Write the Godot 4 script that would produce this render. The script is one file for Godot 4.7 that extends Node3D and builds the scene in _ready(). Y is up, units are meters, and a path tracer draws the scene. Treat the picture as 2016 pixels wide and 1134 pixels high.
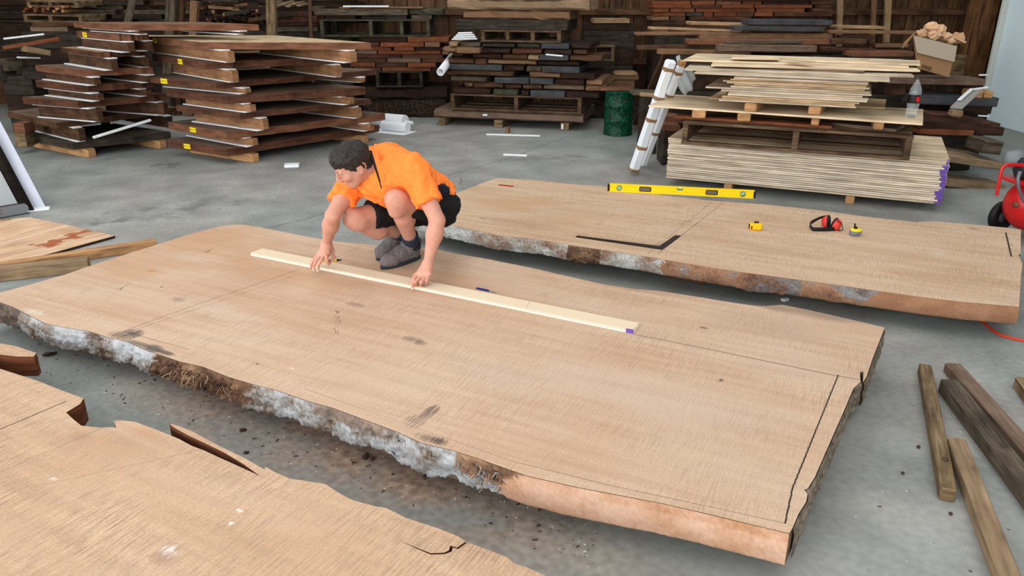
extends Node3D
# Timber yard shed: a man marks out a large slab, stacks of boards behind.

const F := 1494.0
const CAM_H := 1.75
const PITCH := 21.5
var rng := RandomNumberGenerator.new()
var used := {}
var M := {}
var T := {}

# ---------- pixel helpers: a pixel gives a direction; the plane it touches gives the distance
func ray(x: float, y: float) -> Vector3:
	var d := Vector3((x - 1008.0) / F, -(y - 567.0) / F, -1.0)
	return d.rotated(Vector3.RIGHT, deg_to_rad(-PITCH))
func px(x: float, y: float, h := 0.0) -> Vector3:
	var d := ray(x, y)
	return Vector3(0, CAM_H, 0) + d * ((h - CAM_H) / d.y)
func pz(x: float, y: float, z: float) -> Vector3:
	var d := ray(x, y)
	return Vector3(0, CAM_H, 0) + d * (z / d.z)

# ---------- node helpers
func numbered(n: String) -> String:
	if not used.has(n):
		used[n] = 0
		return n
	used[n] += 1
	return "%s_%03d" % [n, used[n]]
func tag(o: Node3D, label: String, category: String, group := "", kind := "") -> Node3D:
	o.set_meta("label", label)
	if category: o.set_meta("category", category)
	if group: o.set_meta("group", group)
	if kind: o.set_meta("kind", kind)
	return o
func thing(called: String, label: String, category: String, at := Vector3.ZERO, turn := 0.0, group := "") -> Node3D:
	var o := Node3D.new()
	o.name = numbered(called)
	add_child(o)
	o.position = at
	o.rotation.y = turn
	tag(o, label, category, group, "thing")
	return o
func newst() -> SurfaceTool:
	var st := SurfaceTool.new()
	st.begin(Mesh.PRIMITIVE_TRIANGLES)
	return st
func obj(called: String, st: SurfaceTool, mat: Material, parent: Node3D = null) -> MeshInstance3D:
	return objs(called, [[st, mat]], parent)
func objs(called: String, list: Array, parent: Node3D = null) -> MeshInstance3D:
	var am := ArrayMesh.new()
	for p in list:
		var st: SurfaceTool = p[0]
		st.generate_normals()
		st.commit(am)
		am.surface_set_material(am.get_surface_count() - 1, p[1])
	var o := MeshInstance3D.new()
	o.mesh = am
	o.cast_shadow = GeometryInstance3D.SHADOW_CASTING_SETTING_ON
	if parent == null:
		o.name = numbered(called)
		add_child(o)
	else:
		o.name = called
		parent.add_child(o, true)
	return o
func struct(o: Node3D, label: String) -> Node3D:
	o.set_meta("kind", "structure")
	o.set_meta("label", label)
	return o

# ---------- mesh helpers (front faces run clockwise)
func tri(st: SurfaceTool, a: Vector3, b: Vector3, c: Vector3, ua := Vector2.ZERO, ub := Vector2.ZERO, uc := Vector2.ZERO) -> void:
	st.set_uv(ua); st.add_vertex(a)
	st.set_uv(ub); st.add_vertex(b)
	st.set_uv(uc); st.add_vertex(c)
# convex face turned away from centre
func face(st: SurfaceTool, p: Array, uv: Array, centre: Vector3) -> void:
	var n: Vector3 = (p[2] - p[0]).cross(p[1] - p[0])
	var c: Vector3 = (p[0] + p[1] + p[2]) / 3.0
	var flip := n.dot(c - centre) < 0.0
	for i in range(1, p.size() - 1):
		if flip: tri(st, p[0], p[i + 1], p[i], uv[0], uv[i + 1], uv[i])
		else: tri(st, p[0], p[i], p[i + 1], uv[0], uv[i], uv[i + 1])
func bx(st: SurfaceTool, xf: Transform3D, size: Vector3, bev := 0.003, uo := Vector2.ZERO) -> void:
	st.set_smooth_group(-1)
	var h := size * 0.5
	var b := minf(bev, minf(h.x, minf(h.y, h.z)) * 0.45)
	var cn := xf.origin
	var pt := func(sx, sy, sz, k):
		var v := Vector3(sx * h.x, sy * h.y, sz * h.z)
		if k != 0: v.x -= sx * b
		if k != 1: v.y -= sy * b
		if k != 2: v.z -= sz * b
		return v
	var uvk := func(v: Vector3, k):
		if k == 0: return Vector2(v.z, v.y) * 0.6 + uo + Vector2(0.37, 0.11)
		if k == 1: return Vector2(v.x, v.z) + uo
		return Vector2(v.x, v.y + h.z + 0.2) + uo
	for k in 3:
		for s in [-1.0, 1.0]:
			var q := []
			var u := []
			for c in [[-1.0, -1.0], [-1.0, 1.0], [1.0, 1.0], [1.0, -1.0]]:
				var v: Vector3
				if k == 0: v = pt.call(s, c[0], c[1], 0)
				elif k == 1: v = pt.call(c[0], s, c[1], 1)
				else: v = pt.call(c[0], c[1], s, 2)
				u.append(uvk.call(v, k))
				q.append(xf * v)
			face(st, q, u, cn)
	for a in [-1.0, 1.0]:
		for c in [-1.0, 1.0]:
			for e in [[0, 1], [0, 2], [1, 2]]:
				var q := []
				var u := []
				for w in [[-1.0, e[0]], [1.0, e[0]], [1.0, e[1]], [-1.0, e[1]]]:
					var v: Vector3
					if e == [0, 1]: v = pt.call(a, c, w[0], w[1])
					elif e == [0, 2]: v = pt.call(a, w[0], c, w[1])
					else: v = pt.call(w[0], a, c, w[1])
					u.append(uvk.call(v, 1 if e[0] != 0 else 2))
					q.append(xf * v)
				face(st, q, u, cn)
			for s in [-1.0, 1.0]:
				var q := []
				var u := []
				for k in 3:
					var v: Vector3 = pt.call(a, c, s, k)
					q.append(xf * v)
					u.append(uvk.call(v, 1))
				face(st, q, u, cn)
func boxst(xf: Transform3D, size: Vector3, bev := 0.003, uo := Vector2.ZERO) -> SurfaceTool:
	var st := newst()
	bx(st, xf, size, bev, uo)
	return st
func at(p: Vector3, b := Basis.IDENTITY) -> Transform3D:
	return Transform3D(b, p)
# basis whose x runs along d, y upwards
func along(d: Vector3, upv := Vector3.UP) -> Basis:
	var x := d.normalized()
	var z := x.cross(upv).normalized()
	var y := z.cross(x)
	return Basis(x, y, z)
func tube(st: SurfaceTool, pts: Array, rad: Variant, n := 8, caps := true) -> void:
	st.set_smooth_group(0)
	var rings := []
	var upv := Vector3.UP
	var m := pts.size()
	var ang := PI / n
	var prev := Vector3.ZERO
	for i in m:
		var d: Vector3 = (pts[mini(i + 1, m - 1)] - pts[maxi(i - 1, 0)]).normalized()
		if prev == Vector3.ZERO:
			prev = d.cross(Vector3.UP if absf(d.y) < 0.9 else Vector3.RIGHT).normalized()
		prev = (prev - d * prev.dot(d)).normalized()
		var b := d.cross(prev)
		var r: float = rad[i] if rad is Array else rad
		var ring := []
		for k in n + 1:
			var a := TAU * k / n
			ring.append(pts[i] + (prev * cos(a) + b * sin(a)) * r)
		rings.append(ring)
	for i in m - 1:
		for k in n:
			var a: Vector3 = rings[i][k]
			var b2: Vector3 = rings[i][k + 1]
			var c: Vector3 = rings[i + 1][k + 1]
			var d2: Vector3 = rings[i + 1][k]
			var u0 := Vector2(i, float(k) / n)
			tri(st, a, c, b2, u0, u0 + Vector2(1, 1.0 / n), u0 + Vector2(0, 1.0 / n))
			tri(st, a, d2, c, u0, u0 + Vector2(1, 0), u0 + Vector2(1, 1.0 / n))
	if caps:
		st.set_smooth_group(-1)
		for e in [0, m - 1]:
			for k in range(1, n - 1):
				if e == 0: tri(st, rings[e][0], rings[e][k], rings[e][k + 1])
				else: tri(st, rings[e][0], rings[e][k + 1], rings[e][k])
# turn a profile of (radius, height) round the y axis of xf
func lathe(st: SurfaceTool, prof: Array, n: int, xf: Transform3D, smooth := true) -> void:
	st.set_smooth_group(0 if smooth else -1)
	for i in prof.size() - 1:
		var p: Vector2 = prof[i]
		var q: Vector2 = prof[i + 1]
		for k in n:
			var a0 := TAU * k / n
			var a1 := TAU * (k + 1) / n
			var v := [xf * Vector3(cos(a0) * p.x, p.y, sin(a0) * p.x), xf * Vector3(cos(a1) * p.x, p.y, sin(a1) * p.x), xf * Vector3(cos(a1) * q.x, q.y, sin(a1) * q.x), xf * Vector3(cos(a0) * q.x, q.y, sin(a0) * q.x)]
			var u := [Vector2(float(k) / n, p.y), Vector2(float(k + 1) / n, p.y), Vector2(float(k + 1) / n, q.y), Vector2(float(k) / n, q.y)]
			if p.x > 1e-6: tri(st, v[0], v[1], v[2], u[0], u[1], u[2])
			if q.x > 1e-6: tri(st, v[0], v[2], v[3], u[0], u[2], u[3])
# flat-topped prism under a ring of points that share one height; uv along axis ux in metres
func prism(tp: SurfaceTool, sd: SurfaceTool, ring: PackedVector3Array, thick: float, ux: Vector3, org: Vector3, flare := 0.0) -> void:
	var flat := PackedVector2Array()
	for p in ring: flat.append(Vector2(p.x, p.z))
	if Geometry2D.is_polygon_clockwise(flat):
		ring.reverse(); flat.reverse()
	var uz := Vector3(-ux.z, 0, ux.x)
	var uvof := func(p: Vector3): return Vector2((p - org).dot(ux), (p - org).dot(uz))
	var ix := Geometry2D.triangulate_polygon(flat)
	tp.set_smooth_group(-1)
	sd.set_smooth_group(-1)
	var dn := Vector3(0, -thick, 0)
	for i in range(0, ix.size(), 3):
		var a := ring[ix[i]]; var b := ring[ix[i + 1]]; var c := ring[ix[i + 2]]
		if (c - a).cross(b - a).y < 0.0:
			var t := b; b = c; c = t
		tri(tp, a, b, c, uvof.call(a), uvof.call(b), uvof.call(c))
		tri(sd, a + dn, c + dn, b + dn, uvof.call(a), uvof.call(c), uvof.call(b))
	var run := 0.0
	for i in ring.size():
		var a := ring[i]
		var b := ring[(i + 1) % ring.size()]
		var l := a.distance_to(b)
		var out := Vector3(b.z - a.z, 0, a.x - b.x).normalized() * -flare
		var c := b + dn + out
		var d := a + dn + out
		# ring runs counter-clockwise in (x, z) seen as a flat plane: outside lies on the right hand
		var n := (d - a).cross(b - a)
		var mid := (a + b) * 0.5 + Vector3(n.x, 0, n.z).normalized() * 0.004
		var inside := Geometry2D.is_point_in_polygon(Vector2(mid.x, mid.z), flat)
		var u0 := Vector2(run, 0); var u1 := Vector2(run + l, 0)
		if not inside:
			# tri winding a, b', ... gives outward normal (c - a) x (b - a)
			tri(sd, a, b, c, u0, u1, u1 + Vector2(0, thick))
			tri(sd, a, c, d, u0, u1 + Vector2(0, thick), u0 + Vector2(0, thick))
		else:
			tri(sd, a, c, b, u0, u1 + Vector2(0, thick), u1)
			tri(sd, a, d, c, u0, u0 + Vector2(0, thick), u1 + Vector2(0, thick))
		run += l
func pring(list: Array, h: float) -> PackedVector3Array:
	var r := PackedVector3Array()
	for i in range(0, list.size(), 2): r.append(px(list[i], list[i + 1], h))
	return r

# ---------- textures computed in code
func noise(seed_: int, freq: float, oct := 3, kind := FastNoiseLite.TYPE_SIMPLEX_SMOOTH) -> FastNoiseLite:
	var n := FastNoiseLite.new()
	n.seed = seed_; n.frequency = freq; n.noise_type = kind
	n.fractal_type = FastNoiseLite.FRACTAL_FBM; n.fractal_octaves = oct
	return n
# bytes of a noise picture made at w0 x h0 and stretched to w x h
func nbytes(seed_: int, freq: float, oct: int, w0: int, h0: int, w: int, h: int) -> PackedByteArray:
	var im := noise(seed_, freq, oct).get_seamless_image(w0, h0)
	im.convert(Image.FORMAT_L8)
	if w0 != w or h0 != h: im.resize(w, h, Image.INTERPOLATE_CUBIC)
	return im.get_data()
func tex(im: Image) -> ImageTexture:
	return ImageTexture.create_from_image(im)
# long-grained wood: streaks run along u
func wood_image(w: int, h: int, sd: int, dark: Color, mid: Color, light: Color, streak := 0.55, fine := 0.25) -> Image:
	var a := nbytes(sd, 0.02, 3, w / 8, h, w, h)
	var b := nbytes(sd + 7, 0.09, 2, w / 16, h, w, h)
	var c := nbytes(sd + 13, 0.015, 3, w / 2, h / 2, w, h)
	var out := PackedByteArray()
	out.resize(w * h * 3)
	for i in w * h:
		var t := (a[i] * streak + c[i] * (1.0 - streak)) / 255.0
		var g := 1.0 + (b[i] / 255.0 - 0.5) * fine
		var k := dark.lerp(mid, t * 2.0) if t < 0.5 else mid.lerp(light, t * 2.0 - 1.0)
		out[i * 3] = int(clampf(k.r * g, 0, 1) * 255)
		out[i * 3 + 1] = int(clampf(k.g * g, 0, 1) * 255)
		out[i * 3 + 2] = int(clampf(k.b * g, 0, 1) * 255)
	return Image.create_from_data(w, h, false, Image.FORMAT_RGB8, out)
func mat(albedo: Color, rough := 0.8, metal := 0.0, t: Texture2D = null, scale := 1.0) -> StandardMaterial3D:
	var m := StandardMaterial3D.new()
	m.albedo_color = albedo
	m.roughness = rough
	m.metallic = metal
	m.metallic_specular = 0.35
	if t:
		m.albedo_texture = t
		m.uv1_scale = Vector3(scale, scale, scale)
	return m
func bumpy(m: StandardMaterial3D, t: Texture2D, cm: float) -> StandardMaterial3D:
	m.heightmap_enabled = true
	m.heightmap_texture = t
	m.heightmap_scale = cm
	return m
func triplanar(m: StandardMaterial3D, s: float) -> StandardMaterial3D:
	m.uv1_triplanar = true
	m.uv1_scale = Vector3(s, s, s)
	return m

func make_materials() -> void:
	# neutral grain pictures, tinted by each material
	T.grain = tex(wood_image(512, 512, 11, Color(0.62, 0.58, 0.55), Color(0.84, 0.82, 0.8), Color(1, 0.99, 0.97)))
	T.grain2 = tex(wood_image(512, 512, 31, Color(0.45, 0.40, 0.37), Color(0.78, 0.74, 0.7), Color(1, 0.98, 0.95), 0.6, 0.45))
	var nz := noise(5, 0.02, 5).get_seamless_image(512, 512)
	nz.convert(Image.FORMAT_L8)
	T.blotch = tex(nz)
	var fz := noise(6, 0.11, 4).get_seamless_image(512, 512)
	fz.convert(Image.FORMAT_L8)
	T.fine = tex(fz)
	var pal := {
		"pine": Color(0.80, 0.62, 0.44), "pine_grey": Color(0.62, 0.53, 0.42), "ply": Color(0.86, 0.74, 0.58), "ply_edge": Color(0.83, 0.75, 0.65),
		"red": Color(0.41, 0.27, 0.205), "red_light": Color(0.52, 0.35, 0.26), "red_dark": Color(0.28, 0.18, 0.14), "redgum": Color(0.54, 0.315, 0.205), "bearer": Color(0.66, 0.49, 0.355),  # bearer: pine toned darker for the shade between stacked slabs
		"brown": Color(0.40, 0.29, 0.21), "brown_light": Color(0.56, 0.43, 0.32), "brown_dark": Color(0.24, 0.175, 0.13), "grey": Color(0.40, 0.37, 0.32), "grey_dark": Color(0.27, 0.25, 0.22),
		"slate": Color(0.30, 0.31, 0.33), "green_grey": Color(0.34, 0.35, 0.29), "dust": Color(0.50, 0.42, 0.36), "tan": Color(0.72, 0.60, 0.46), "pale_top": Color(0.86, 0.77, 0.63), "treated": Color(0.57, 0.50, 0.385), "pallet": Color(0.45, 0.37, 0.29)}
	for w in pal:
		M[w] = mat(pal[w], 0.85, 0.0, T.grain2 if w in ["brown", "brown_dark", "grey", "grey_dark", "red_dark", "treated", "green_grey", "pallet", "red"] else T.grain, 1.3)
	M.bark = bumpy(triplanar(mat(Color(0.42, 0.32, 0.25), 0.95, 0.0, T.blotch), 2.5), T.fine, 0.6)
	M.foam = mat(Color(0.90, 0.91, 0.92), 0.7)
	M.white_paint = bumpy(triplanar(mat(Color(0.86, 0.93, 0.95), 0.6), 0.5), T.blotch, 0.3)
	M.black = mat(Color(0.06, 0.06, 0.065), 0.55)
	M.steel = mat(Color(0.55, 0.56, 0.57), 0.35, 0.9)
	M.sticker = mat(Color(0.93, 0.83, 0.08), 0.6)
	M.ink = mat(Color(0.05, 0.05, 0.06), 0.7)
	M.purple = mat(Color(0.40, 0.27, 0.62), 0.7)
	M.cement = triplanar(mat(Color(0.62, 0.61, 0.58), 0.9, 0.0, T.blotch), 0.4)

func _ready() -> void:
	rng.seed = 20240
	var t0 := Time.get_ticks_msec()
	# ----- camera, sky, exposure
	var cam := Camera3D.new()
	cam.name = "camera"
	cam.fov = rad_to_deg(2.0 * atan(567.0 / F))
	cam.near = 0.05; cam.far = 200.0
	cam.position = Vector3(0, CAM_H, 0)
	cam.rotation_degrees = Vector3(-PITCH, 0, 0)
	add_child(cam)
	cam.current = true
	var env := Environment.new()
	env.background_mode = Environment.BG_SKY
	var sky := Sky.new()
	var sm := ProceduralSkyMaterial.new()
	sm.sky_top_color = Color(0.90, 0.91, 0.92)
	sm.sky_horizon_color = Color(0.95, 0.95, 0.945)
	sm.ground_bottom_color = Color(0.40, 0.39, 0.37)
	sm.ground_horizon_color = Color(0.60, 0.59, 0.57)
	sm.sky_curve = 0.25
	sky.sky_material = sm
	env.sky = sky
	env.tonemap_mode = Environment.TONE_MAPPER_LINEAR
	env.tonemap_exposure = 6.25
	env.sdfgi_enabled = true
	env.ssao_enabled = true
	env.ssil_enabled = true
	var we := WorldEnvironment.new()
	we.name = "environment"
	we.environment = env
	add_child(we)
	# ----- the place
	make_materials()
	print("materials ", Time.get_ticks_msec() - t0)
	build_setting()
	print("setting ", Time.get_ticks_msec() - t0)
	build_slabs()
	print("slabs ", Time.get_ticks_msec() - t0)
	build_person()
	print("person ", Time.get_ticks_msec() - t0)
	build_tools()
	print("tools ", Time.get_ticks_msec() - t0)
	build_ply_stack()
	build_red_stacks()
	build_rough_stack()
	build_rear()
	print("stacks ", Time.get_ticks_msec() - t0)
	build_left_side()
	build_floor_items()
	print("done ", Time.get_ticks_msec() - t0)

# ================= the shed =================
const XL := -9.0
const XR := 8.2
const ZB := -12.6
const ZF := 4.5
const ROOF := 4.8
func floor_texture() -> ImageTexture:
	# concrete seen from above: x -6..6, z -11..0 (the plane's own uv runs 0..1 over that field)
	var w := 1536
	var h := 1408
	var a := nbytes(101, 0.006, 4, 512, 512, w, h)
	var b := nbytes(102, 0.02, 4, 1024, 1024, w, h)
	var c := nbytes(103, 0.25, 2, 1024, 1024, w, h)
	var out := PackedByteArray()
	out.resize(w * h * 3)
	var base := Color(0.565, 0.56, 0.54)
	var dust := Color(0.56, 0.465, 0.40)
	var cool := Color(0.53, 0.55, 0.535)
	# dust lies where the bark was barked off: between the two near slabs, along this line
	var p0 := px(420, 800); var p1 := px(1150, 1080)
	var dl := Vector2(p1.x - p0.x, p1.z - p0.z)
	var ll := dl.length()
	dl /= ll
	for y in h:
		var z := -11.0 + 11.0 * y / h
		for x in w:
			var i := y * w + x
			var wx := -6.0 + 12.0 * x / w
			var k := base.lerp(cool, clampf((a[i] - 110.0) / 60.0, 0, 1))
			var g := 1.0 + (b[i] - 128.0) / 128.0 * 0.13 + (c[i] - 128.0) / 128.0 * 0.07
			if z > -3.6:
				var q := Vector2(wx - p0.x, z - p0.z)
				var s := q.dot(dl) / ll
				var d := absf(q.cross(dl)) * 3.2
				var m := clampf(1.15 - d, 0, 1) * clampf(1.3 - absf(s - 0.42) * 1.5, 0, 1)
				m *= 0.35 + 0.65 * clampf((b[i] - 70.0) / 60.0, 0, 1)
				k = k.lerp(dust, m * 0.95)
				g += m * (c[i] - 128.0) / 128.0 * 0.2
			out[i * 3] = int(clampf(k.r * g, 0, 1) * 255)
			out[i * 3 + 1] = int(clampf(k.g * g, 0, 1) * 255)
			out[i * 3 + 2] = int(clampf(k.b * g, 0, 1) * 255)
	var im := Image.create_from_data(w, h, false, Image.FORMAT_RGB8, out)
	var spot := func(p: Vector3): return Vector2((p.x + 6.0) / 12.0 * w, (p.z + 11.0) / 11.0 * h)
	var n := noise(77, 0.03, 4)
	# oil smears and scuffs, cracks and the joint between pours
	for s in [[300, 422, 120, 14, 0.30], [395, 405, 90, 10, 0.28], [205, 438, 46, 5, 0.4], [420, 395, 50, 10, 0.25], [330, 326, 30, 5, 0.5], [1080, 312, 60, 6, 0.25], [1130, 310, 40, 5, 0.25]]:
		var cc: Vector2 = spot.call(px(s[0], s[1]))
		var ex: Vector2 = spot.call(px(s[0] + s[2], s[1] - s[2] * 0.17)) - cc
		var ey: Vector2 = spot.call(px(s[0], s[1] + s[3])) - cc
		var rr := int(maxf(ex.length(), ey.length())) + 2
		for dy in range(-rr, rr + 1):
			for dx in range(-rr, rr + 1):
				var X := int(cc.x) + dx
				var Y := int(cc.y) + dy
				if X < 0 or Y < 0 or X >= w or Y >= h: continue
				var v := Vector2(dx, dy)
				var r := Vector2(v.dot(ex) / ex.length_squared(), v.dot(ey) / ey.length_squared()).length()
				if r > 1.2: continue
				var f := clampf((0.75 - r + n.get_noise_2d(X, Y) * 2.0) * 1.8, 0, 1) * float(s[4])
				im.set_pixel(X, Y, im.get_pixel(X, Y).lerp(Color(0.36, 0.365, 0.36), f))
	var crack := func(list: Array, kcol: Color, f: float):
		for i in range(0, list.size() - 2, 2):
			var a0: Vector2 = spot.call(px(list[i], list[i + 1]))
			var b0: Vector2 = spot.call(px(list[i + 2], list[i + 3]))
			var m := int(a0.distance_to(b0) * 1.5) + 1
			for j in m:
				var p := a0.lerp(b0, float(j) / m) + Vector2(n.get_noise_1d(j * 2.0 + i * 90), n.get_noise_1d(j * 2.0 + 500 + i * 90)) * 2.5
				if p.x < 1 or p.y < 1 or p.x >= w - 1 or p.y >= h - 1: continue
				im.set_pixelv(p, im.get_pixelv(p).lerp(kcol, f))
	crack.call([880, 345, 940, 330, 1020, 305, 1120, 268], Color(0.2, 0.2, 0.2), 0.6)
	crack.call([500, 455, 585, 436, 640, 420, 690, 405], Color(0.2, 0.2, 0.2), 0.55)
	crack.call([905, 352, 910, 358, 903, 363], Color(0.15, 0.15, 0.15), 0.7)
	return tex(im)
func build_setting() -> void:
	var fm := mat(Color.WHITE, 0.72, 0.0, floor_texture())
	fm.metallic_specular = 0.4
	var st := newst()
	st.set_smooth_group(-1)
	# the floor field in view, then the same concrete on either side
	var quad := func(s: SurfaceTool, x0: float, x1: float, z0: float, z1: float):
		var u := func(x, z): return Vector2((x + 6.0) / 12.0, (z + 11.0) / 11.0)
		tri(s, Vector3(x0, 0, z0), Vector3(x1, 0, z0), Vector3(x1, 0, z1), u.call(x0, z0), u.call(x1, z0), u.call(x1, z1))
		tri(s, Vector3(x0, 0, z0), Vector3(x1, 0, z1), Vector3(x0, 0, z1), u.call(x0, z0), u.call(x1, z1), u.call(x0, z1))
	quad.call(st, -6.0, 6.0, -11.0, 0.0)
	var st2 := newst()
	st2.set_smooth_group(-1)
	quad.call(st2, XL - 0.2, -6.0, ZB - 0.2, ZF)
	quad.call(st2, 6.0, XR + 0.2, ZB - 0.2, ZF)
	quad.call(st2, -6.0, 6.0, ZB - 0.2, -11.0)
	quad.call(st2, -6.0, 6.0, 0.0, ZF)
	bx(st2, at(Vector3((XL + XR) / 2, -0.11, (ZB + ZF) / 2)), Vector3(XR - XL + 0.4, 0.2, ZF - ZB + 0.2), 0.0)
	var cm: StandardMaterial3D = mat(Color(0.555, 0.555, 0.53), 0.75)
	struct(objs("floor", [[st, fm], [st2, cm]]), "grey concrete shed floor with dust and stains")
	# yard in front of the open side
	st = newst()
	bx(st, at(Vector3(-2, -0.2, ZF + 20.2)), Vector3(70, 0.3, 40), 0.0)
	bx(st, at(Vector3(XL - 15.3, -0.2, ZF - 10)), Vector3(30, 0.3, 20), 0.0)
	struct(obj("ground", st, mat(Color(0.62, 0.60, 0.57), 0.9)), "pale concrete yard outside the shed")
	# back wall: vertical boards nailed to rails, posts in front of them
	var wb := Node3D.new()
	wb.name = "wall_back"
	add_child(wb)
	struct(wb, "dark timber back wall of vertical boards on horizontal rails")
	var wm: StandardMaterial3D = mat(Color(0.46, 0.345, 0.25), 0.85, 0.0, T.grain2, 1.0)
	var wm2: StandardMaterial3D = mat(Color(0.41, 0.31, 0.225), 0.85, 0.0, T.grain2, 1.0)
	var wm3: StandardMaterial3D = mat(Color(0.36, 0.275, 0.20), 0.85, 0.0, T.grain2, 1.0)
	var railm: StandardMaterial3D = mat(Color(0.43, 0.325, 0.24), 0.85, 0.0, T.grain2, 1.0)
	var x := XL
	var i := 0
	while x < XR:
		var wd := 0.205 + rng.randf_range(-0.015, 0.015)
		var zo := ZB - 0.02 - (0.012 if i % 2 else 0.0)
		var s := newst()
		bx(s, at(Vector3(x + wd / 2, ROOF / 2, zo), Basis(Vector3.UP, Vector3.LEFT, Vector3.BACK)), Vector3(ROOF, wd - 0.012, 0.025), 0.004, Vector2(rng.randf(), rng.randf()))
		obj("board", s, [wm, wm2, wm3][rng.randi() % 3], wb)
		x += wd
		i += 1
	obj("cladding", boxst(at(Vector3((XL + XR) / 2, ROOF / 2, ZB - 0.09)), Vector3(XR - XL, ROOF, 0.08), 0.0), wm2, wb)
	for y in [0.68, 1.42, 2.3, 3.2]:
		obj("rail", boxst(at(Vector3((XL + XR) / 2, y, ZB + 0.04)), Vector3(XR - XL, 0.09, 0.06), 0.004), railm, wb)
	for xx in [-6.5, -3.2, 0.1, 3.4]:
		obj("post", boxst(at(Vector3(xx, ROOF / 2, ZB + 0.14), Basis(Vector3.UP, Vector3.LEFT, Vector3.BACK)), Vector3(ROOF, 0.14, 0.14), 0.006), railm, wb)
	# heavy corner post beside the white wall, with a short block at its foot
	var cp := pz(1935, 60, -11.6)
	obj("post", boxst(at(Vector3(cp.x + 0.02, ROOF / 2, -11.75), Basis(Vector3.UP, Vector3.LEFT, Vector3.BACK)), Vector3(ROOF, 0.34, 0.2), 0.008), mat(Color(0.55, 0.40, 0.26), 0.85, 0.0, T.grain2, 0.8), wb)
	# white partition on the right: its end edge is square to the back wall
	var we := pz(1956, 130, -10.9)
	var wr := struct(objs("wall_right", [[boxst(at(Vector3(we.x + 0.10, ROOF / 2, (-10.9 - 3.0) / 2)), Vector3(0.16, ROOF, 7.9), 0.004), M.white_paint]]), "white painted partition wall behind the compressor")
	obj("edge_strip", boxst(at(Vector3(we.x + 0.0, ROOF / 2, -10.93), Basis(Vector3.UP, Vector3.LEFT, Vector3.BACK)), Vector3(ROOF, 0.10, 0.05), 0.004), mat(Color(0.78, 0.79, 0.76), 0.5), wr)
	# outer walls, roof with clear strips, open front
	var clad: StandardMaterial3D = mat(Color(0.55, 0.55, 0.53), 0.6)
	struct(obj("wall_east", boxst(at(Vector3(XR + 0.08, ROOF / 2, (ZB + ZF) / 2)), Vector3(0.15, ROOF, ZF - ZB), 0.0), clad), "pale cladding of the shed's right outer wall")
	st = newst()
	bx(st, at(Vector3(XL - 0.08, ROOF / 2, (ZB - 6.0) / 2)), Vector3(0.15, ROOF, -6.0 - ZB), 0.0)
	bx(st, at(Vector3(XL - 0.08, ROOF - 0.3, (ZF - 6.0) / 2)), Vector3(0.15, 0.6, ZF + 6.0), 0.0)
	struct(obj("wall_left", st, clad), "shed's left wall with a wide doorway")
	var rf := Node3D.new()
	rf.name = "ceiling"
	add_child(rf)
	struct(rf, "steel roof of the shed with clear strips")
	var xs := XL
	var rm: StandardMaterial3D = mat(Color(0.62, 0.63, 0.63), 0.5)
	var gm := mat(Color(1, 1, 1, 0.12), 0.15)
	gm.transparency = BaseMaterial3D.TRANSPARENCY_ALPHA
	for gx in [-5.4, -1.2, 3.0]:
		obj("roof_sheet", boxst(at(Vector3((xs + gx - 0.65) / 2, ROOF + 0.05, (ZB + ZF) / 2)), Vector3(gx - 0.65 - xs, 0.08, ZF - ZB + 0.4), 0.0), rm, rf)
		obj("clear_strip", boxst(at(Vector3(gx, ROOF + 0.05, (ZB + ZF) / 2)), Vector3(1.3, 0.004, ZF - ZB + 0.4), 0.0), gm, rf)
		xs = gx + 0.65
	obj("roof_sheet", boxst(at(Vector3((xs + XR + 0.2) / 2, ROOF + 0.05, (ZB + ZF) / 2)), Vector3(XR + 0.2 - xs, 0.08, ZF - ZB + 0.4), 0.0), rm, rf)
	struct(obj("wall_front", boxst(at(Vector3((3.5 + XR) / 2, ROOF / 2, ZF + 0.08)), Vector3(XR - 3.5, ROOF, 0.15), 0.0), clad), "pale wall beside the open front of the shed")

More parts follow.
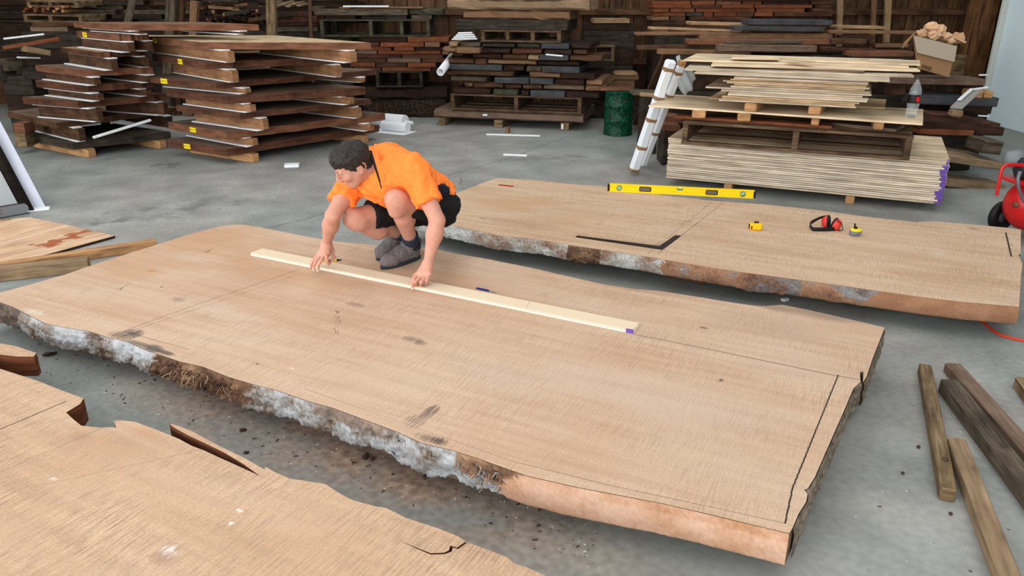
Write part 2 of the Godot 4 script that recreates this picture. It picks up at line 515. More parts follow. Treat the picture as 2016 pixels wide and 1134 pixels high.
# ================= the three big slabs =================
# colour of a sawn face: u runs along the grain, v across; features are laid at photo positions on the slab
func sawn_texture(w: int, h: int, sd: int, ca: Color, cb: Color, cc: Color, saw: float, grain: float, org: Vector3, ux: Vector3, size: Vector2, feats: Array, lines: Array) -> ImageTexture:
	var a := nbytes(sd, 0.012, 4, 256, 256, w, h)
	var g := nbytes(sd + 1, 0.03, 3, 160, h, w, h)
	var s := nbytes(sd + 2, 0.30, 3, w, 38, w, h)
	var f := nbytes(sd + 3, 0.35, 2, w / 2, h / 2, w, h)
	var m := nbytes(sd + 4, 0.02, 3, 256, 256, w, h)
	var out := PackedByteArray()
	out.resize(w * h * 3)
	for i in w * h:
		var t := clampf((a[i] * 0.75 + g[i] * 0.25 + 10.0) / 275.0, 0, 1)
		var k := ca.lerp(cb, t * 2.0) if t < 0.5 else cb.lerp(cc, t * 2.0 - 1.0)
		var sv := (s[i] - 128.0) / 128.0
		var q := 1.0 + (g[i] - 128.0) / 128.0 * grain * 0.6 + (sv if sv < 0.0 else sv * 0.5) * saw * 0.45 * (m[i] / 140.0) + (f[i] - 128.0) / 128.0 * 0.06
		out[i * 3] = int(clampf(k.r * q, 0, 1) * 255)
		out[i * 3 + 1] = int(clampf(k.g * q, 0, 1) * 255)
		out[i * 3 + 2] = int(clampf(k.b * q, 0, 1) * 255)
	var im := Image.create_from_data(w, h, false, Image.FORMAT_RGB8, out)
	var uz := Vector3(-ux.z, 0, ux.x)
	var spot := func(x: float, y: float):
		var p := px(x, y, 0.2) - org
		return Vector2(p.dot(ux) / size.x * w, p.dot(uz) / size.y * h)
	# stains: [x, y, radius along grain (m), radius across (m), colour, strength, raggedness along the saw marks]
	for q in feats:
		var c: Vector2 = spot.call(q[0], q[1])
		var rx: float = q[2] / size.x * w
		var ry: float = q[3] / size.y * h
		for dy in range(-int(ry * 1.4), int(ry * 1.4) + 1):
			for dx in range(-int(rx * 1.4), int(rx * 1.4) + 1):
				var X := int(c.x) + dx
				var Y := int(c.y) + dy
				if X < 0 or Y < 0 or X >= w or Y >= h: continue
				var i := Y * w + X
				var r := Vector2(dx / rx, dy / ry).length()
				var v := clampf((1.15 - r) * 1.2 + (s[i] - 128.0) / 70.0 * float(q[6]) + (f[i] - 128.0) / 300.0 + (m[i] - 128.0) / 160.0, 0, 1) * clampf((1.4 - r) * 4.0, 0, 1)
				if v > 0.0: im.set_pixel(X, Y, im.get_pixel(X, Y).lerp(q[4], v * float(q[5])))
	# pencil lines and writing: [points..., strength, half width in texels]
	for q in lines:
		var pts: Array = q[0]
		for j in range(0, pts.size() - 2, 2):
			var p0: Vector2 = spot.call(pts[j], pts[j + 1])
			var p1: Vector2 = spot.call(pts[j + 2], pts[j + 3])
			var n := int(p0.distance_to(p1) * 1.6) + 1
			for e in n + 1:
				var p := p0.lerp(p1, float(e) / n)
				for ex in range(0, q[2]):
					var pp := Vector2i(p) + Vector2i(0 if q[3] else ex, ex if q[3] else 0)
					if pp.x < 0 or pp.y < 0 or pp.x >= w or pp.y >= h: continue
					im.set_pixelv(pp, im.get_pixelv(pp).lerp(Color(0.13, 0.10, 0.09), q[1]))
	return tex(im)
# bark or natural edge that clothes the side of a slab: from the top edge down and outwards, coloured patch by patch
func edge_strip(edge: Array, h: float, thick: float, bulge: float, rough: float, sd: int, pal: Callable, step := 0.009, rows := 15) -> SurfaceTool:
	var pts := []
	for i in range(0, edge.size(), 2): pts.append(px(edge[i], edge[i + 1], h))
	var run := []
	var l := 0.0
	for i in pts.size() - 1:
		var a: Vector3 = pts[i]
		var b: Vector3 = pts[i + 1]
		var n := maxi(1, int(a.distance_to(b) / step))
		for j in n: run.append([a.lerp(b, float(j) / n), (b - a).normalized(), edge[i * 2] + (edge[i * 2 + 2] - edge[i * 2]) * float(j) / n])
	run.append([pts[-1], (pts[-1] - pts[-2]).normalized(), edge[edge.size() - 2]])
	var n1 := noise(sd, 7.0, 4)
	var n2 := noise(sd + 1, 42.0, 3)
	var n3 := noise(sd + 2, 5.0, 5)
	var grid := []
	for i in run.size():
		var p: Vector3 = run[i][0]
		# smoothed direction
		var d := Vector3.ZERO
		for e in range(-6, 7): d += run[clampi(i + e, 0, run.size() - 1)][1]
		d = d.normalized()
		var out := Vector3(-d.z, 0, d.x)
		if out.z < 0.0: out = -out
		var col := []
		var th: float = thick * (1.0 + n1.get_noise_2d(p.x * 0.6, p.z * 0.6 + 9.0) * 0.25 * minf(1.0, pal.call(run[i][2], 0.5, 0.0)[1]))
		for r in rows + 1:
			var t := float(r) / rows
			var q := p + Vector3(0, -th * t, 0)
			var k: float = rough * pal.call(run[i][2], t, 0.0)[1]
			var b: float = bulge * sin(t * PI * 0.8) + k * (n1.get_noise_3d(q.x, q.y * 1.6, q.z) * 0.8 + n2.get_noise_3d(q.x, q.y, q.z) * 1.1) * smoothstep(0.0, 0.18, t)
			q += out * (0.003 + b)
			q.y += k * n2.get_noise_3d(q.z, q.x, q.y) * 0.5 * smoothstep(0.5, 1.0, t) - (0.0 if r > 0 else 0.0004)
			if r == rows: q -= out * 0.05
			var fl := n3.get_noise_3d(q.x, q.y * 1.5, q.z) + n2.get_noise_3d(q.x * 1.7, q.y * 1.7, q.z * 1.7) * 0.6
			col.append([q, pal.call(run[i][2], t, fl)[0]])
		grid.append(col)
	var st := newst()
	st.set_smooth_group(0)
	var put := func(c):
		st.set_color(c[1].srgb_to_linear())
		st.set_uv(Vector2(c[0].x, c[0].y))
		st.add_vertex(c[0])
	for i in grid.size() - 1:
		for r in rows:
			var a = grid[i][r]; var b = grid[i + 1][r]; var c = grid[i + 1][r + 1]; var d = grid[i][r + 1]
			var n: Vector3 = (c[0] - a[0]).cross(b[0] - a[0])
			if n.z > 0.0:
				put.call(a); put.call(b); put.call(c); put.call(a); put.call(c); put.call(d)
			else:
				put.call(a); put.call(c); put.call(b); put.call(a); put.call(d); put.call(c)
	return st
# loose bark strings: thin tapering ribbons hanging from an edge
func fibres(list: Array, sd: int) -> SurfaceTool:
	var r := RandomNumberGenerator.new()
	r.seed = sd
	var st := newst()
	for q in list:
		# [x0, y0, x1, y1, h, count, length, colours...]
		for i in q[5]:
			var t := r.randf()
			var p := px(lerpf(q[0], q[2], t), lerpf(q[1], q[3], t), q[4]) + Vector3(r.randf_range(-0.01, 0.01), r.randf_range(-0.06, -0.012), r.randf_range(0.0, 0.03))
			var d := Vector3(r.randf_range(-0.8, 0.8), r.randf_range(-1.0, 0.15), r.randf_range(0.0, 0.7)).normalized()
			var l: float = q[6] * r.randf_range(0.4, 1.2)
			var pts := []
			var rad := []
			var n := 5
			for k in n:
				pts.append(p)
				rad.append(lerpf(0.0026, 0.0008, float(k) / (n - 1)) * r.randf_range(0.7, 1.6))
				d = (d + Vector3(r.randf_range(-0.9, 0.9), r.randf_range(-0.9, 0.2), r.randf_range(-0.8, 0.5))).normalized()
				p += d * l / n
				p.y = clampf(p.y, 0.004, 0.195)
			var c: Color = q[7 + r.randi() % (q.size() - 7)]
			st.set_color((c * r.randf_range(0.75, 1.15)).srgb_to_linear())
			tube(st, pts, rad, 4, false)
	return st
func slab_frame(ring: PackedVector3Array, ux: Vector3) -> Array:
	var uz := Vector3(-ux.z, 0, ux.x)
	var lo := Vector2(1e9, 1e9)
	var hi := -lo
	for p in ring:
		var q := Vector2(p.dot(ux), p.dot(uz))
		lo = lo.min(q); hi = hi.max(q)
	return [ux * lo.x + uz * lo.y + Vector3(0, ring[0].y, 0), hi - lo]
const S1_NEAR := [-31, 584.2, 0, 595, 25, 604, 60, 622, 90, 637, 130, 645, 175, 652, 215, 665, 250, 672, 290, 690, 320, 700, 355, 712, 400, 722, 450, 742, 500, 757, 545, 768, 608, 790, 655, 803, 731, 831, 782, 850, 830, 872, 893, 887, 941, 902, 982, 917, 1039, 937, 1141, 960, 1200, 971, 1300, 990, 1400, 1013, 1500, 1037, 1554, 1050]
const S1_END := [1560, 1040, 1572, 1012, 1587, 988, 1590, 972, 1583, 964, 1590, 962, 1604, 940, 1630, 880, 1660, 812, 1680, 765, 1694, 752, 1693, 733, 1700, 731, 1699, 752, 1706, 742, 1720, 700, 1742, 645]
const S1_FAR := [1700, 635, 1640, 621, 1590, 610, 1540, 600, 1500, 603, 1470, 600, 1430, 594, 1370, 584, 1300, 573, 1250, 569, 1190, 560, 1140, 549, 1100, 540, 1050, 528, 1000, 518, 960, 510, 900, 500, 860, 491, 800, 487, 740, 483, 690, 478, 655, 475, 628, 470, 590, 463, 540, 453, 510, 447, 475, 442, 448, 443]
const S1_LEFT := [420, 449, 370, 462, 320, 478, 250, 500, 190, 519, 130, 540, 60, 560, 0, 576]
const S2_NEAR := [805, 428, 868, 437, 880, 441, 940, 455, 985, 465, 1040, 469, 1120, 482, 1180, 491, 1260, 503, 1330, 515, 1400, 527, 1470, 537, 1530, 545, 1580, 552, 1680, 566, 1730, 573, 1800, 583, 1900, 595, 2006, 604]
const S2_REST := [2007, 590, 2010, 545, 2013, 520, 2005, 502, 2009, 500, 2010, 452, 1980, 448, 1900, 441, 1855, 437, 1840, 436, 1800, 437, 1700, 426, 1620, 415, 1560, 408, 1500, 402, 1400, 395, 1310, 385, 1195, 368, 1110, 361, 1060, 355, 1000, 352, 975, 351, 925, 370, 870, 392]
const S3_EDGE := [-260, 610, -120, 640, 0, 676, 30, 681, 72, 695, 66, 702, 35, 702, 0, 698, -60, 702, 0, 726, 35, 737, 75, 750, 120, 768, 165, 784, 158, 795, 130, 812, 145, 826, 160, 838, 200, 842, 215, 841, 229, 842, 224, 830, 232, 827, 265, 830, 300, 843, 330, 855, 352, 864, 378, 878, 400, 886, 430, 900, 470, 918, 512, 937, 480, 914, 440, 890, 405, 873, 370, 857, 345, 843, 333, 834, 350, 838, 378, 849, 400, 861, 440, 882, 480, 901, 520, 924, 523, 919, 540, 929, 570, 942, 610, 948, 640, 953, 670, 972, 695, 985, 740, 997, 760, 1000, 800, 1020, 830, 1030, 865, 1041, 902, 1056, 917, 1066, 900, 1078, 886, 1074, 884, 1083, 874, 1088, 848, 1089, 820, 1078, 785, 1064, 820, 1080, 848, 1092, 876, 1091, 889, 1086, 892, 1078, 902, 1081, 920, 1068, 960, 1082, 1000, 1098, 1010, 1108, 1040, 1118, 1075, 1134, 1140, 1165, 1250, 1230, 1300, 1420, 200, 1500, -500, 1400, -700, 900]
func build_slabs() -> void:
	var saw := noise(900, 0.2, 3).get_seamless_image(1024, 24)
	saw.convert(Image.FORMAT_L8)
	saw.resize(1024, 512, Image.INTERPOLATE_CUBIC)
	T.saw = tex(saw)
	# ---- slab being marked out
	var e1 := S1_NEAR + S1_END + S1_FAR + S1_LEFT
	var ring := pring(e1, 0.2)
	var ux := (px(1554, 1050, 0.2) - px(0, 595, 0.2)).normalized()
	var fr := slab_frame(ring, ux)
	var grey := Color(0.42, 0.39, 0.36)
	var ink := Color(0.22, 0.19, 0.18)
	var tl := Color(0.80, 0.60, 0.43)
	var feats := [
		[420, 470, 0.5, 0.35, Color(0.71, 0.545, 0.40), 0.5, 0.1], [250, 520, 0.45, 0.3, Color(0.72, 0.56, 0.425), 0.45, 0.1], [560, 540, 0.5, 0.2, Color(0.72, 0.565, 0.43), 0.45, 0.1], [880, 560, 0.6, 0.15, Color(0.72, 0.57, 0.44), 0.4, 0.2],
		[1640, 625, 0.28, 0.07, grey, 0.42, 0.1], [1560, 608, 0.25, 0.05, Color(0.55, 0.45, 0.36), 0.5, 0.5], [1500, 640, 0.5, 0.12, Color(0.68, 0.575, 0.48), 0.45, 0.3], [1230, 560, 0.35, 0.06, Color(0.60, 0.47, 0.36), 0.4, 0.4],
		[262, 656, 0.05, 0.035, ink, 0.75, 0.9], [240, 660, 0.07, 0.03, ink, 0.5, 0.8], [300, 686, 0.06, 0.03, Color(0.3, 0.28, 0.27), 0.8, 0.3], [270, 676, 0.09, 0.02, Color(0.3, 0.28, 0.27), 0.6, 0.3], [325, 694, 0.05, 0.015, ink, 0.6, 0.4],
		[845, 812, 0.022, 0.05, ink, 0.55, 1.6], [818, 830, 0.035, 0.04, ink, 0.4, 1.6], [865, 868, 0.03, 0.02, ink, 0.65, 0.8], [840, 862, 0.05, 0.022, ink, 0.4, 1.0], [700, 600, 0.05, 0.02, ink, 0.25, 1.2], [812, 668, 0.05, 0.025, ink, 0.35, 1.2], [828, 675, 0.03, 0.02, ink, 0.35, 1.0],
		[350, 590, 0.05, 0.03, ink, 0.35, 0.8], [318, 565, 0.012, 0.008, ink, 0.6, 0.2], [298, 533, 0.03, 0.015, Color(0.72, 0.42, 0.22), 0.6, 0.2], [1385, 645, 0.02, 0.01, ink, 0.6, 0.2], [1420, 748, 0.012, 0.02, ink, 0.7, 0.2], [507, 716, 0.006, 0.006, ink, 0.9, 0.0], [575, 725, 0.02, 0.012, Color(0.96, 0.94, 0.9), 0.8, 0.6],
		[70, 615, 0.1, 0.03, Color(0.86, 0.83, 0.78), 0.55, 0.6], [200, 630, 0.2, 0.06, Color(0.79, 0.71, 0.63), 0.5, 0.6], [420, 605, 0.3, 0.08, Color(0.80, 0.73, 0.67), 0.4, 0.6], [1250, 780, 0.7, 0.25, Color(0.76, 0.675, 0.60), 0.5, 0.2], [1440, 900, 0.4, 0.2, Color(0.75, 0.655, 0.56), 0.4, 0.4]]
	var lines := [
		[[220, 660, 400, 595, 590, 530], 0.55, 2, true], [[245, 656, 410, 600, 600, 536], 0.35, 1, true], [[660, 507, 690, 494, 712, 483], 0.4, 1, true], [[245, 652, 300, 668, 372, 688], 0.6, 1, true],
		[[1248, 658, 1400, 688, 1640, 738, 1693, 747], 0.55, 2, true], [[1650, 738, 1560, 960, 1545, 1030], 0.85, 2, false], [[1545, 1030, 1400, 998, 1200, 955, 1010, 908], 0.35, 1, true], [[1010, 908, 900, 870, 700, 800, 600, 765], 0.22, 1, true],
		# measurements pencilled on the wood
		[[661, 612, 668, 616], 0.7, 2, true], [[660, 620, 668, 612], 0.6, 1, true], [[658, 624, 669, 623, 664, 629], 0.6, 1, true], [[658, 632, 669, 630, 669, 635, 659, 636], 0.6, 1, true], [[660, 641, 668, 640], 0.5, 1, true], [[656, 646, 661, 648], 0.7, 1, true], [[661, 656, 661, 650], 0.6, 1, true], [[665, 657, 665, 651], 0.6, 1, true],
		[[228, 570, 240, 566, 236, 571, 246, 563], 0.7, 1, true], [[248, 561, 258, 557], 0.7, 2, true], [[402, 497, 412, 492, 408, 497, 419, 489], 0.7, 1, true]]
	var t1 := sawn_texture(2048, 1024, 200, Color(0.715, 0.58, 0.465), Color(0.75, 0.635, 0.535), Color(0.77, 0.675, 0.585), 0.24, 0.05, fr[0], ux, fr[1], feats, lines)
	var m1 := mat(Color.WHITE, 0.8, 0.0, t1)
	m1.uv1_scale = Vector3(1.0 / fr[1].x, 1.0 / fr[1].y, 1)
	bumpy(m1, t1, 0.5)
	var sidem: StandardMaterial3D = mat(Color(0.52, 0.44, 0.36), 0.9, 0.0, T.grain2, 1.0)
	var barkm := mat(Color.WHITE, 0.95)
	barkm.vertex_color_use_as_albedo = true
	bumpy(triplanar(barkm, 5.0), T.fine, 0.5)
	var s1 := thing("timber_slab", "huge live-edge timber slab the man crouches on, ply strip across it", "timber slab", fr[0] - Vector3(0, fr[0].y, 0) + ux * fr[1].x / 2, 0, "three big timber slabs on the floor")
	var off := -s1.position
	var tp := newst()
	var sd := newst()
	prism(tp, sd, ring, 0.12, ux, fr[0])
	shift(objs("body", [[tp, m1], [sd, sidem]], s1), off)
	var lich := [Color(0.72, 0.73, 0.74), Color(0.60, 0.59, 0.58), Color(0.46, 0.39, 0.33), Color(0.20, 0.15, 0.12)]
	var fib := [Color(0.64, 0.52, 0.41), Color(0.50, 0.38, 0.29), Color(0.35, 0.25, 0.19), Color(0.17, 0.12, 0.09)]  # last, darkest tone paints the shadows between torn fibres
	var sawn := [Color(0.82, 0.68, 0.585), Color(0.785, 0.63, 0.53), Color(0.74, 0.575, 0.46), Color(0.67, 0.49, 0.36)]
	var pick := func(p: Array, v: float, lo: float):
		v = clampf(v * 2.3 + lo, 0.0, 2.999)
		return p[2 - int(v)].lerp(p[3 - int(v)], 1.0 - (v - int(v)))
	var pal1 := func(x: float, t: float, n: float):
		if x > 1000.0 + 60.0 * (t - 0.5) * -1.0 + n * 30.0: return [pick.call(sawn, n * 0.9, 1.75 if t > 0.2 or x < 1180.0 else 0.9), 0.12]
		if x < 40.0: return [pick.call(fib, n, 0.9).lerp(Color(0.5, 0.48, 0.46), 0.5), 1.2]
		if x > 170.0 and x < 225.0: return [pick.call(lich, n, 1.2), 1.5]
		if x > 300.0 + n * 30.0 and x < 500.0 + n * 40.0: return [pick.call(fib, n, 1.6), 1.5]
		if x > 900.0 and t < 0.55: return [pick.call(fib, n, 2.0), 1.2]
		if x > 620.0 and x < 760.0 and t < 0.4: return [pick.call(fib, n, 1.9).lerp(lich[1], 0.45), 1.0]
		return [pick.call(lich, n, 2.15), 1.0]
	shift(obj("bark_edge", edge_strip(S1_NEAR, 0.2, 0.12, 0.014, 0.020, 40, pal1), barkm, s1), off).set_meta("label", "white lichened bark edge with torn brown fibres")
	var endn := noise(41, 6.0, 4)
	var pale := func(x: float, t: float, n: float): return [Color(0.60, 0.55, 0.47).lerp(Color(0.36, 0.31, 0.26), clampf(0.5 + n, 0, 1)), 0.8]
	shift(obj("end_grain", end_strip(S1_END, 0.2, 0.12, 0.008, 60), barkm, s1), off).set_meta("label", "rough greyed end grain with dark notches")
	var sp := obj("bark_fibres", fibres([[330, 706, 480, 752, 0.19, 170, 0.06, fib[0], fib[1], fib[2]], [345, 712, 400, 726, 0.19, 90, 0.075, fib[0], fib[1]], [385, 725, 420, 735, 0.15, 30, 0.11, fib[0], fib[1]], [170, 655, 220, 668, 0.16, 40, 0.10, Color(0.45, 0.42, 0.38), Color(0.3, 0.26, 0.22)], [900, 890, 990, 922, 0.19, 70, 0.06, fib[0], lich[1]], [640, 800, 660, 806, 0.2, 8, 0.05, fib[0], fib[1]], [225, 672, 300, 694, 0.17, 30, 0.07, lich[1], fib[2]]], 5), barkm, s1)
	shift(sp, off).set_meta("kind", "stuff")
	# ---- slab behind, carrying the tools
	var ring2 := pring(S2_NEAR + S2_REST, 0.2)
	var ux2 := (px(2006, 604, 0.2) - px(880, 441, 0.2)).normalized()
	var fr2 := slab_frame(ring2, ux2)
	var feats2 := [[1000, 400, 0.5, 0.25, Color(0.71, 0.555, 0.405), 0.55, 0.1], [1150, 430, 0.4, 0.2, Color(0.72, 0.575, 0.43), 0.5, 0.1], [1020, 440, 0.3, 0.08, Color(0.64, 0.51, 0.40), 0.4, 0.2], [1180, 440, 0.03, 0.06, Color(0.5, 0.38, 0.3), 0.5, 0.6], [1330, 405, 0.02, 0.004, Color(0.5, 0.2, 0.15), 0.8, 0.1], [950, 430, 0.03, 0.01, ink, 0.5, 0.2], [1650, 470, 0.6, 0.05, Color(0.79, 0.68, 0.57), 0.6, 0.3], [1780, 500, 0.5, 0.1, Color(0.73, 0.61, 0.49), 0.5, 0.2], [1850, 500, 0.05, 0.09, Color(0.78, 0.70, 0.62), 0.55, 0.1], [1860, 545, 0.3, 0.1, Color(0.69, 0.56, 0.44), 0.4, 0.2], [1915, 450, 0.04, 0.02, ink, 0.3, 0.3], [1420, 475, 0.4, 0.05, Color(0.69, 0.57, 0.45), 0.4, 0.3]]
	var lines2 := [[[1295, 500, 1400, 418, 1425, 398], 0.6, 1, true], [[1275, 500, 1380, 415, 1402, 398], 0.35, 1, true], [[1280, 490, 1300, 475], 0.3, 1, true], [[1979, 458, 1990, 505], 0.9, 3, false], [[1990, 480, 1994, 484], 0.7, 2, true], [[1340, 442, 1350, 434, 1358, 435], 0.7, 1, true], [[1356, 437, 1366, 431], 0.7, 1, true], [[1310, 402, 1345, 407], 0.5, 2, true]]
	var t2 := sawn_texture(1280, 640, 300, Color(0.71, 0.58, 0.455), Color(0.755, 0.64, 0.53), Color(0.78, 0.68, 0.575), 0.22, 0.07, fr2[0], ux2, fr2[1], feats2, lines2)
	var m2 := mat(Color.WHITE, 0.8, 0.0, t2)
	m2.uv1_scale = Vector3(1.0 / fr2[1].x, 1.0 / fr2[1].y, 1)
	var s2 := thing("timber_slab", "big timber slab carrying the spirit level, square and ear muffs", "timber slab", fr2[0] - Vector3(0, fr2[0].y, 0) + ux2 * fr2[1].x / 2, 0, "three big timber slabs on the floor")
	off = -s2.position
	tp = newst(); sd = newst()
	prism(tp, sd, ring2, 0.10, ux2, fr2[0])
	shift(objs("body", [[tp, m2], [sd, sidem]], s2), off)
	var brn := [Color(0.68, 0.54, 0.43), Color(0.60, 0.45, 0.35), Color(0.50, 0.36, 0.28), Color(0.30, 0.23, 0.20)]
	var gry := [Color(0.80, 0.81, 0.80), Color(0.64, 0.63, 0.60), Color(0.54, 0.44, 0.37), Color(0.36, 0.27, 0.22)]
	var slt := [Color(0.56, 0.55, 0.55), Color(0.46, 0.42, 0.40), Color(0.38, 0.31, 0.28), Color(0.26, 0.2, 0.18)]
	var pal2 := func(x: float, t: float, n: float):
		if x > 1735.0 - 60.0 * t + n * 20.0: return [pick.call([Color(0.66, 0.50, 0.39), Color(0.60, 0.44, 0.33), Color(0.54, 0.38, 0.28), Color(0.46, 0.31, 0.22)], n * 0.6, 1.8 - t * 0.0), 0.15]
		if x > 1118.0 and x < 1185.0: return [pick.call(fib, n, 1.3).lerp(Color(0.45, 0.36, 0.3), 0.3), 2.4]
		if x < 1300.0 + n * 60.0: return [pick.call(gry, n, 1.85 if x < 1120.0 else 1.6), 0.7]
		if x > 1470.0 and x < 1580.0: return [pick.call(slt if n > -0.1 else brn, n, 1.7), 1.0]
		if x > 1660.0 and t < 0.6: return [pick.call(slt, n, 2.2), 0.7]
		if n > 0.32: return [pick.call(slt, n, 1.2), 0.8]
		return [pick.call(brn, n, 1.9), 0.5]
	shift(obj("bark_edge", edge_strip(S2_NEAR, 0.2, 0.10, 0.018, 0.014, 50, pal2), barkm, s2), off).set_meta("label", "mottled grey and brown bark edge with a knot")
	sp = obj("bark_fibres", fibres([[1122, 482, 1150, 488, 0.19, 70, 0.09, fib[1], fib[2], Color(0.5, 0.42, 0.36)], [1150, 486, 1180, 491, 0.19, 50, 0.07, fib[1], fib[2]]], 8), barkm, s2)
	shift(sp, off).set_meta("kind", "stuff")
	# ---- slab in the foreground corner
	var ring3 := pring(S3_EDGE, 0.2)
	var ux3 := (px(1040, 1118, 0.2) - px(75, 750, 0.2)).normalized()
	var fr3 := slab_frame(ring3, ux3)
	var feats3 := [[200, 870, 0.2, 0.08, Color(0.71, 0.555, 0.44), 0.5, 0.2], [280, 850, 0.12, 0.05, Color(0.71, 0.53, 0.41), 0.6, 0.2], [160, 860, 0.06, 0.03, Color(0.62, 0.49, 0.40), 0.5, 0.5], [335, 1085, 0.03, 0.025, Color(0.93, 0.92, 0.92), 0.9, 0.7], [325, 1095, 0.04, 0.03, Color(0.55, 0.42, 0.35), 0.5, 0.7], [105, 943, 0.02, 0.012, Color(0.94, 0.92, 0.9), 0.8, 0.8], [455, 1030, 0.012, 0.008, Color(0.94, 0.92, 0.9), 0.8, 0.8], [470, 1005, 0.012, 0.008, Color(0.94, 0.92, 0.9), 0.8, 0.8], [620, 1080, 0.3, 0.2, Color(0.74, 0.60, 0.49), 0.4, 0.2]]
	var lines3 := [[[0, 845, 130, 790], 0.5, 2, false], [[0, 930, 300, 800], 0.18, 1, false], [[60, 960, 420, 800 + 80], 0.15, 1, false]]
	var t3 := sawn_texture(1536, 768, 400, Color(0.69, 0.56, 0.45), Color(0.73, 0.61, 0.50), Color(0.755, 0.645, 0.54), 0.34, 0.05, fr3[0], ux3, fr3[1], feats3, lines3)
	var m3 := mat(Color.WHITE, 0.8, 0.0, t3)
	m3.uv1_scale = Vector3(1.0 / fr3[1].x, 1.0 / fr3[1].y, 1)
	bumpy(m3, t3, 0.5)
	var s3 := thing("timber_slab", "pinkish sawn slab with a torn, splintered edge and a crack", "timber slab", fr3[0] - Vector3(0, fr3[0].y, 0) + ux3 * fr3[1].x / 2, 0, "three big timber slabs on the floor")
	off = -s3.position
	tp = newst(); sd = newst()
	prism(tp, sd, ring3, 0.10, ux3, fr3[0])
	shift(objs("body", [[tp, m3], [sd, mat(Color(0.50, 0.30, 0.18), 0.9, 0.0, T.grain2, 1.0)]], s3), off)
	# bearers that carry the slabs
	for b in [[s1, fr[0], ux, fr[1], 0.08, [0.14, 0.5, 0.84], "slab being marked out"], [s2, fr2[0], ux2, fr2[1], 0.10, [0.15, 0.5, 0.85], "slab with the tools on it"], [s3, fr3[0], ux3, fr3[1], 0.10, [0.3, 0.6], "cracked foreground slab"]]:
		for t in b[5]:
			var bu: Vector3 = b[2]
			var uz := Vector3(-bu.z, 0, bu.x)
			var c: Vector3 = b[1] + bu * (b[3].x * t) + uz * (b[3].y * 0.52)
			c.y = b[4] / 2
			tag(obj("bearer", boxst(at(c, along(uz)), Vector3(b[3].y * 0.55, b[4], 0.09), 0.004), M.pine), "pine bearer in the dark under the %s, %s" % [b[6], "panel end" if t == b[5][0] else ("middle" if t == 0.5 else "compressor end")], "bearer", "bearers under the big slabs")
func shift(o: Node3D, off: Vector3) -> Node3D:
	o.position += off
	return o
# sawn and weathered end face that follows the notched end of a slab
func end_strip(edge: Array, h: float, thick: float, rough: float, sd: int) -> SurfaceTool:
	var st := newst()
	st.set_smooth_group(-1)
	var n1 := noise(sd, 9.0, 4)
	var pts := []
	for i in range(0, edge.size() - 2, 2):
		var a := px(edge[i], edge[i + 1], h)
		var b := px(edge[i + 2], edge[i + 3], h)
		var n := maxi(1, int(a.distance_to(b) / 0.02))
		for j in n: pts.append(a.lerp(b, float(j) / n))
	pts.append(px(edge[-2], edge[-1], h))
	var grid := []
	for p in pts:
		var col := []
		for r in 9:
			var t := r / 8.0
			var q: Vector3 = p + Vector3(0, -thick * t, 0)
			q += Vector3(0.85, 0, 0.52) * (0.003 + (0.5 + n1.get_noise_3d(q.x, q.y * 2.0, q.z)) * rough * smoothstep(0.0, 0.2, t))
			var k := clampf(0.5 + n1.get_noise_3d(q.x * 3.0, q.y * 3.0, q.z * 3.0) * 1.4, 0, 1)
			col.append([q, Color(0.34, 0.30, 0.26).lerp(Color(0.60, 0.55, 0.47), k)])
		grid.append(col)
	for i in grid.size() - 1:
		for r in 8:
			var a = grid[i][r]; var b = grid[i + 1][r]; var c = grid[i + 1][r + 1]; var d = grid[i][r + 1]
			var n: Vector3 = (c[0] - a[0]).cross(b[0] - a[0])
			var q := [a, b, c, a, c, d] if n.x > 0.0 else [a, c, b, a, d, c]
			for v in q:
				st.set_color(v[1].srgb_to_linear())
				st.add_vertex(v[0])
	return st

# ================= the man =================
# Fields: ["c", a, b, ra, rb, blend, cut at b] tapered capsule; ["e", transform, radii, blend] ellipsoid; a name ending in "s" takes the shape away.
func pdist(q: Array, p: Vector3) -> float:
	var d: float
	if q[0][0] == "c":
		var ba: Vector3 = q[2] - q[1]
		var t := clampf((p - q[1]).dot(ba) / maxf(ba.length_squared(), 1e-9), 0, 1)
		d = p.distance_to(q[1] + ba * t) - lerpf(q[3], q[4], t)
		if q.size() > 6 and q[6]: d = maxf(d, (p - q[2]).dot(ba.normalized()))
	else:
		var v: Vector3 = (q[1] as Transform3D).affine_inverse() * p
		var r: Vector3 = q[2]
		var k0 := (v / r).length()
		var k1 := (v / (r * r)).length()
		d = k0 * (k0 - 1.0) / maxf(k1, 1e-6)
	return d
func smin(a: float, b: float, k: float) -> float:
	var h := maxf(k - absf(a - b), 0.0) / k
	return minf(a, b) - h * h * k * 0.25
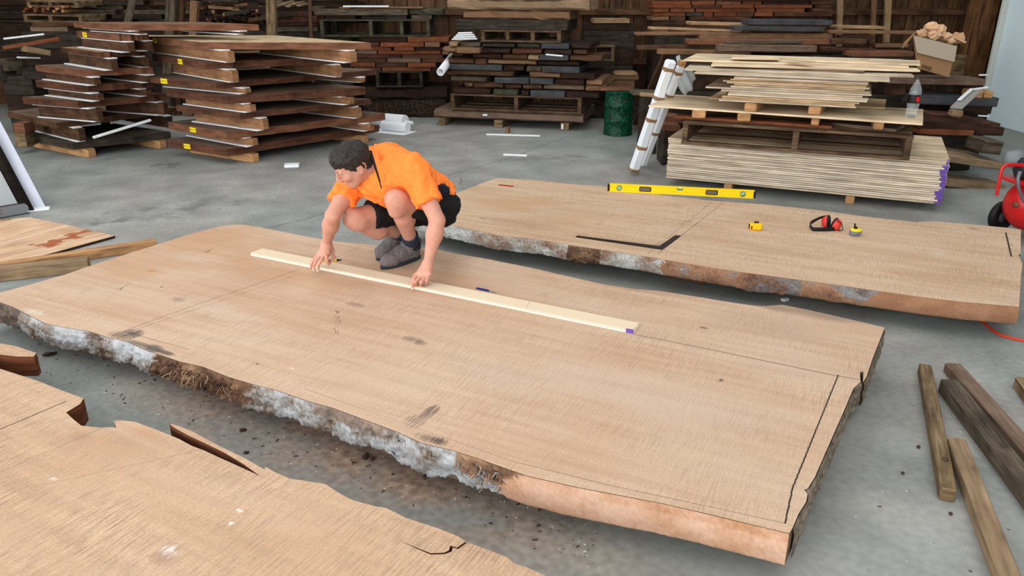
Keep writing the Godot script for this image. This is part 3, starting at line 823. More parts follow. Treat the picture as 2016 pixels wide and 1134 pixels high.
# mesh a field as surface nets; wrinkle(p, d) may bend the distance, mask(p) may cut it
func nets(st: SurfaceTool, prims: Array, cell: float, bend: Variant = null, cut: Variant = null) -> void:
	var lo := Vector3.ONE * 1e9
	var hi := -lo
	var boxes := []
	for q in prims:
		var a: Vector3
		var b: Vector3
		if q[0][0] == "c":
			var r: float = maxf(q[3], q[4])
			a = (q[1] as Vector3).min(q[2]) - Vector3.ONE * r
			b = (q[1] as Vector3).max(q[2]) + Vector3.ONE * r
		else:
			var r: Vector3 = q[2]
			var m := maxf(r.x, maxf(r.y, r.z))
			a = q[1].origin - Vector3.ONE * m
			b = q[1].origin + Vector3.ONE * m
		var g: float = (q[5] if q[0][0] == "c" else q[3]) + cell * 2.5
		boxes.append([a - Vector3.ONE * g, b + Vector3.ONE * g])
		if q[0].length() == 1:
			lo = lo.min(a); hi = hi.max(b)
	lo -= Vector3.ONE * cell * 4.0
	hi += Vector3.ONE * cell * 4.0
	var n := Vector3i(((hi - lo) / cell).ceil()) + Vector3i.ONE
	var f := PackedFloat32Array()
	f.resize(n.x * n.y * n.z)
	f.fill(1.0)
	var sy := n.x
	var sz := n.x * n.y
	for qi in prims.size():
		var q: Array = prims[qi]
		var a := Vector3i(((boxes[qi][0] - lo) / cell).floor()).clamp(Vector3i.ZERO, n - Vector3i.ONE)
		var b := Vector3i(((boxes[qi][1] - lo) / cell).ceil()).clamp(Vector3i.ZERO, n - Vector3i.ONE)
		var k: float = q[5] if q[0][0] == "c" else q[3]
		var sub: bool = q[0].length() > 1
		var is_c: bool = q[0][0] == "c"
		var inv := Transform3D.IDENTITY if is_c else (q[1] as Transform3D).affine_inverse()
		for z in range(a.z, b.z + 1):
			for y in range(a.y, b.y + 1):
				for x in range(a.x, b.x + 1):
					var p := lo + Vector3(x, y, z) * cell
					var d: float
					if is_c: d = pdist(q, p)
					else:
						var v := inv * p
						var r: Vector3 = q[2]
						var k0 := (v / r).length()
						d = k0 * (k0 - 1.0) / maxf((v / (r * r)).length(), 1e-6)
					var i := x + y * sy + z * sz
					if sub: f[i] = -smin(-f[i], d, k)
					else: f[i] = smin(f[i], d, k)
	if bend != null or cut != null:
		for z in n.z:
			for y in n.y:
				for x in n.x:
					var i := x + y * sy + z * sz
					if f[i] < 0.04:
						var p := lo + Vector3(x, y, z) * cell
						if bend != null and f[i] > -0.04: f[i] += bend.call(p)
						if cut != null: f[i] = maxf(f[i], cut.call(p))
	var vert := PackedVector3Array()
	var idx := PackedInt32Array()
	idx.resize(f.size())
	idx.fill(-1)
	var offs := [0, 1, sy, sy + 1, sz, sz + 1, sz + sy, sz + sy + 1]
	var pos := [Vector3(0, 0, 0), Vector3(1, 0, 0), Vector3(0, 1, 0), Vector3(1, 1, 0), Vector3(0, 0, 1), Vector3(1, 0, 1), Vector3(0, 1, 1), Vector3(1, 1, 1)]
	var edges := [[0, 1], [2, 3], [4, 5], [6, 7], [0, 2], [1, 3], [4, 6], [5, 7], [0, 4], [1, 5], [2, 6], [3, 7]]
	for z in n.z - 1:
		for y in n.y - 1:
			var row := y * sy + z * sz
			for x in n.x - 1:
				var i := row + x
				if f[i] > cell * 3.0: continue
				var neg := 0
				for o in offs:
					if f[i + o] < 0.0: neg += 1
				if neg == 0 or neg == 8: continue
				var s := Vector3.ZERO
				var m := 0
				for e in edges:
					var da := f[i + offs[e[0]]]
					var db := f[i + offs[e[1]]]
					if (da < 0.0) != (db < 0.0):
						s += pos[e[0]].lerp(pos[e[1]], da / (da - db))
						m += 1
				idx[i] = vert.size()
				vert.append(lo + (Vector3(x, y, z) + s / m) * cell)
	st.set_smooth_group(0)
	var quad := func(a: int, b: int, c: int, d: int, flip: bool):
		if a < 0 or b < 0 or c < 0 or d < 0: return
		if flip:
			tri(st, vert[a], vert[c], vert[b]); tri(st, vert[a], vert[d], vert[c])
		else:
			tri(st, vert[a], vert[b], vert[c]); tri(st, vert[a], vert[c], vert[d])
	for z in range(1, n.z - 1):
		for y in range(1, n.y - 1):
			for x in range(1, n.x - 1):
				var i := x + y * sy + z * sz
				if absf(f[i]) > cell * 3.0: continue
				var neg := f[i] < 0.0
				if neg != (f[i + 1] < 0.0): quad.call(idx[i - sy - sz], idx[i - sz], idx[i], idx[i - sy], neg)
				if neg != (f[i + sy] < 0.0): quad.call(idx[i - 1 - sz], idx[i - 1], idx[i], idx[i - sz], neg)
				if neg != (f[i + sz] < 0.0): quad.call(idx[i - 1 - sy], idx[i - sy], idx[i], idx[i - 1], neg)
func skin_mat() -> StandardMaterial3D:
	var im := nbytes(71, 0.03, 4, 256, 256, 256, 256)
	var out := PackedByteArray()
	for i in im.size():
		var c := Color(0.735, 0.515, 0.44).lerp(Color(0.79, 0.595, 0.52), im[i] / 255.0)
		out.append(int(c.r * 255)); out.append(int(c.g * 255)); out.append(int(c.b * 255))
	var m := triplanar(mat(Color.WHITE, 0.55, 0.0, tex(Image.create_from_data(256, 256, false, Image.FORMAT_RGB8, out))), 4.0)
	m.subsurf_scatter_enabled = true
	m.subsurf_scatter_strength = 0.12
	return m
func build_person() -> void:
	var man := thing("person", "man in orange work shirt and black shorts crouching on the slab", "person", Vector3(-0.62, 0.2, -4.38))
	man.set_meta("kind", "thing")
	var off := -man.position
	var fwd := Vector3(-0.45, 0, 0.89).normalized()
	var left := Vector3(0.89, 0, 0.45).normalized()
	var pel := pz(846, 402, -4.5)
	var hipL := pel + left * 0.085 + Vector3(0, -0.01, 0)
	var hipR := pel - left * 0.085 + Vector3(0, -0.01, 0)
	var shL := pz(816, 336, -4.14)
	var shR := pz(697, 352, -4.31)
	var mid := (shL + shR) * 0.5
	var elL := pz(861, 434, -4.02)
	var wrL := pz(843, 518, -3.97)
	var elR := pz(655, 425, -4.08)
	var wrR := pz(643, 478, -4.23)
	var knL := pz(781, 394, -4.09)
	var knR := pz(699, 431, -4.2)
	var anL := Vector3(-0.605, 0.31, -4.385)
	var anR := pz(800, 462, -4.53)
	var skin := skin_mat()
	# ---- head frame: looks down towards his right hand
	var hc := pz(695, 324, -4.10)
	var camU := Vector3(0, cos(deg_to_rad(PITCH)), -sin(deg_to_rad(PITCH)))
	var camB := Vector3(0, sin(deg_to_rad(PITCH)), cos(deg_to_rad(PITCH)))
	var hf := (Vector3(-0.76, 0, 0) - camU * 0.58 + camB * 0.12).normalized()
	var hu := Vector3(-0.42, 0, 0) + camU * 0.56 + camB * 0.72
	hu = (hu - hf * hu.dot(hf)).normalized()
	var hl := hu.cross(hf).normalized()
	var hx := Transform3D(Basis(hl, hu, hf), hc)
	var E := func(c: Vector3, r: Vector3, k := 0.01, op := "e"): return [op, Transform3D(hx.basis, hx * c), r, k]
	var C := func(a: Vector3, b: Vector3, ra: float, rb: float, k := 0.01, op := "c"): return [op, hx * a, hx * b, ra, rb, k]
	var neckB := mid.lerp(pz(750, 318, -4.22), 0.6)
	var st := newst()
	# limbs, neck and trunk
	nets(st, [
		["c", neckB, hx * Vector3(0, -0.05, -0.035), 0.064, 0.058, 0.03],
		["c", pel + Vector3(0, 0.02, 0), mid, 0.10, 0.095, 0.04], ["c", shL, shR, 0.06, 0.06, 0.05],
		["c", shL, shL.lerp(elL, 0.5), 0.058, 0.053, 0.03], ["c", shL.lerp(elL, 0.45), elL, 0.055, 0.042, 0.03],
		["c", elL, elL.lerp(wrL, 0.35), 0.041, 0.046, 0.02], ["c", elL.lerp(wrL, 0.3), wrL, 0.046, 0.026, 0.02],
		["c", shR, shR.lerp(elR, 0.5), 0.056, 0.052, 0.03], ["c", shR.lerp(elR, 0.45), elR, 0.053, 0.041, 0.03],
		["c", elR, elR.lerp(wrR, 0.35), 0.040, 0.045, 0.02], ["c", elR.lerp(wrR, 0.3), wrR, 0.045, 0.026, 0.02],
		["c", hipL, knL, 0.085, 0.060, 0.03], ["c", hipR, knR, 0.085, 0.060, 0.03],
		["c", knL + Vector3(-0.012, 0.012, 0.012), knL + Vector3(-0.006, -0.06, 0.0), 0.050, 0.046, 0.025],
		["c", knL, knL.lerp(anL, 0.42) + Vector3(0.012, 0, -0.03), 0.054, 0.056, 0.025], ["c", knL.lerp(anL, 0.38), anL, 0.052, 0.036, 0.025],
		["c", knR + Vector3(-0.015, 0.008, 0.01), knR + Vector3(0.02, -0.02, 0.0), 0.052, 0.05, 0.025],
		["c", knR, knR.lerp(anR, 0.42) + Vector3(0, -0.03, 0), 0.054, 0.057, 0.025], ["c", knR.lerp(anR, 0.38), anR, 0.053, 0.037, 0.025],
	], 0.011)
	# head
	var ear := func(s: float): return [E.call(Vector3(0.079 * s, -0.004, -0.012), Vector3(0.009, 0.031, 0.019), 0.006), E.call(Vector3(0.083 * s, -0.022, -0.006), Vector3(0.007, 0.012, 0.010), 0.006), E.call(Vector3(0.091 * s, 0.002, -0.006), Vector3(0.006, 0.016, 0.009), 0.005, "es")]
	var hp := [
		E.call(Vector3(0, 0.035, -0.014), Vector3(0.077, 0.088, 0.097), 0.01),
		E.call(Vector3(0, -0.028, 0.03), Vector3(0.061, 0.083, 0.066), 0.03),
		C.call(Vector3(0.048, -0.03, -0.005), Vector3(0.026, -0.088, 0.055), 0.026, 0.020, 0.03), C.call(Vector3(-0.048, -0.03, -0.005), Vector3(-0.026, -0.088, 0.055), 0.026, 0.020, 0.03),
		E.call(Vector3(0, -0.096, 0.066), Vector3(0.024, 0.018, 0.018), 0.025),
		C.call(Vector3(-0.036, 0.024, 0.082), Vector3(0.036, 0.024, 0.082), 0.013, 0.013, 0.018),
		C.call(Vector3(0, 0.016, 0.094), Vector3(0, -0.028, 0.114), 0.0085, 0.0125, 0.010),
		E.call(Vector3(0.012, -0.034, 0.103), Vector3(0.009, 0.008, 0.011), 0.006), E.call(Vector3(-0.012, -0.034, 0.103), Vector3(0.009, 0.008, 0.011), 0.006),
		E.call(Vector3(0.043, -0.018, 0.066), Vector3(0.022, 0.02, 0.02), 0.025), E.call(Vector3(-0.043, -0.018, 0.066), Vector3(0.022, 0.02, 0.02), 0.025),
		E.call(Vector3(0.031, 0.003, 0.099), Vector3(0.017, 0.011, 0.014), 0.010, "es"), E.call(Vector3(-0.031, 0.003, 0.099), Vector3(0.017, 0.011, 0.014), 0.010, "es"),
		E.call(Vector3(0.031, 0.002, 0.079), Vector3(0.014, 0.011, 0.013), 0.004), E.call(Vector3(-0.031, 0.002, 0.079), Vector3(0.014, 0.011, 0.013), 0.004),
		C.call(Vector3(-0.016, -0.060, 0.089), Vector3(0.016, -0.060, 0.089), 0.0085, 0.0085, 0.008), C.call(Vector3(-0.013, -0.072, 0.086), Vector3(0.013, -0.072, 0.086), 0.009, 0.009, 0.008),
		C.call(Vector3(-0.024, -0.066, 0.094), Vector3(0.024, -0.066, 0.094), 0.0022, 0.0022, 0.003, "cs"),
		C.call(Vector3(0, -0.04, -0.03), Vector3(0, -0.13, -0.055), 0.056, 0.058, 0.03)]
	hp.append_array(ear.call(1.0)); hp.append_array(ear.call(-1.0))
	nets(st, hp, 0.004)
	# ---- hands: palm webs from the wrist to each knuckle, then each finger as its own chain
	var hand := func(wr: Vector3, arm: Vector3, chains: Array, thumb: Array):
		var pr := [["c", wr + arm * 0.03, wr, 0.027, 0.026, 0.02]]
		for c in chains: pr.append(["c", wr.lerp(c[0], 0.12), c[0], 0.020, 0.0125, 0.022])
		for i in chains.size() - 1: pr.append(["c", chains[i][0], chains[i + 1][0], 0.0118, 0.0118, 0.012])
		pr.append(["c", wr.lerp(thumb[0], 0.1), thumb[0], 0.019, 0.016, 0.02])
		for c in chains + [thumb]:
			for i in c.size() - 1:
				var r0: float = 0.0112 - 0.0012 * i
				pr.append(["c", c[i], c[i + 1], r0, r0 - 0.0014, 0.003])
		nets(st, pr, 0.0034)
	var TOP := 0.218
	# right hand: fingertips press the strip, forefinger and thumb hold a marker
	var rA := [pz(626, 502, -4.215), pz(617, 513, -4.19), pz(613, 521, -4.20), px(612, 527, TOP + 0.008)]
	var rB := [pz(632, 501, -4.19), pz(623, 512, -4.165), pz(618.5, 522, -4.165), px(617.5, 530, TOP + 0.008)]
	var rC := [pz(639, 501, -4.18), pz(632, 512, -4.15), pz(627, 522, -4.15), px(626, 531.5, TOP + 0.008)]
	var rD := [pz(646, 500, -4.19), pz(642.5, 506, -4.15), pz(644, 514, -4.15), pz(647, 521, -4.165)]
	var rT := [pz(654, 494, -4.235), pz(657, 505, -4.215), pz(654, 513, -4.19), pz(650, 517, -4.18)]
	hand.call(wrR, (elR - wrR).normalized(), [rA, rB, rC, rD], rT)
	# left hand: forefinger over the edge, the others curled on the strip
	var lI := [pz(822, 541, -3.955), pz(813.5, 551, -3.915), pz(811, 560, -3.905), px(812, 568, 0.213)]
	var lM := [pz(830, 543, -3.94), pz(818, 555, -3.895), pz(819, 562, -3.915), pz(825, 563, -3.935)]
	var lR := [pz(838, 543, -3.935), pz(829, 556, -3.885), pz(829, 563, -3.91), pz(834, 563, -3.93)]
	var lP := [pz(845, 540, -3.935), pz(840, 552, -3.89), pz(839, 558, -3.91), pz(842, 560, -3.93)]
	var lT := [pz(828, 532, -3.99), pz(816, 543, -3.97), pz(812, 550, -3.945), pz(813, 557, -3.935)]
	hand.call(wrL, (elL - wrL).normalized(), [lI, lM, lR, lP], lT)
	shift(obj("body", st, skin, man), off)
	# nails
	for c in [rB, rC, lI]:
		var nail := newst()
		var d: Vector3 = (c[3] - c[2]).normalized()
		var o := (camB - d * camB.dot(d)).normalized()
		lathe(nail, [Vector2(0, 0.0012), Vector2(0.0045, 0.0006), Vector2(0.0052, 0)], 8, Transform3D(Basis(d.cross(o).normalized(), o, d), c[3] + o * 0.0068 + d * 0.002))
		shift(obj("fingernail", nail, mat(Color(0.93, 0.80, 0.74), 0.35), man), off)
	# ---- hair: a cap cut at the hairline and broken into locks
	var hn := noise(81, 42.0, 3)
	var hn2 := noise(82, 12.0, 3)
	var hst := newst()
	var hinv := hx.affine_inverse()
	nets(hst, [
		E.call(Vector3(0, 0.040, -0.016), Vector3(0.0835, 0.094, 0.103), 0.01), E.call(Vector3(0, 0.082, 0.040), Vector3(0.064, 0.042, 0.056), 0.03), E.call(Vector3(0, -0.018, -0.055), Vector3(0.060, 0.060, 0.050), 0.02),
	], 0.0045, func(p: Vector3):
		var v := hinv * p
		return hn.get_noise_3d(v.x * 1.6, v.y * 0.5, v.z * 0.6) * 0.010 + hn2.get_noise_3d(v.x, v.y, v.z) * 0.006,
	func(p: Vector3):
		var v := hinv * p
		var edge := 0.046 + 0.9 * (v.z - 0.07) + hn.get_noise_3d(v.x * 2.0, 0.0, v.z * 2.0) * 0.018
		if v.z < -0.045: edge = -0.062
		if v.z > 0.055: edge = 0.040 + absf(v.x) * 0.15 + hn.get_noise_3d(v.x * 2.0, 0.0, 0.0) * 0.02
		return edge - v.y)
	var hm := triplanar(mat(Color(0.20, 0.17, 0.155), 0.55, 0.0, T.fine), 9.0)
	hm.albedo_color = Color(0.36, 0.32, 0.30)
	shift(obj("hair", hst, hm, man), off).set_meta("label", "short dark brown hair")
	for s in [-1.0, 1.0]:
		var brow := newst()
		tube(brow, [hx * Vector3(0.012 * s, 0.026, 0.0955), hx * Vector3(0.028 * s, 0.031, 0.0935), hx * Vector3(0.046 * s, 0.026, 0.084)], [0.003, 0.0038, 0.002], 6)
		shift(obj("eyebrow", brow, hm, man), off)
		brow = newst()
		tube(brow, [hx * Vector3(0.018 * s, -0.006, 0.0905), hx * Vector3(0.031 * s, -0.009, 0.0915), hx * Vector3(0.043 * s, -0.005, 0.0855)], [0.0012, 0.0016, 0.001], 5)
		shift(obj("eyelashes", brow, hm, man), off)
	# ---- shirt
	var orange := triplanar(mat(Color(1.0, 0.515, 0.21), 0.75, 0.0), 6.0)
	bumpy(orange, T.fine, 0.06)
	var navy := mat(Color(0.11, 0.10, 0.15), 0.85)
	var wn := noise(91, 7.0, 2)
	var wn2 := noise(92, 16.0, 2)
	var back := (mid - pel).normalized()
	var sst := newst()
	var up_back := -fwd * 0.05 + Vector3(0, 0.05, 0)
	var cuffL := shL.lerp(elL, 0.66)
	var cuffR := shR.lerp(elR, 0.62)
	nets(sst, [
		["c", mid - left * 0.10 + up_back * 0.4, pel.lerp(mid, 0.08) - left * 0.065 + up_back * 0.7, 0.125, 0.115, 0.05, true],
		["c", mid + left * 0.10 + up_back * 0.4, pel.lerp(mid, 0.08) + left * 0.065 + up_back * 0.7, 0.125, 0.118, 0.05, true],
		["c", mid + up_back, pel.lerp(mid, 0.2) + up_back, 0.12, 0.11, 0.05],
		["c", shL + Vector3(0, -0.005, 0), shR + Vector3(0, -0.005, 0), 0.078, 0.076, 0.05],
		["c", neckB - hf * 0.0, mid, 0.072, 0.10, 0.04],
		["c", mid + fwd * 0.03 + Vector3(0, -0.03, 0), pel.lerp(mid, 0.4) + fwd * 0.05, 0.125, 0.11, 0.05],
		["c", shL - (elL - shL) * 0.05, cuffL, 0.078, 0.080, 0.04, true],
		["c", shR - (elR - shR) * 0.05, cuffR, 0.076, 0.079, 0.04, true]],
		0.010, func(p: Vector3):
			var a := p.dot(Vector3(0.6, 0.7, 0.3)) * 2.2
			var b := p.dot(Vector3(-0.7, 0.5, 0.4)) * 0.8
			return absf(wn.get_noise_3d(a * 1.1, b, p.dot(Vector3(0.2, -0.5, 0.8)))) * 0.034 - 0.008 + wn2.get_noise_3d(b * 2.0, a, p.z) * 0.005,
		func(p: Vector3):
			# open neck
			return 0.066 - (p - neckB).cross((hx * Vector3(0, -0.05, -0.03) - neckB).normalized()).length() if (p - neckB).dot((hc - neckB).normalized()) > 0.012 else -1.0)
	shift(obj("shirt", sst, orange, man), off).set_meta("label", "fluorescent orange short-sleeved polo shirt")
	# collar: a folded band, orange outside with navy piping
	var nd := (hx * Vector3(0, -0.05, -0.03) - neckB).normalized()
	var cb := along(nd, Vector3.UP)
	var col := newst()
	var pip := newst()
	var rim := []
	for i in 25:
		var a := deg_to_rad(-150.0 + 300.0 * i / 24.0)
		var dirv := (cb.y * cos(a) + cb.z * sin(a))
		rim.append([neckB + nd * 0.052 + dirv * 0.070, neckB + nd * (0.012 - 0.022 * pow(absf(a) / 2.6, 2.0)) + dirv * 0.100])
	for i in 24:
		var a: Vector3 = rim[i][0]; var b: Vector3 = rim[i + 1][0]; var c: Vector3 = rim[i + 1][1]; var d: Vector3 = rim[i][1]
		face(col, [a, b, c, d], [Vector2.ZERO, Vector2.ZERO, Vector2.ZERO, Vector2.ZERO], neckB)
		var ins := func(p: Vector3): return p.lerp(neckB, 0.06) - nd * 0.002
		face(col, [ins.call(a), ins.call(b), ins.call(c), ins.call(d)], [Vector2.ZERO, Vector2.ZERO, Vector2.ZERO, Vector2.ZERO], neckB + (a - neckB) * 3.0)
	tube(pip, rim.map(func(r): return r[1]), 0.0035, 6)
	var pip2 := newst()
	tube(pip2, rim.map(func(r): return r[0]), 0.004, 6)
	var cl := shift(obj("collar", col, orange, man), off)
	obj("piping", pip, navy, cl)
	obj("piping", pip2, navy, cl)
	# open collar flap and placket down the front
	var fa := [pz(729, 297, -4.125), pz(734, 313, -4.105), pz(740, 333, -4.083), pz(746, 352, -4.072), pz(751, 371, -4.068)]
	var fb := [pz(742, 296, -4.14), pz(746, 312, -4.112), pz(752, 332, -4.09), pz(757, 351, -4.08), pz(755, 369, -4.075)]
	var fs := newst()
	fs.set_smooth_group(0)
	for i in 4:
		for e in [0.0, -0.012]:
			var ov := Vector3(0, 0, e)
			face(fs, [fa[i] + ov, fb[i] + ov, fb[i + 1] + ov, fa[i + 1] + ov], [Vector2.ZERO, Vector2.ZERO, Vector2.ZERO, Vector2.ZERO], fa[i] + Vector3(0, 0, -0.006))
	var fl := shift(obj("collar_flap", fs, orange, man), off)
	var fp := newst()
	tube(fp, fa, [0.008, 0.0075, 0.0065, 0.005, 0.003], 8)
	obj("lining", fp, navy, fl)
	# navy side panel below the sleeve
	var pan := newst()
	var pc := pz(864, 374, -4.34)
	nets(pan, [["e", at(pc, along((mid - pel).normalized(), left)), Vector3(0.085, 0.05, 0.045), 0.01]], 0.006, func(p: Vector3): return wn2.get_noise_3d(p.x, p.y, p.z) * 0.012)
	shift(obj("side_panel", pan, navy, man), off)
	# ---- shorts
	var blk := triplanar(mat(Color(0.085, 0.082, 0.09), 0.85), 6.0)
	bumpy(blk, T.fine, 0.06)
	var sh := newst()
	nets(sh, [
		["c", pel - left * 0.05 + Vector3(0, -0.01, 0), pel + left * 0.05 + Vector3(0, -0.01, 0), 0.128, 0.128, 0.05],
		["c", pel - left * 0.04, pel.lerp(mid, 0.25) - left * 0.04, 0.118, 0.115, 0.04], ["c", pel + left * 0.04, pel.lerp(mid, 0.25) + left * 0.04, 0.118, 0.115, 0.04],
		["c", hipL, hipL.lerp(knL, 0.74), 0.105, 0.083, 0.04, true], ["c", hipR, hipR.lerp(knR, 0.78), 0.105, 0.084, 0.04, true]],
		0.010, func(p: Vector3): return wn.get_noise_3d(p.x * 1.4, p.y * 2.0, p.z) * 0.014)
	shift(obj("shorts", sh, blk, man), off).set_meta("label", "black work shorts")
	# ---- socks and boots
	var sock := triplanar(mat(Color(0.17, 0.19, 0.25), 0.95), 8.0)
	bumpy(sock, T.fine, 0.1)
	var hide := mat(Color(0.40, 0.37, 0.37), 0.8)
	bumpy(triplanar(hide, 5.0), T.fine, 0.1)
	hide.albedo_color = Color(0.40, 0.37, 0.375)
	var rub := mat(Color(0.17, 0.18, 0.20), 0.8)
	for q in [[anL, Vector3(-0.585, 0.2, -4.425), Vector3(-0.765, 0.2, -4.245), knL, 0.0], [anR, Vector3(-0.66, 0.222, -4.60), Vector3(-0.805, 0.2, -4.42), knR, 0.028]]:
		var an: Vector3 = q[0]
		var heel: Vector3 = q[1] + Vector3(0, q[4], 0)
		var toe: Vector3 = q[2]
		var d := (toe - heel).normalized()
		var sd := d.cross(Vector3.UP).normalized()
		var u := sd.cross(d)
		var sk := newst()
		var shin: Vector3 = (q[3] - an).normalized()
		nets(sk, [["c", an - shin * 0.03, an + shin * 0.10, 0.046, 0.052, 0.01, true]], 0.006, func(p: Vector3): return sin(p.dot(shin) * 500.0) * 0.002)
		shift(obj("sock", sk, sock, man), off)
		var bt := newst()
		var P := func(f: float, s: float, h: float): return heel + d * f + sd * s + u * h
		var topb: Vector3 = P.call(0.055, 0.0, 0.085)
		nets(bt, [
			["c", P.call(0.03, 0, 0.045), P.call(0.13, 0, 0.05), 0.037, 0.041, 0.02], ["c", P.call(0.13, 0.004, 0.052), P.call(0.215, 0.002, 0.045), 0.043, 0.040, 0.02],
			["c", P.call(0.19, -0.012, 0.042), P.call(0.232, 0.0, 0.04), 0.040, 0.036, 0.02], ["c", P.call(0.14, 0, 0.07), P.call(0.08, 0, 0.098), 0.034, 0.040, 0.03],
			["c", P.call(0.03, 0, 0.06), topb.lerp(an, 0.5), 0.040, 0.046, 0.02], ["c", topb, an + shin * 0.015, 0.047, 0.052, 0.02, true]],
			0.006, func(p: Vector3): return wn2.get_noise_3d(p.x * 2.0, p.y * 2.0, p.z * 2.0) * 0.006, func(p: Vector3): return (heel - p).dot(u) + 0.012)
		var bo := shift(obj("boot", bt, hide, man), off)
		bo.set_meta("label", "dusty grey elastic-sided work boot")
		# sole with lugs
		var so := newst()
		var outl := []
		for i in 28:
			var a := TAU * i / 28.0
			var f := 0.122 + cos(a) * 0.150
			var wdt := 0.043 + 0.008 * cos(a - 0.4) - 0.008 * pow(cos(a * 1.0 + PI), 4.0) * (1.0 if cos(a) < 0.0 else 0.0)
			outl.append(P.call(f, sin(a) * wdt, 0.0))
		for i in 28:
			var a: Vector3 = outl[i]
			var b: Vector3 = outl[(i + 1) % 28]
			var c: Vector3 = P.call(0.12, 0, 0.0)
			face(so, [a + u * 0.022, b + u * 0.022, c + u * 0.022], [Vector2.ZERO, Vector2.ZERO, Vector2.ZERO], c)
			face(so, [a + u * 0.001, b + u * 0.001, c + u * 0.001], [Vector2.ZERO, Vector2.ZERO, Vector2.ZERO], c + u * 0.05)
			face(so, [a + u * 0.001, b + u * 0.001, b + u * 0.022, a + u * 0.022], [Vector2.ZERO, Vector2.ZERO, Vector2.ZERO, Vector2.ZERO], c)
			if i % 2 == 0:
				bx(so, at(a.lerp(c, 0.03) + u * 0.006, along((b - a))), Vector3(0.016, 0.011, 0.006), 0.001)
		obj("sole", so, rub, bo)
		# elastic gusset on either side and pull tabs
		var el := newst()
		for s in [-1.0, 1.0]:
			nets(el, [["e", at(topb.lerp(an, 0.45) + sd * 0.036 * s, along((an - topb).normalized(), d)), Vector3(0.048, 0.030, 0.021), 0.01]], 0.005)
		obj("elastic_panel", el, mat(Color(0.10, 0.11, 0.14), 0.95), bo)
		var tb := newst()
		tube(tb, [an + shin * 0.005 - d * 0.05, an + shin * 0.045 - d * 0.066, an + shin * 0.02 - d * 0.072, an - shin * 0.02 - d * 0.056], 0.005, 6)
		obj("pull_tab", tb, hide, bo)
	# ---- marker in his right hand
	var a0 := pz(636, 515, -4.175)
	var a1 := pz(673, 511.5, -4.215)
	var pd := (a1 - a0)
	var mk := thing("marker_pen", "yellow marker pen with black tip held in the man's right hand", "marker pen", a0)
	var bs := Basis(pd.normalized().cross(Vector3.UP).normalized(), pd.normalized(), pd.normalized().cross(Vector3.UP).normalized().cross(pd.normalized()))
	var L := pd.length()
	var pm := newst()
	lathe(pm, [Vector2(0, 0), Vector2(0.0065, 0), Vector2(0.0065, L * 0.72), Vector2(0, L * 0.72)], 14, Transform3D(bs, Vector3.ZERO))
	obj("barrel", pm, mat(Color(0.93, 0.74, 0.13), 0.4), mk)
	pm = newst()
	lathe(pm, [Vector2(0.0068, L * 0.30), Vector2(0.0068, L * 0.42)], 14, Transform3D(bs, Vector3.ZERO))
	obj("band", pm, M.black, mk)
	pm = newst()
	lathe(pm, [Vector2(0.007, L * 0.72), Vector2(0.0068, L * 0.8), Vector2(0.004, L * 0.92), Vector2(0.0018, L), Vector2(0, L)], 14, Transform3D(bs, Vector3.ZERO))
	obj("tip", pm, M.black, mk)

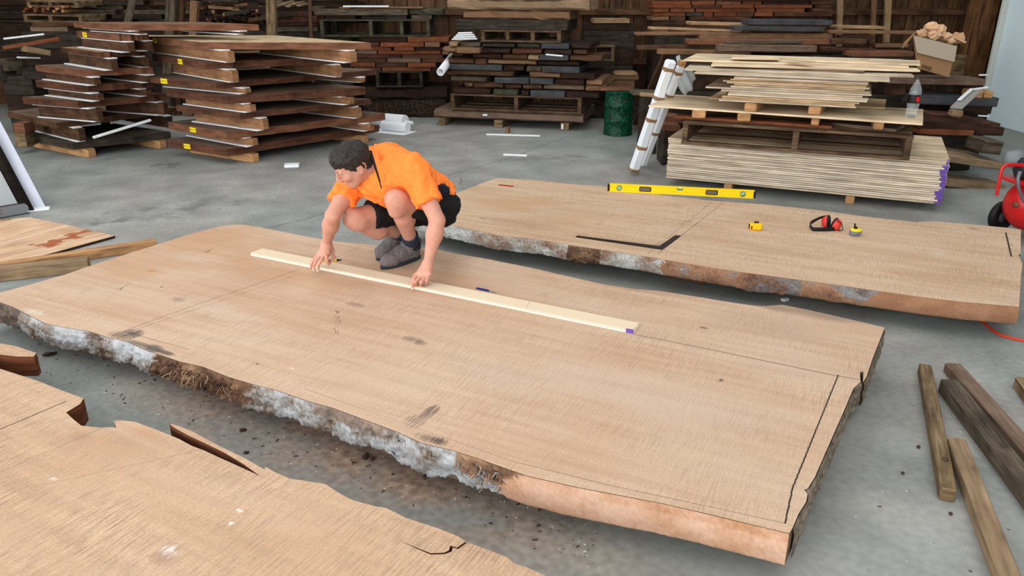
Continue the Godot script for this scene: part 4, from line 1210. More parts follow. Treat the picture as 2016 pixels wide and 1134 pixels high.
# ================= tools and small things on the slabs =================
func build_tools() -> void:
	# plywood straight edge under his hands
	var a := px(494, 503, 0.2)
	var b := px(1245, 657, 0.2)
	var d := (b - a).normalized()
	var bk := Vector3(d.z, 0, -d.x)
	var far := px(522, 492, 0.218) - px(494, 500, 0.218)
	var wd := clampf(far.dot(bk), 0.09, 0.2)
	wd = 0.10
	var strip := thing("straight_edge", "long pale plywood strip laid across the slab under the man's hands", "plywood strip", (a + b) * 0.5 + bk * wd / 2)
	var L := a.distance_to(b)
	var ba := along(d)
	for k in 5:
		obj("veneer", boxst(at(Vector3(0, 0.0018 + 0.0036 * k, 0), ba), Vector3(L - (0.002 if k % 2 else 0.0), 0.0035, wd - (0.003 if k % 2 else 0.0)), 0.0004, Vector2(0.3 * k, 0.2 * k)), mat(Color(0.86, 0.78, 0.67), 0.7) if k == 4 else (mat(Color(0.97, 0.94, 0.88), 0.8) if k % 2 == 0 else mat(Color(0.72, 0.65, 0.56), 0.8)), strip)
	obj("paint_mark", boxst(at(d * (L / 2 - 0.016) - bk * (wd / 2 - 0.004) + Vector3(0, 0.0092, 0), ba), Vector3(0.036, 0.0186, 0.010), 0.0008), M.purple, strip).set_meta("label", "purple paint on the corner")
	var pl := newst()
	bx(pl, at(d * 0.66 + Vector3(0, 0.0181, 0), ba * Basis(Vector3.UP, 0.25)), Vector3(0.0015, 0.0006, wd * 0.98), 0.0001)
	obj("pencil_line", pl, mat(Color(0.5, 0.45, 0.4), 0.8), strip)
	# blue pen
	a = px(938, 567, 0.2055); b = px(978, 575.5, 0.2055)
	var pen := thing("ballpoint_pen", "blue pen with metal tip lying beside the plywood strip", "pen", a - Vector3(0, 0.0055, 0))
	var v := b - a
	var y := v.normalized()
	var bs := Basis(y.cross(Vector3.UP).normalized(), y, y.cross(Vector3.UP).normalized().cross(y))
	var st := newst()
	var l := v.length()
	lathe(st, [Vector2(0, 0), Vector2(0.004, 0), Vector2(0.0055, 0.01), Vector2(0.0055, l * 0.62), Vector2(0, l * 0.62)], 12, Transform3D(bs, Vector3(0, 0.0055, 0)))
	obj("barrel", st, mat(Color(0.05, 0.13, 0.50), 0.4), pen)
	st = newst()
	lathe(st, [Vector2(0.0035, l * 0.62), Vector2(0.003, l * 0.88), Vector2(0.0008, l), Vector2(0, l)], 10, Transform3D(bs, Vector3(0, 0.0055, 0)))
	obj("tip", st, M.steel, pen)
	# spirit level standing on edge
	a = px(1196, 377, 0.2); b = px(1487, 391.5, 0.2)
	d = (b - a).normalized(); bk = Vector3(d.z, 0, -d.x); ba = along(d)
	l = a.distance_to(b)
	var lev := thing("spirit_level", "long yellow spirit level with three vials standing on edge", "spirit level", (a + b) * 0.5 + bk * 0.012)
	var yel := mat(Color(0.96, 0.80, 0.03), 0.35)
	var hgt := 0.066
	st = newst()
	bx(st, at(Vector3(0, hgt / 2, 0), ba), Vector3(l - 0.012, hgt - 0.012, 0.014), 0.001)
	bx(st, at(Vector3(0, hgt - 0.004, 0), ba), Vector3(l - 0.012, 0.008, 0.025), 0.001)
	bx(st, at(Vector3(0, 0.004, 0), ba), Vector3(l - 0.012, 0.008, 0.025), 0.001)
	bx(st, at(Vector3(0, hgt / 2, 0), ba), Vector3(l - 0.012, 0.02, 0.017), 0.001)
	obj("beam", st, yel, lev)
	for s in [-1.0, 1.0]:
		obj("end_cap", boxst(at(d * (l / 2 - 0.008) * s + Vector3(0, hgt / 2, 0), ba), Vector3(0.018, hgt + 0.001, 0.0265), 0.004), M.black, lev)
	for s in [-0.24, 0.21]:
		var hf := newst()
		rrect(hf, d * (l * s) + Vector3(0, hgt / 2, 0), d, Vector3.UP, 0.096, 0.040, 0.010, 0.0205)
		var hn := obj("hand_hole", hf, M.black, lev)
		hf = newst()
		rrect(hf, d * (l * s) + Vector3(0, hgt / 2, 0), d, Vector3.UP, 0.082, 0.028, 0.008, 0.0215)
		obj("liner", hf, mat(Color(0.40, 0.36, 0.31), 0.8), hn)
	for s in [-0.42, 0.415]:
		var vs := newst()
		var xf := Transform3D(Basis(d, -bk, Vector3.UP), d * (l * s) + Vector3(0, hgt / 2, 0))
		lathe(vs, [Vector2(0.0235, -0.0105), Vector2(0.0235, 0.0105), Vector2(0.019, 0.0125), Vector2(0, 0.0125)], 20, xf)
		var vh := obj("vial_housing", vs, mat(Color(0.48, 0.50, 0.45), 0.4), lev)
		vs = newst()
		tube(vs, [xf * Vector3(-0.014, 0.0135, -0.008 * signf(s)), xf * Vector3(0.014, 0.0135, 0.008 * signf(s))], 0.0065, 10)
		obj("vial", vs, mat(Color(0.55, 0.85, 0.45), 0.1), vh)
	var cw := newst()
	rrect(cw, Vector3(0, hgt - 0.016, 0) - d * 0.005, d, Vector3.UP, 0.046, 0.024, 0.006, 0.0212)
	var ch := obj("vial_housing", cw, mat(Color(0.35, 0.45, 0.42), 0.4), lev)
	cw = newst()
	tube(cw, [Vector3(0, hgt - 0.011, 0) - d * 0.02 - bk * 0.009, Vector3(0, hgt - 0.011, 0) + d * 0.012 - bk * 0.009], 0.0055, 10)
	obj("vial", cw, mat(Color(0.6, 0.85, 0.5), 0.1), ch)
	# steel square
	var tp := newst()
	var sd := newst()
	var ring := pring([1133, 466, 1137, 463.7, 1298, 484, 1329, 463, 1340.5, 463.7, 1303.5, 491], 0.2035)
	prism(tp, sd, ring, 0.0035, Vector3.RIGHT, ring[0])
	var dk := mat(Color(0.16, 0.11, 0.10), 0.5, 0.5)
	tag(objs("framing_square", [[tp, dk], [sd, dk]]), "dark steel L-shaped framing square lying flat on the slab", "square", "", "thing")
	# red pencil
	a = px(982, 363.5, 0.205); b = px(1010, 366.5, 0.205)
	st = newst()
	bx(st, at((a + b) * 0.5 - Vector3(0, 0.0013, 0), along(b - a)), Vector3(a.distance_to(b), 0.0075, 0.018), 0.002)
	tag(obj("carpenter_pencil", st, mat(Color(0.62, 0.10, 0.09), 0.5)), "flat red carpenter's pencil near the slab's far corner", "pencil", "", "thing")
	# yellow boxy tool
	var c := px(1487, 452, 0.2)
	var tb := thing("tape_measure", "small boxy yellow tool with black clip beside the ear muffs' slab edge", "tape measure", c, -0.12)
	st = newst()
	bx(st, at(Vector3(0, 0.024, 0)), Vector3(0.082, 0.048, 0.055), 0.008)
	bx(st, at(Vector3(0.002, 0.026, 0.024)), Vector3(0.062, 0.036, 0.012), 0.005)
	obj("case", st, mat(Color(0.93, 0.70, 0.06), 0.4), tb)
	st = newst()
	bx(st, at(Vector3(0.004, 0.051, -0.006)), Vector3(0.030, 0.010, 0.022), 0.003)
	obj("clip", st, M.black, tb)
	obj("slot", boxst(at(Vector3(-0.031, 0.022, 0.0285)), Vector3(0.008, 0.022, 0.004), 0.001), M.black, tb)
	obj("button", boxst(at(Vector3(-0.042, 0.025, 0.0)), Vector3(0.006, 0.026, 0.03), 0.002), M.black, tb)
	# ear muffs
	c = px(1632, 452, 0.2)
	var mf := thing("ear_muffs", "red ear muffs with a wide black headband lying on the slab", "ear muffs", c)
	var red := mat(Color(0.80, 0.22, 0.19), 0.4)
	var rel := func(x: float, yy: float, z: float): return pz(x, yy, z) - c
	var cups := [[rel.call(1628, 437, c.z - 0.06), Vector3(0.86, 0.12, 0.5)], [rel.call(1645, 443, c.z + 0.005), Vector3(-0.62, 0.30, 0.0) + Vector3(0, 0, -0.72)]]
	for i in 2:
		var n: Vector3 = cups[i][1].normalized()
		var zx := n.cross(Vector3.UP).normalized()
		var xf := Transform3D(Basis(zx, n, zx.cross(n)), cups[i][0])
		st = newst()
		lathe(st, [Vector2(0, -0.034), Vector2(0.022, -0.033), Vector2(0.038, -0.022), Vector2(0.043, -0.004), Vector2(0.043, 0.004), Vector2(0.03, 0.006)], 24, xf.scaled_local(Vector3(0.88, 1, 1.1)))
		var cup := obj("cup", st, red, mf)
		st = newst()
		lathe(st, [Vector2(0.042, 0.003), Vector2(0.046, 0.009), Vector2(0.044, 0.018), Vector2(0.034, 0.021), Vector2(0.026, 0.014), Vector2(0.025, 0.0)], 24, xf.scaled_local(Vector3(0.88, 1, 1.1)))
		obj("cushion", st, M.black, cup)
		st = newst()
		lathe(st, [Vector2(0.026, 0.004), Vector2(0, 0.005)], 20, xf.scaled_local(Vector3(0.88, 1, 1.1)))
		obj("lining", st, mat(Color(0.16, 0.33, 0.28), 0.95), cup)
	# headband: a wide strap that swings out to the left and back
	var path := []
	for q in [[1651, 455, 0.03, 0.030], [1634, 457.5, 0.05, 0.028], [1612, 456, 0.055, 0.03], [1598, 449, 0.045, 0.035], [1595, 441, 0.01, 0.038], [1604, 434, -0.04, 0.04], [1618, 427.5, -0.075, 0.052], [1628, 425.5, -0.075, 0.06]]:
		path.append(pz(q[0], q[1], c.z + q[2] * 0.8) - c)
	st = newst()
	st.set_smooth_group(0)
	var cv := Curve3D.new()
	for p in path: cv.add_point(p)
	var pts := []
	for i in 31: pts.append(cv.sample_baked(cv.get_baked_length() * i / 30.0, true))
	for i in 30:
		var w0 := 0.011 * (1.0 - 0.55 * smoothstep(17.0, 30.0, i)) + 0.002
		var w1 := 0.011 * (1.0 - 0.55 * smoothstep(17.0, 30.0, i + 1)) + 0.002
		var p0: Vector3 = pts[i]; var p1: Vector3 = pts[i + 1]
		p0.y = maxf(p0.y, 0.0155); p1.y = maxf(p1.y, 0.0155)
		for s in [-1.0, 1.0]:
			var o: Vector3 = Vector3(p1.z - p0.z, 0, p0.x - p1.x).normalized() * 0.0025 * s
			var q := [p0 + o + Vector3.UP * w0, p1 + o + Vector3.UP * w1, p1 + o - Vector3.UP * w1, p0 + o - Vector3.UP * w0]
			face(st, q, [Vector2.ZERO, Vector2.ZERO, Vector2.ZERO, Vector2.ZERO], (p0 + p1) * 0.5 - o * 8.0)
		for s in [-1.0, 1.0]:
			var o: Vector3 = Vector3(p1.z - p0.z, 0, p0.x - p1.x).normalized() * 0.0025
			face(st, [p0 + o + Vector3.UP * w0 * s, p1 + o + Vector3.UP * w1 * s, p1 - o + Vector3.UP * w1 * s, p0 - o + Vector3.UP * w0 * s], [Vector2.ZERO, Vector2.ZERO, Vector2.ZERO, Vector2.ZERO], (p0 + p1) * 0.5)
	obj("headband", st, mat(Color(0.07, 0.075, 0.09), 0.45), mf)
	st = newst()
	tube(st, [rel.call(1651, 455, c.z + 0.03), rel.call(1660, 452, c.z + 0.045), rel.call(1657, 440, c.z + 0.05), rel.call(1648, 434, c.z + 0.03)], 0.003, 6)
	obj("yoke", st, M.black, mf)
	# grey and yellow tape with tongue
	c = px(1683, 463, 0.2)
	var tm := thing("tape_reel", "round grey and yellow tape reel with a black tongue", "tape reel", c, 0.2)
	st = newst()
	lathe(st, [Vector2(0, 0.002), Vector2(0.030, 0.002), Vector2(0.036, 0.008), Vector2(0.036, 0.034), Vector2(0.030, 0.040), Vector2(0, 0.040)], 26, Transform3D(Basis(Vector3.RIGHT, 0.12), Vector3.ZERO).scaled_local(Vector3(1.15, 1, 0.9)))
	obj("case", st, mat(Color(0.42, 0.43, 0.45), 0.4), tm)
	st = newst()
	lathe(st, [Vector2(0.033, 0.036), Vector2(0.034, 0.044), Vector2(0.028, 0.047), Vector2(0, 0.047)], 26, Transform3D(Basis(Vector3.RIGHT, 0.12), Vector3.ZERO).scaled_local(Vector3(1.15, 1, 0.9)))
	obj("lid", st, mat(Color(0.90, 0.78, 0.08), 0.4), tm)
	st = newst()
	bx(st, at(Vector3(-0.004, 0.053, 0.0)), Vector3(0.026, 0.012, 0.014), 0.003)
	bx(st, at(Vector3(-0.011, 0.068, 0.0), Basis(Vector3.BACK, 0.35)), Vector3(0.009, 0.032, 0.010), 0.002)
	obj("tongue", st, M.black, tm)
	obj("ridge", boxst(at(Vector3(0.016, 0.02, 0.033), Basis(Vector3.UP, 0.4)), Vector3(0.006, 0.02, 0.004), 0.001), mat(Color(0.6, 0.61, 0.62), 0.4), tm)
# thin rounded rectangle plate, thickness t centred on c
func rrect(st: SurfaceTool, c: Vector3, ux: Vector3, uy: Vector3, w: float, h: float, r: float, t: float) -> void:
	st.set_smooth_group(-1)
	var uz := ux.cross(uy)
	var pts := []
	for k in 4:
		var cx: float = (w / 2 - r) * (1 if k in [0, 3] else -1)
		var cy: float = (h / 2 - r) * (1 if k in [0, 1] else -1)
		for i in 5:
			var a := (k + i / 4.0) * PI / 2
			pts.append(c + ux * (cx + cos(a) * r) + uy * (cy + sin(a) * r))
	var n := pts.size()
	for s in [-1.0, 1.0]:
		for i in n:
			face(st, [c + uz * s * t / 2, pts[i] + uz * s * t / 2, pts[(i + 1) % n] + uz * s * t / 2], [Vector2.ZERO, Vector2.ZERO, Vector2.ZERO], c)
	for i in n:
		var p: Vector3 = pts[i]; var q: Vector3 = pts[(i + 1) % n]
		face(st, [p + uz * t / 2, q + uz * t / 2, q - uz * t / 2, p - uz * t / 2], [Vector2.ZERO, Vector2.ZERO, Vector2.ZERO, Vector2.ZERO], c)

# ================= stacks =================
const ORD := ["lowest", "second", "third", "fourth", "fifth", "sixth", "seventh", "eighth", "ninth", "tenth", "eleventh", "twelfth", "thirteenth", "fourteenth", "fifteenth", "sixteenth", "seventeenth", "eighteenth", "nineteenth", "twentieth", "twenty-first", "twenty-second", "twenty-third", "twenty-fourth"]
func nth(i: int) -> String:
	return "first" if i == 0 else ORD[i]
# a board whose front top edge runs from a to b; it reaches back by depth
func board(called: String, a: Vector3, b: Vector3, th: float, depth: float, m: Material, label: String, cat: String, group := "", bev := 0.004, parent: Node3D = null) -> MeshInstance3D:
	var d := (b - a)
	var bs := along(d)
	var bk := -bs.z if bs.z.z > 0.0 else bs.z
	var c := (a + b) * 0.5 - bs.y * th / 2 + bk * depth / 2
	var st := boxst(at(Vector3.ZERO, bs), Vector3(d.length(), th, depth), bev, Vector2(rng.randf() * 3.0, rng.randf() * 3.0))
	var o := obj(called, st, m, parent)
	o.position = c
	if parent == null: tag(o, label, cat, group, "thing")
	return o
# rough board or slab: a lofted rounded rectangle, wavering along its length
func rough_board(called: String, a: Vector3, b: Vector3, th: float, depth: float, jit: float, m: Material, label: String, cat: String, group := "") -> MeshInstance3D:
	var d := (b - a)
	var bs := along(d)
	var bk := -bs.z if bs.z.z > 0.0 else bs.z
	var c := (a + b) * 0.5 - bs.y * th / 2 + bk * depth / 2
	var L := d.length()
	var sdv := rng.randi() % 1000
	var n1 := noise(sdv, 2.2, 3)
	var n := clampi(int(L / 0.09), 4, 16)
	var prof := [Vector2(-0.5, -0.3), Vector2(-0.46, -0.5), Vector2(0.0, -0.5), Vector2(0.46, -0.5), Vector2(0.5, -0.3), Vector2(0.5, 0.3), Vector2(0.44, 0.5), Vector2(0.0, 0.5), Vector2(-0.42, 0.5), Vector2(-0.5, 0.25)]
	var st := newst()
	st.set_smooth_group(-1)
	var rings := []
	var uo := rng.randf() * 4.0
	var skew := 0.0
	for i in n + 1:
		var t := float(i) / n - 0.5
		var ring := []
		for k in prof.size():
			var p: Vector2 = prof[k]
			var w := n1.get_noise_2d(t * L * 1.3, k * 0.45)
			var w2 := n1.get_noise_2d(t * L * 2.6 + 50.0, k * 0.9)
			# front edge is the live one; heights stay inside the layer
			var zz := p.x * (depth - jit * 2.0) + w * jit * 1.6
			var yy := p.y * th * (1.0 - 0.22 * absf(w2) * jit / 0.03)
			ring.append([bs * Vector3(t * L + skew * p.x * (1.0 if absf(t) > 0.49 else 0.0) + w2 * 0.012 * (1.0 if absf(t) > 0.49 else 0.0), yy, zz * (1.0 if bs.z.z < 0.0 else -1.0)), Vector2(t * L + uo, k * 0.13 + uo)])
		rings.append(ring)
	var pc := prof.size()
	for i in n:
		for k in pc:
			var q := [rings[i][k], rings[i + 1][k], rings[i + 1][(k + 1) % pc], rings[i][(k + 1) % pc]]
			face(st, q.map(func(v): return v[0]), q.map(func(v): return v[1]), (rings[i][2][0] + rings[i][7][0] + rings[i + 1][2][0] + rings[i + 1][7][0]) * 0.25)
	for e in [0, n]:
		face(st, rings[e].map(func(v): return v[0]), rings[e].map(func(v): return Vector2(v[0].z, v[0].y)), rings[clampi(e, 1, n - 1)][2][0])
	var o := obj(called, st, m)
	o.position = c
	tag(o, label, cat, group, "thing")
	return o
# pallet: stringers run back from the front; deck boards lie across them
func pallet(a: Vector3, b: Vector3, h: float, depth: float, m: Material, label: String, group := "", stringers := [0.0, 0.5, 1.0], nb := 5) -> Node3D:
	var d := (b - a)
	var bs := along(d)
	var bk := -bs.z if bs.z.z > 0.0 else bs.z
	var L := d.length()
	var org := a - Vector3(0, h, 0)
	var t := thing("pallet", label, "pallet", (a + b) * 0.5 - Vector3(0, h, 0), 0, group)
	var o := -t.position
	var bt := 0.024
	for s in stringers:
		var c: Vector3 = org + d * s + bs.x * lerpf(0.028, -0.028, s) + bk * depth / 2 + Vector3(0, h / 2, 0)
		obj("stringer", boxst(at(c + o, along(bk)), Vector3(depth - 0.01, h - bt * 2, 0.05), 0.003, Vector2(rng.randf(), rng.randf())), m, t)
	for k in nb:
		var z := lerpf(0.045, depth - 0.045, float(k) / (nb - 1))
		obj("deck_board", boxst(at((a + b) * 0.5 - Vector3(0, bt / 2, 0) + bk * z + o, bs), Vector3(L, bt, 0.09), 0.003, Vector2(rng.randf(), rng.randf())), m, t)
		if k % 2 == 0: obj("bottom_board", boxst(at((a + b) * 0.5 - Vector3(0, h - bt / 2, 0) + bk * z + o, bs), Vector3(L, bt, 0.09), 0.003, Vector2(rng.randf(), rng.randf())), m, t)
	return t
# layers of boards whose fronts stand on one vertical plane; y in pixels at the plane's left end
func layers(xl: float, zl: float, xr: float, zr: float, list: Array, depth: float, what: String, end_name: String, group: String, cat := "board") -> void:
	var zat := func(x: float): return lerpf(zl, zr, (x - xl) / (xr - xl))
	for li in list.size():
		var q: Array = list[li]
		var y0: float = q[0]
		var y1: float = q[1]
		for bi in q[2].size():
			var w: Array = q[2][bi]
			var zo := rng.randf_range(-0.05, 0.05)
			var top := pz(xl, y0 + rng.randf_range(0.0, 0.12) * (y1 - y0), zl).y
			var bot := pz(xl, y1, zl).y
			var a := pz(w[0] + (1.2 if w[3] == "r" else 0.3), y0, zat.call(w[0]) + zo)
			var b := pz(w[1] - (1.2 if w[3] == "r" else 0.3), y0, zat.call(w[1]) + zo)
			a.y = top; b.y = top
			var m: Material = M[w[2]]
			var dep: float = depth * (w[4] if w.size() > 4 else rng.randf_range(0.75, 1.0))
			var words := {"brown": "brown", "brown_dark": "dark brown", "brown_light": "light brown", "slate": "slate grey", "grey": "grey", "grey_dark": "dark grey", "red": "reddish", "red_dark": "dark red", "redgum": "orange-red", "red_light": "light red", "dust": "dusty", "tan": "tan", "pine": "pine", "pine_grey": "weathered pine", "green_grey": "greenish grey", "bark": "barky", "treated": "greenish"}
			var lb := "%s %s, %s layer, %s from the %s, %s" % [words[w[2]], ("rough slab" if w[3] == "r" else "board"), ORD[li], nth(bi), end_name, what]
			if w[3] == "r": rough_board("rough_slab", a, b, top - bot, dep, 0.032, m, lb, "slab", group)
			else: board("board", a, b, top - bot, dep, m, lb, cat, group)

# ---------- plywood stack on the right with everything piled on it
func build_ply_stack() -> void:
	var pe := mat(Color(0.96, 0.915, 0.84), 0.8, 0.0, T.grain, 0.7)
	var pe2 := mat(Color(0.87, 0.81, 0.72), 0.8, 0.0, T.grain, 0.7)
	var pt := mat(Color(0.96, 0.88, 0.75), 0.75, 0.0, T.grain, 0.5)
	var a := px(1312, 350, 0.07)
	var b := px(1852, 403, 0.07)
	var d := (b - a).normalized()
	var bk := Vector3(d.z, 0, -d.x)
	for q in [[0.25, "clear end"], [0.70, "painted end"]]:
		var c: Vector3 = a.lerp(b, q[0]) - bk * 0.015
		c.y = 0.035
		tag(obj("bearer", boxst(at(c + bk * 0.6, along(bk)), Vector3(1.2, 0.07, 0.075), 0.006, Vector2(q[0], 0)), M.pine), "pine bearer under the plywood stack nearest its %s" % q[1], "bearer", "bearers under the plywood stack", "thing")
	var n := 21
	var th := 0.38 / n
	for i in n:
		var h := 0.07 + th * (i + 1)
		var ja := rng.randf_range(-0.008, 0.008)
		var jb := rng.randf_range(-0.008, 0.008)
		var sh := (0.012 if i > 17 else 0.0) + ja
		var o := board("plywood_sheet", Vector3(a.x, h, a.z) + d * (jb - 0.012 * i / n) + bk * sh, Vector3(b.x, h, b.z) + d * jb + bk * sh, th - 0.0032, 1.12, pt if i == n - 1 else (pe if i % 3 else pe2), "pale plywood sheet in the thick floor stack, %s from the bottom" % ORD[i], "plywood sheet", "sheets in the thick plywood stack", 0.0008)
		var pm := rng.randf_range(0.025, 0.06) * (1.0 if i < 18 else 0.3)
		obj("paint_mark", boxst(at(Vector3.ZERO), Vector3(pm, th - 0.003, 0.004), 0.0004), M.purple, o).transform = at(d * (b.distance_to(a) / 2 - pm / 2 + 0.001) - bk * 0.5592 , along(d))
	# pallet on top
	var zz := 0.452
	pallet(px(1344, 239, zz + 0.2), px(1800, 268, zz + 0.2), 0.2, 0.95, M.pallet, "weathered long pallet lying on the plywood stack", "", [0.0, 0.52, 1.0], 5)
	# thin brown boards on the pallet
	for q in [[1330, 228, 1640, 249, "redgum", "orange-brown", 0.02], [1648, 246, 1778, 259, "dust", "dusty", 0.12], [1640, 243, 1790, 257, "brown_light", "short light brown", 0.5]]:
		var h := 0.652 + 0.028
		var p := px(q[0], q[1], h)
		var r := px(q[2], q[3], h)
		if q[6] > 0.3: continue
		board("board", p + Vector3(0, 0, -q[6]), r + Vector3(0, 0, -q[6]), 0.028, 0.14 if q[6] < 0.1 else 0.3, M[q[4]], "thin %s board between the pallet and pine blocks" % q[5], "board", "boards on the long pallet")
	for q in [[1363, 217, 1390, "first"], [1453, 223, 1479, "second"], [1598, 230, 1614, "third"], [1722, 238, 1742, "fourth"]]:
		var p := px(q[0], q[1], 0.75)
		var r := px(q[2], q[1] + 1, 0.75)
		board("block", p, r, 0.07, 0.5, M.pine, "pine block under the widest plywood sheet, %s from the wrapped post" % q[3], "block", "lower row of pine blocks", 0.008)
	# the wide sheet
	var sa := px(1277, 207, 0.766)
	var sb := px(1817, 243, 0.766)
	board("plywood_sheet", sa, sb, 0.016, 0.85, pt, "widest plywood sheet, jutting past the wrapped post, bottle on its corner", "plywood sheet", "sheets above the pallet", 0.001)
	board("plywood_sheet", px(1395, 192, 0.779), px(1742, 212, 0.779), 0.013, 0.6, M.ply, "plywood sheet lying on the widest sheet behind the blocks", "plywood sheet", "sheets above the pallet", 0.001)
	for q in [[1466, 203, 1490, "first"], [1592, 209, 1617, "second"]]:
		board("block", px(q[0], q[1], 0.836), px(q[2], q[1] + 1.6, 0.836), 0.07, 0.34, M.pine, "pine block under the ragged sheets, %s from the wrapped post" % q[3], "block", "upper row of pine blocks", 0.008)
	# ragged sheets
	var y := 0.837
	var fa := px(1414, 199, y)
	var fb := px(1692, 214, y)
	var fd := (fb - fa).normalized()
	var fbk := Vector3(fd.z, 0, -fd.x)
	for i in 14:
		var t2 := rng.randf_range(0.013, 0.0195)
		y += t2
		var l0 := rng.randf_range(-0.02, 0.10) + 0.004 * i
		var l1 := rng.randf_range(-0.05, 0.06) + 0.006 * i
		if i == 6: l0 = -0.12
		var fo := rng.randf_range(-0.02, 0.03)
		var o := board("plywood_sheet", Vector3(fa.x, y, fa.z) + fd * l0 + fbk * fo, Vector3(fb.x, y, fb.z) + fd * l1 + fbk * fo, t2 - 0.0025, rng.randf_range(0.65, 0.8), [M.ply, pe, pe2][rng.randi() % 3], "narrow plywood offcut in the ragged pile, %s up from the blocks" % nth(i), "plywood offcut", "ragged plywood offcuts", 0.0008)
		if i in [2, 3, 6, 11]: obj("paint_mark", boxst(at(Vector3.ZERO), Vector3(0.03, t2 - 0.002, 0.004), 0.0004), M.purple, o).transform = at(fd * ((fb - fa).length() + l1 - l0) * 0.5 - fd * 0.016 - fbk * 0.30, along(fd))
	# longer sheets on top
	for q in [[1367, 142, 1752, 158, 0.6, "pe2"], [1348, 135, 1800, 149, 0.55, "pe2"], [1435, 128, 1700, 141, 0.5, "grey"], [1400, 127, 1812, 138, 0.62, "pt"], [1346, 117, 1790, 131, 0.75, "pt"], [1590, 118, 1812, 126, 0.4, "pt"]]:
		y += 0.0165
		board("plywood_sheet", px(q[0], q[1], y), px(q[2], q[3], y), 0.0155, q[4], {"pe2": pe2, "pt": pt, "grey": M.dust}[q[5]], "long plywood sheet near the top of the pile, %s above the ragged offcuts" % nth([1367, 1348, 1435, 1400, 1346, 1590].find(q[0])), "plywood sheet", "long sheets topping the plywood pile", 0.001)
	for q in [[1441, 114, 1535, 116, 0.22, 0.012, "pt", "square pale offcut lying on top of the plywood pile"], [1540, 118, 1590, 122, 0.12, 0.01, "pt", "small pale offcut beside the square one on the plywood pile"], [1690, 116, 1712, 116, 0.05, 0.012, "ply", "tiny wood scrap on top of the plywood pile"]]:
		board("plywood_offcut", px(q[0], q[1], y + q[5]), px(q[2], q[3], y + q[5]), q[5], q[4], pt, q[7], "plywood offcut", "", 0.001)
	# bottle
	var c := px(1793, 231, 0.766)
	var bt := thing("drink_bottle", "clear plastic drink bottle with red and black label", "bottle", c)
	var gl := mat(Color(0.92, 0.95, 0.96, 0.14), 0.08)
	gl.transparency = BaseMaterial3D.TRANSPARENCY_ALPHA
	var st := newst()
	lathe(st, [Vector2(0, 0.006), Vector2(0.03, 0.0), Vector2(0.043, 0.006), Vector2(0.047, 0.03), Vector2(0.044, 0.07), Vector2(0.046, 0.10), Vector2(0.047, 0.15), Vector2(0.045, 0.18), Vector2(0.047, 0.20), Vector2(0.040, 0.235), Vector2(0.024, 0.27), Vector2(0.014, 0.29), Vector2(0.0135, 0.305)], 24, Transform3D.IDENTITY)
	obj("shell", st, gl, bt)
	st = newst()
	lathe(st, [Vector2(0, 0.305), Vector2(0.0155, 0.305), Vector2(0.0155, 0.322), Vector2(0.013, 0.325), Vector2(0, 0.325)].slice(1), 16, Transform3D.IDENTITY)
	obj("cap", st, mat(Color(0.20, 0.19, 0.18), 0.5), bt)
	st = newst()
	lathe(st, [Vector2(0.0478, 0.118), Vector2(0.0485, 0.135), Vector2(0.0483, 0.175), Vector2(0.047, 0.185)], 24, Transform3D.IDENTITY)
	var lab := obj("label", st, mat(Color(0.06, 0.045, 0.045), 0.45), bt)
	for ang in [0.15, 1.9, 3.8]:
		st = newst()
		for i in 10:
			var a0: float = ang + (i / 10.0 - 0.5) * 0.75
			var a1: float = ang + ((i + 1) / 10.0 - 0.5) * 0.75
			var hh := func(t: float): return 0.023 * sqrt(maxf(0.0, 1.0 - pow(t * 2.0 - 1.0, 2.0)))
			var h0: float = hh.call(i / 10.0)
			var h1: float = hh.call((i + 1) / 10.0)
			var p0 := Vector3(sin(a0), 0, cos(a0)) * 0.0492
			var p1 := Vector3(sin(a1), 0, cos(a1)) * 0.0492
			var m := Vector3(0, 0.150, 0)
			face(st, [p0 + m + Vector3.UP * h0, p1 + m + Vector3.UP * h1, p1 + m - Vector3.UP * h1, p0 + m - Vector3.UP * h0], [Vector2.ZERO, Vector2.ZERO, Vector2.ZERO, Vector2.ZERO], Vector3(0, 0.15, 0))
		obj("red_panel", st, mat(Color(0.80, 0.08, 0.07), 0.45), lab)
	st = newst()
	lathe(st, [Vector2(0, 0.008), Vector2(0.028, 0.008), Vector2(0.030, 0.02), Vector2(0, 0.026)], 16, Transform3D.IDENTITY)
	obj("dregs", st, mat(Color(0.42, 0.46, 0.48), 0.15), bt)
	# foam-wrapped posts leaning on the pile
	for q in [[1246, 344, 0.0, 1322, 121, -7.32, 0.098, 0.075, "thick white foam-wrapped post banded with brown tape", [0.03, 0.24, 0.49, 0.68, 0.92]], [1284, 268, 0.0, 1341, 132, -7.42, 0.075, 0.06, "thin foam-wrapped post with bare timber end, behind the thick one", [0.35, 0.72, 0.93]]]:
		var p := px(q[0], q[1], 0.0) if q[6] > 0.08 else px(1250, 335, 0.0) + Vector3(0.10, 0, -0.12)
		var r := pz(q[3], q[4], q[5])
		var v := r - p
		var w := thing("wrapped_post", q[8], "wrapped post", p, 0, "wrapped posts leaning on the plywood pile")
		var bs := along(v, Vector3(0.3, 0.2, 1))
		obj("wrap", boxst(at(v * 0.5 + Vector3(0, 0.02, 0), bs), Vector3(v.length() - 0.02, q[7], q[6]), 0.016), mat(Color(0.88, 0.90, 0.92), 0.6), w)
		for t in q[9]:
			obj("tape_band", boxst(at(v * t + Vector3(0, 0.02, 0), bs), Vector3(0.052, q[7] + 0.004, q[6] + 0.004), 0.017), mat(Color(0.55, 0.43, 0.32), 0.3), w)
		if q[6] < 0.08: obj("timber_core", boxst(at(v * 1.015 + Vector3(0, 0.02, 0), bs), Vector3(0.05, q[7] - 0.012, q[6] - 0.012), 0.003), M.pine, w)
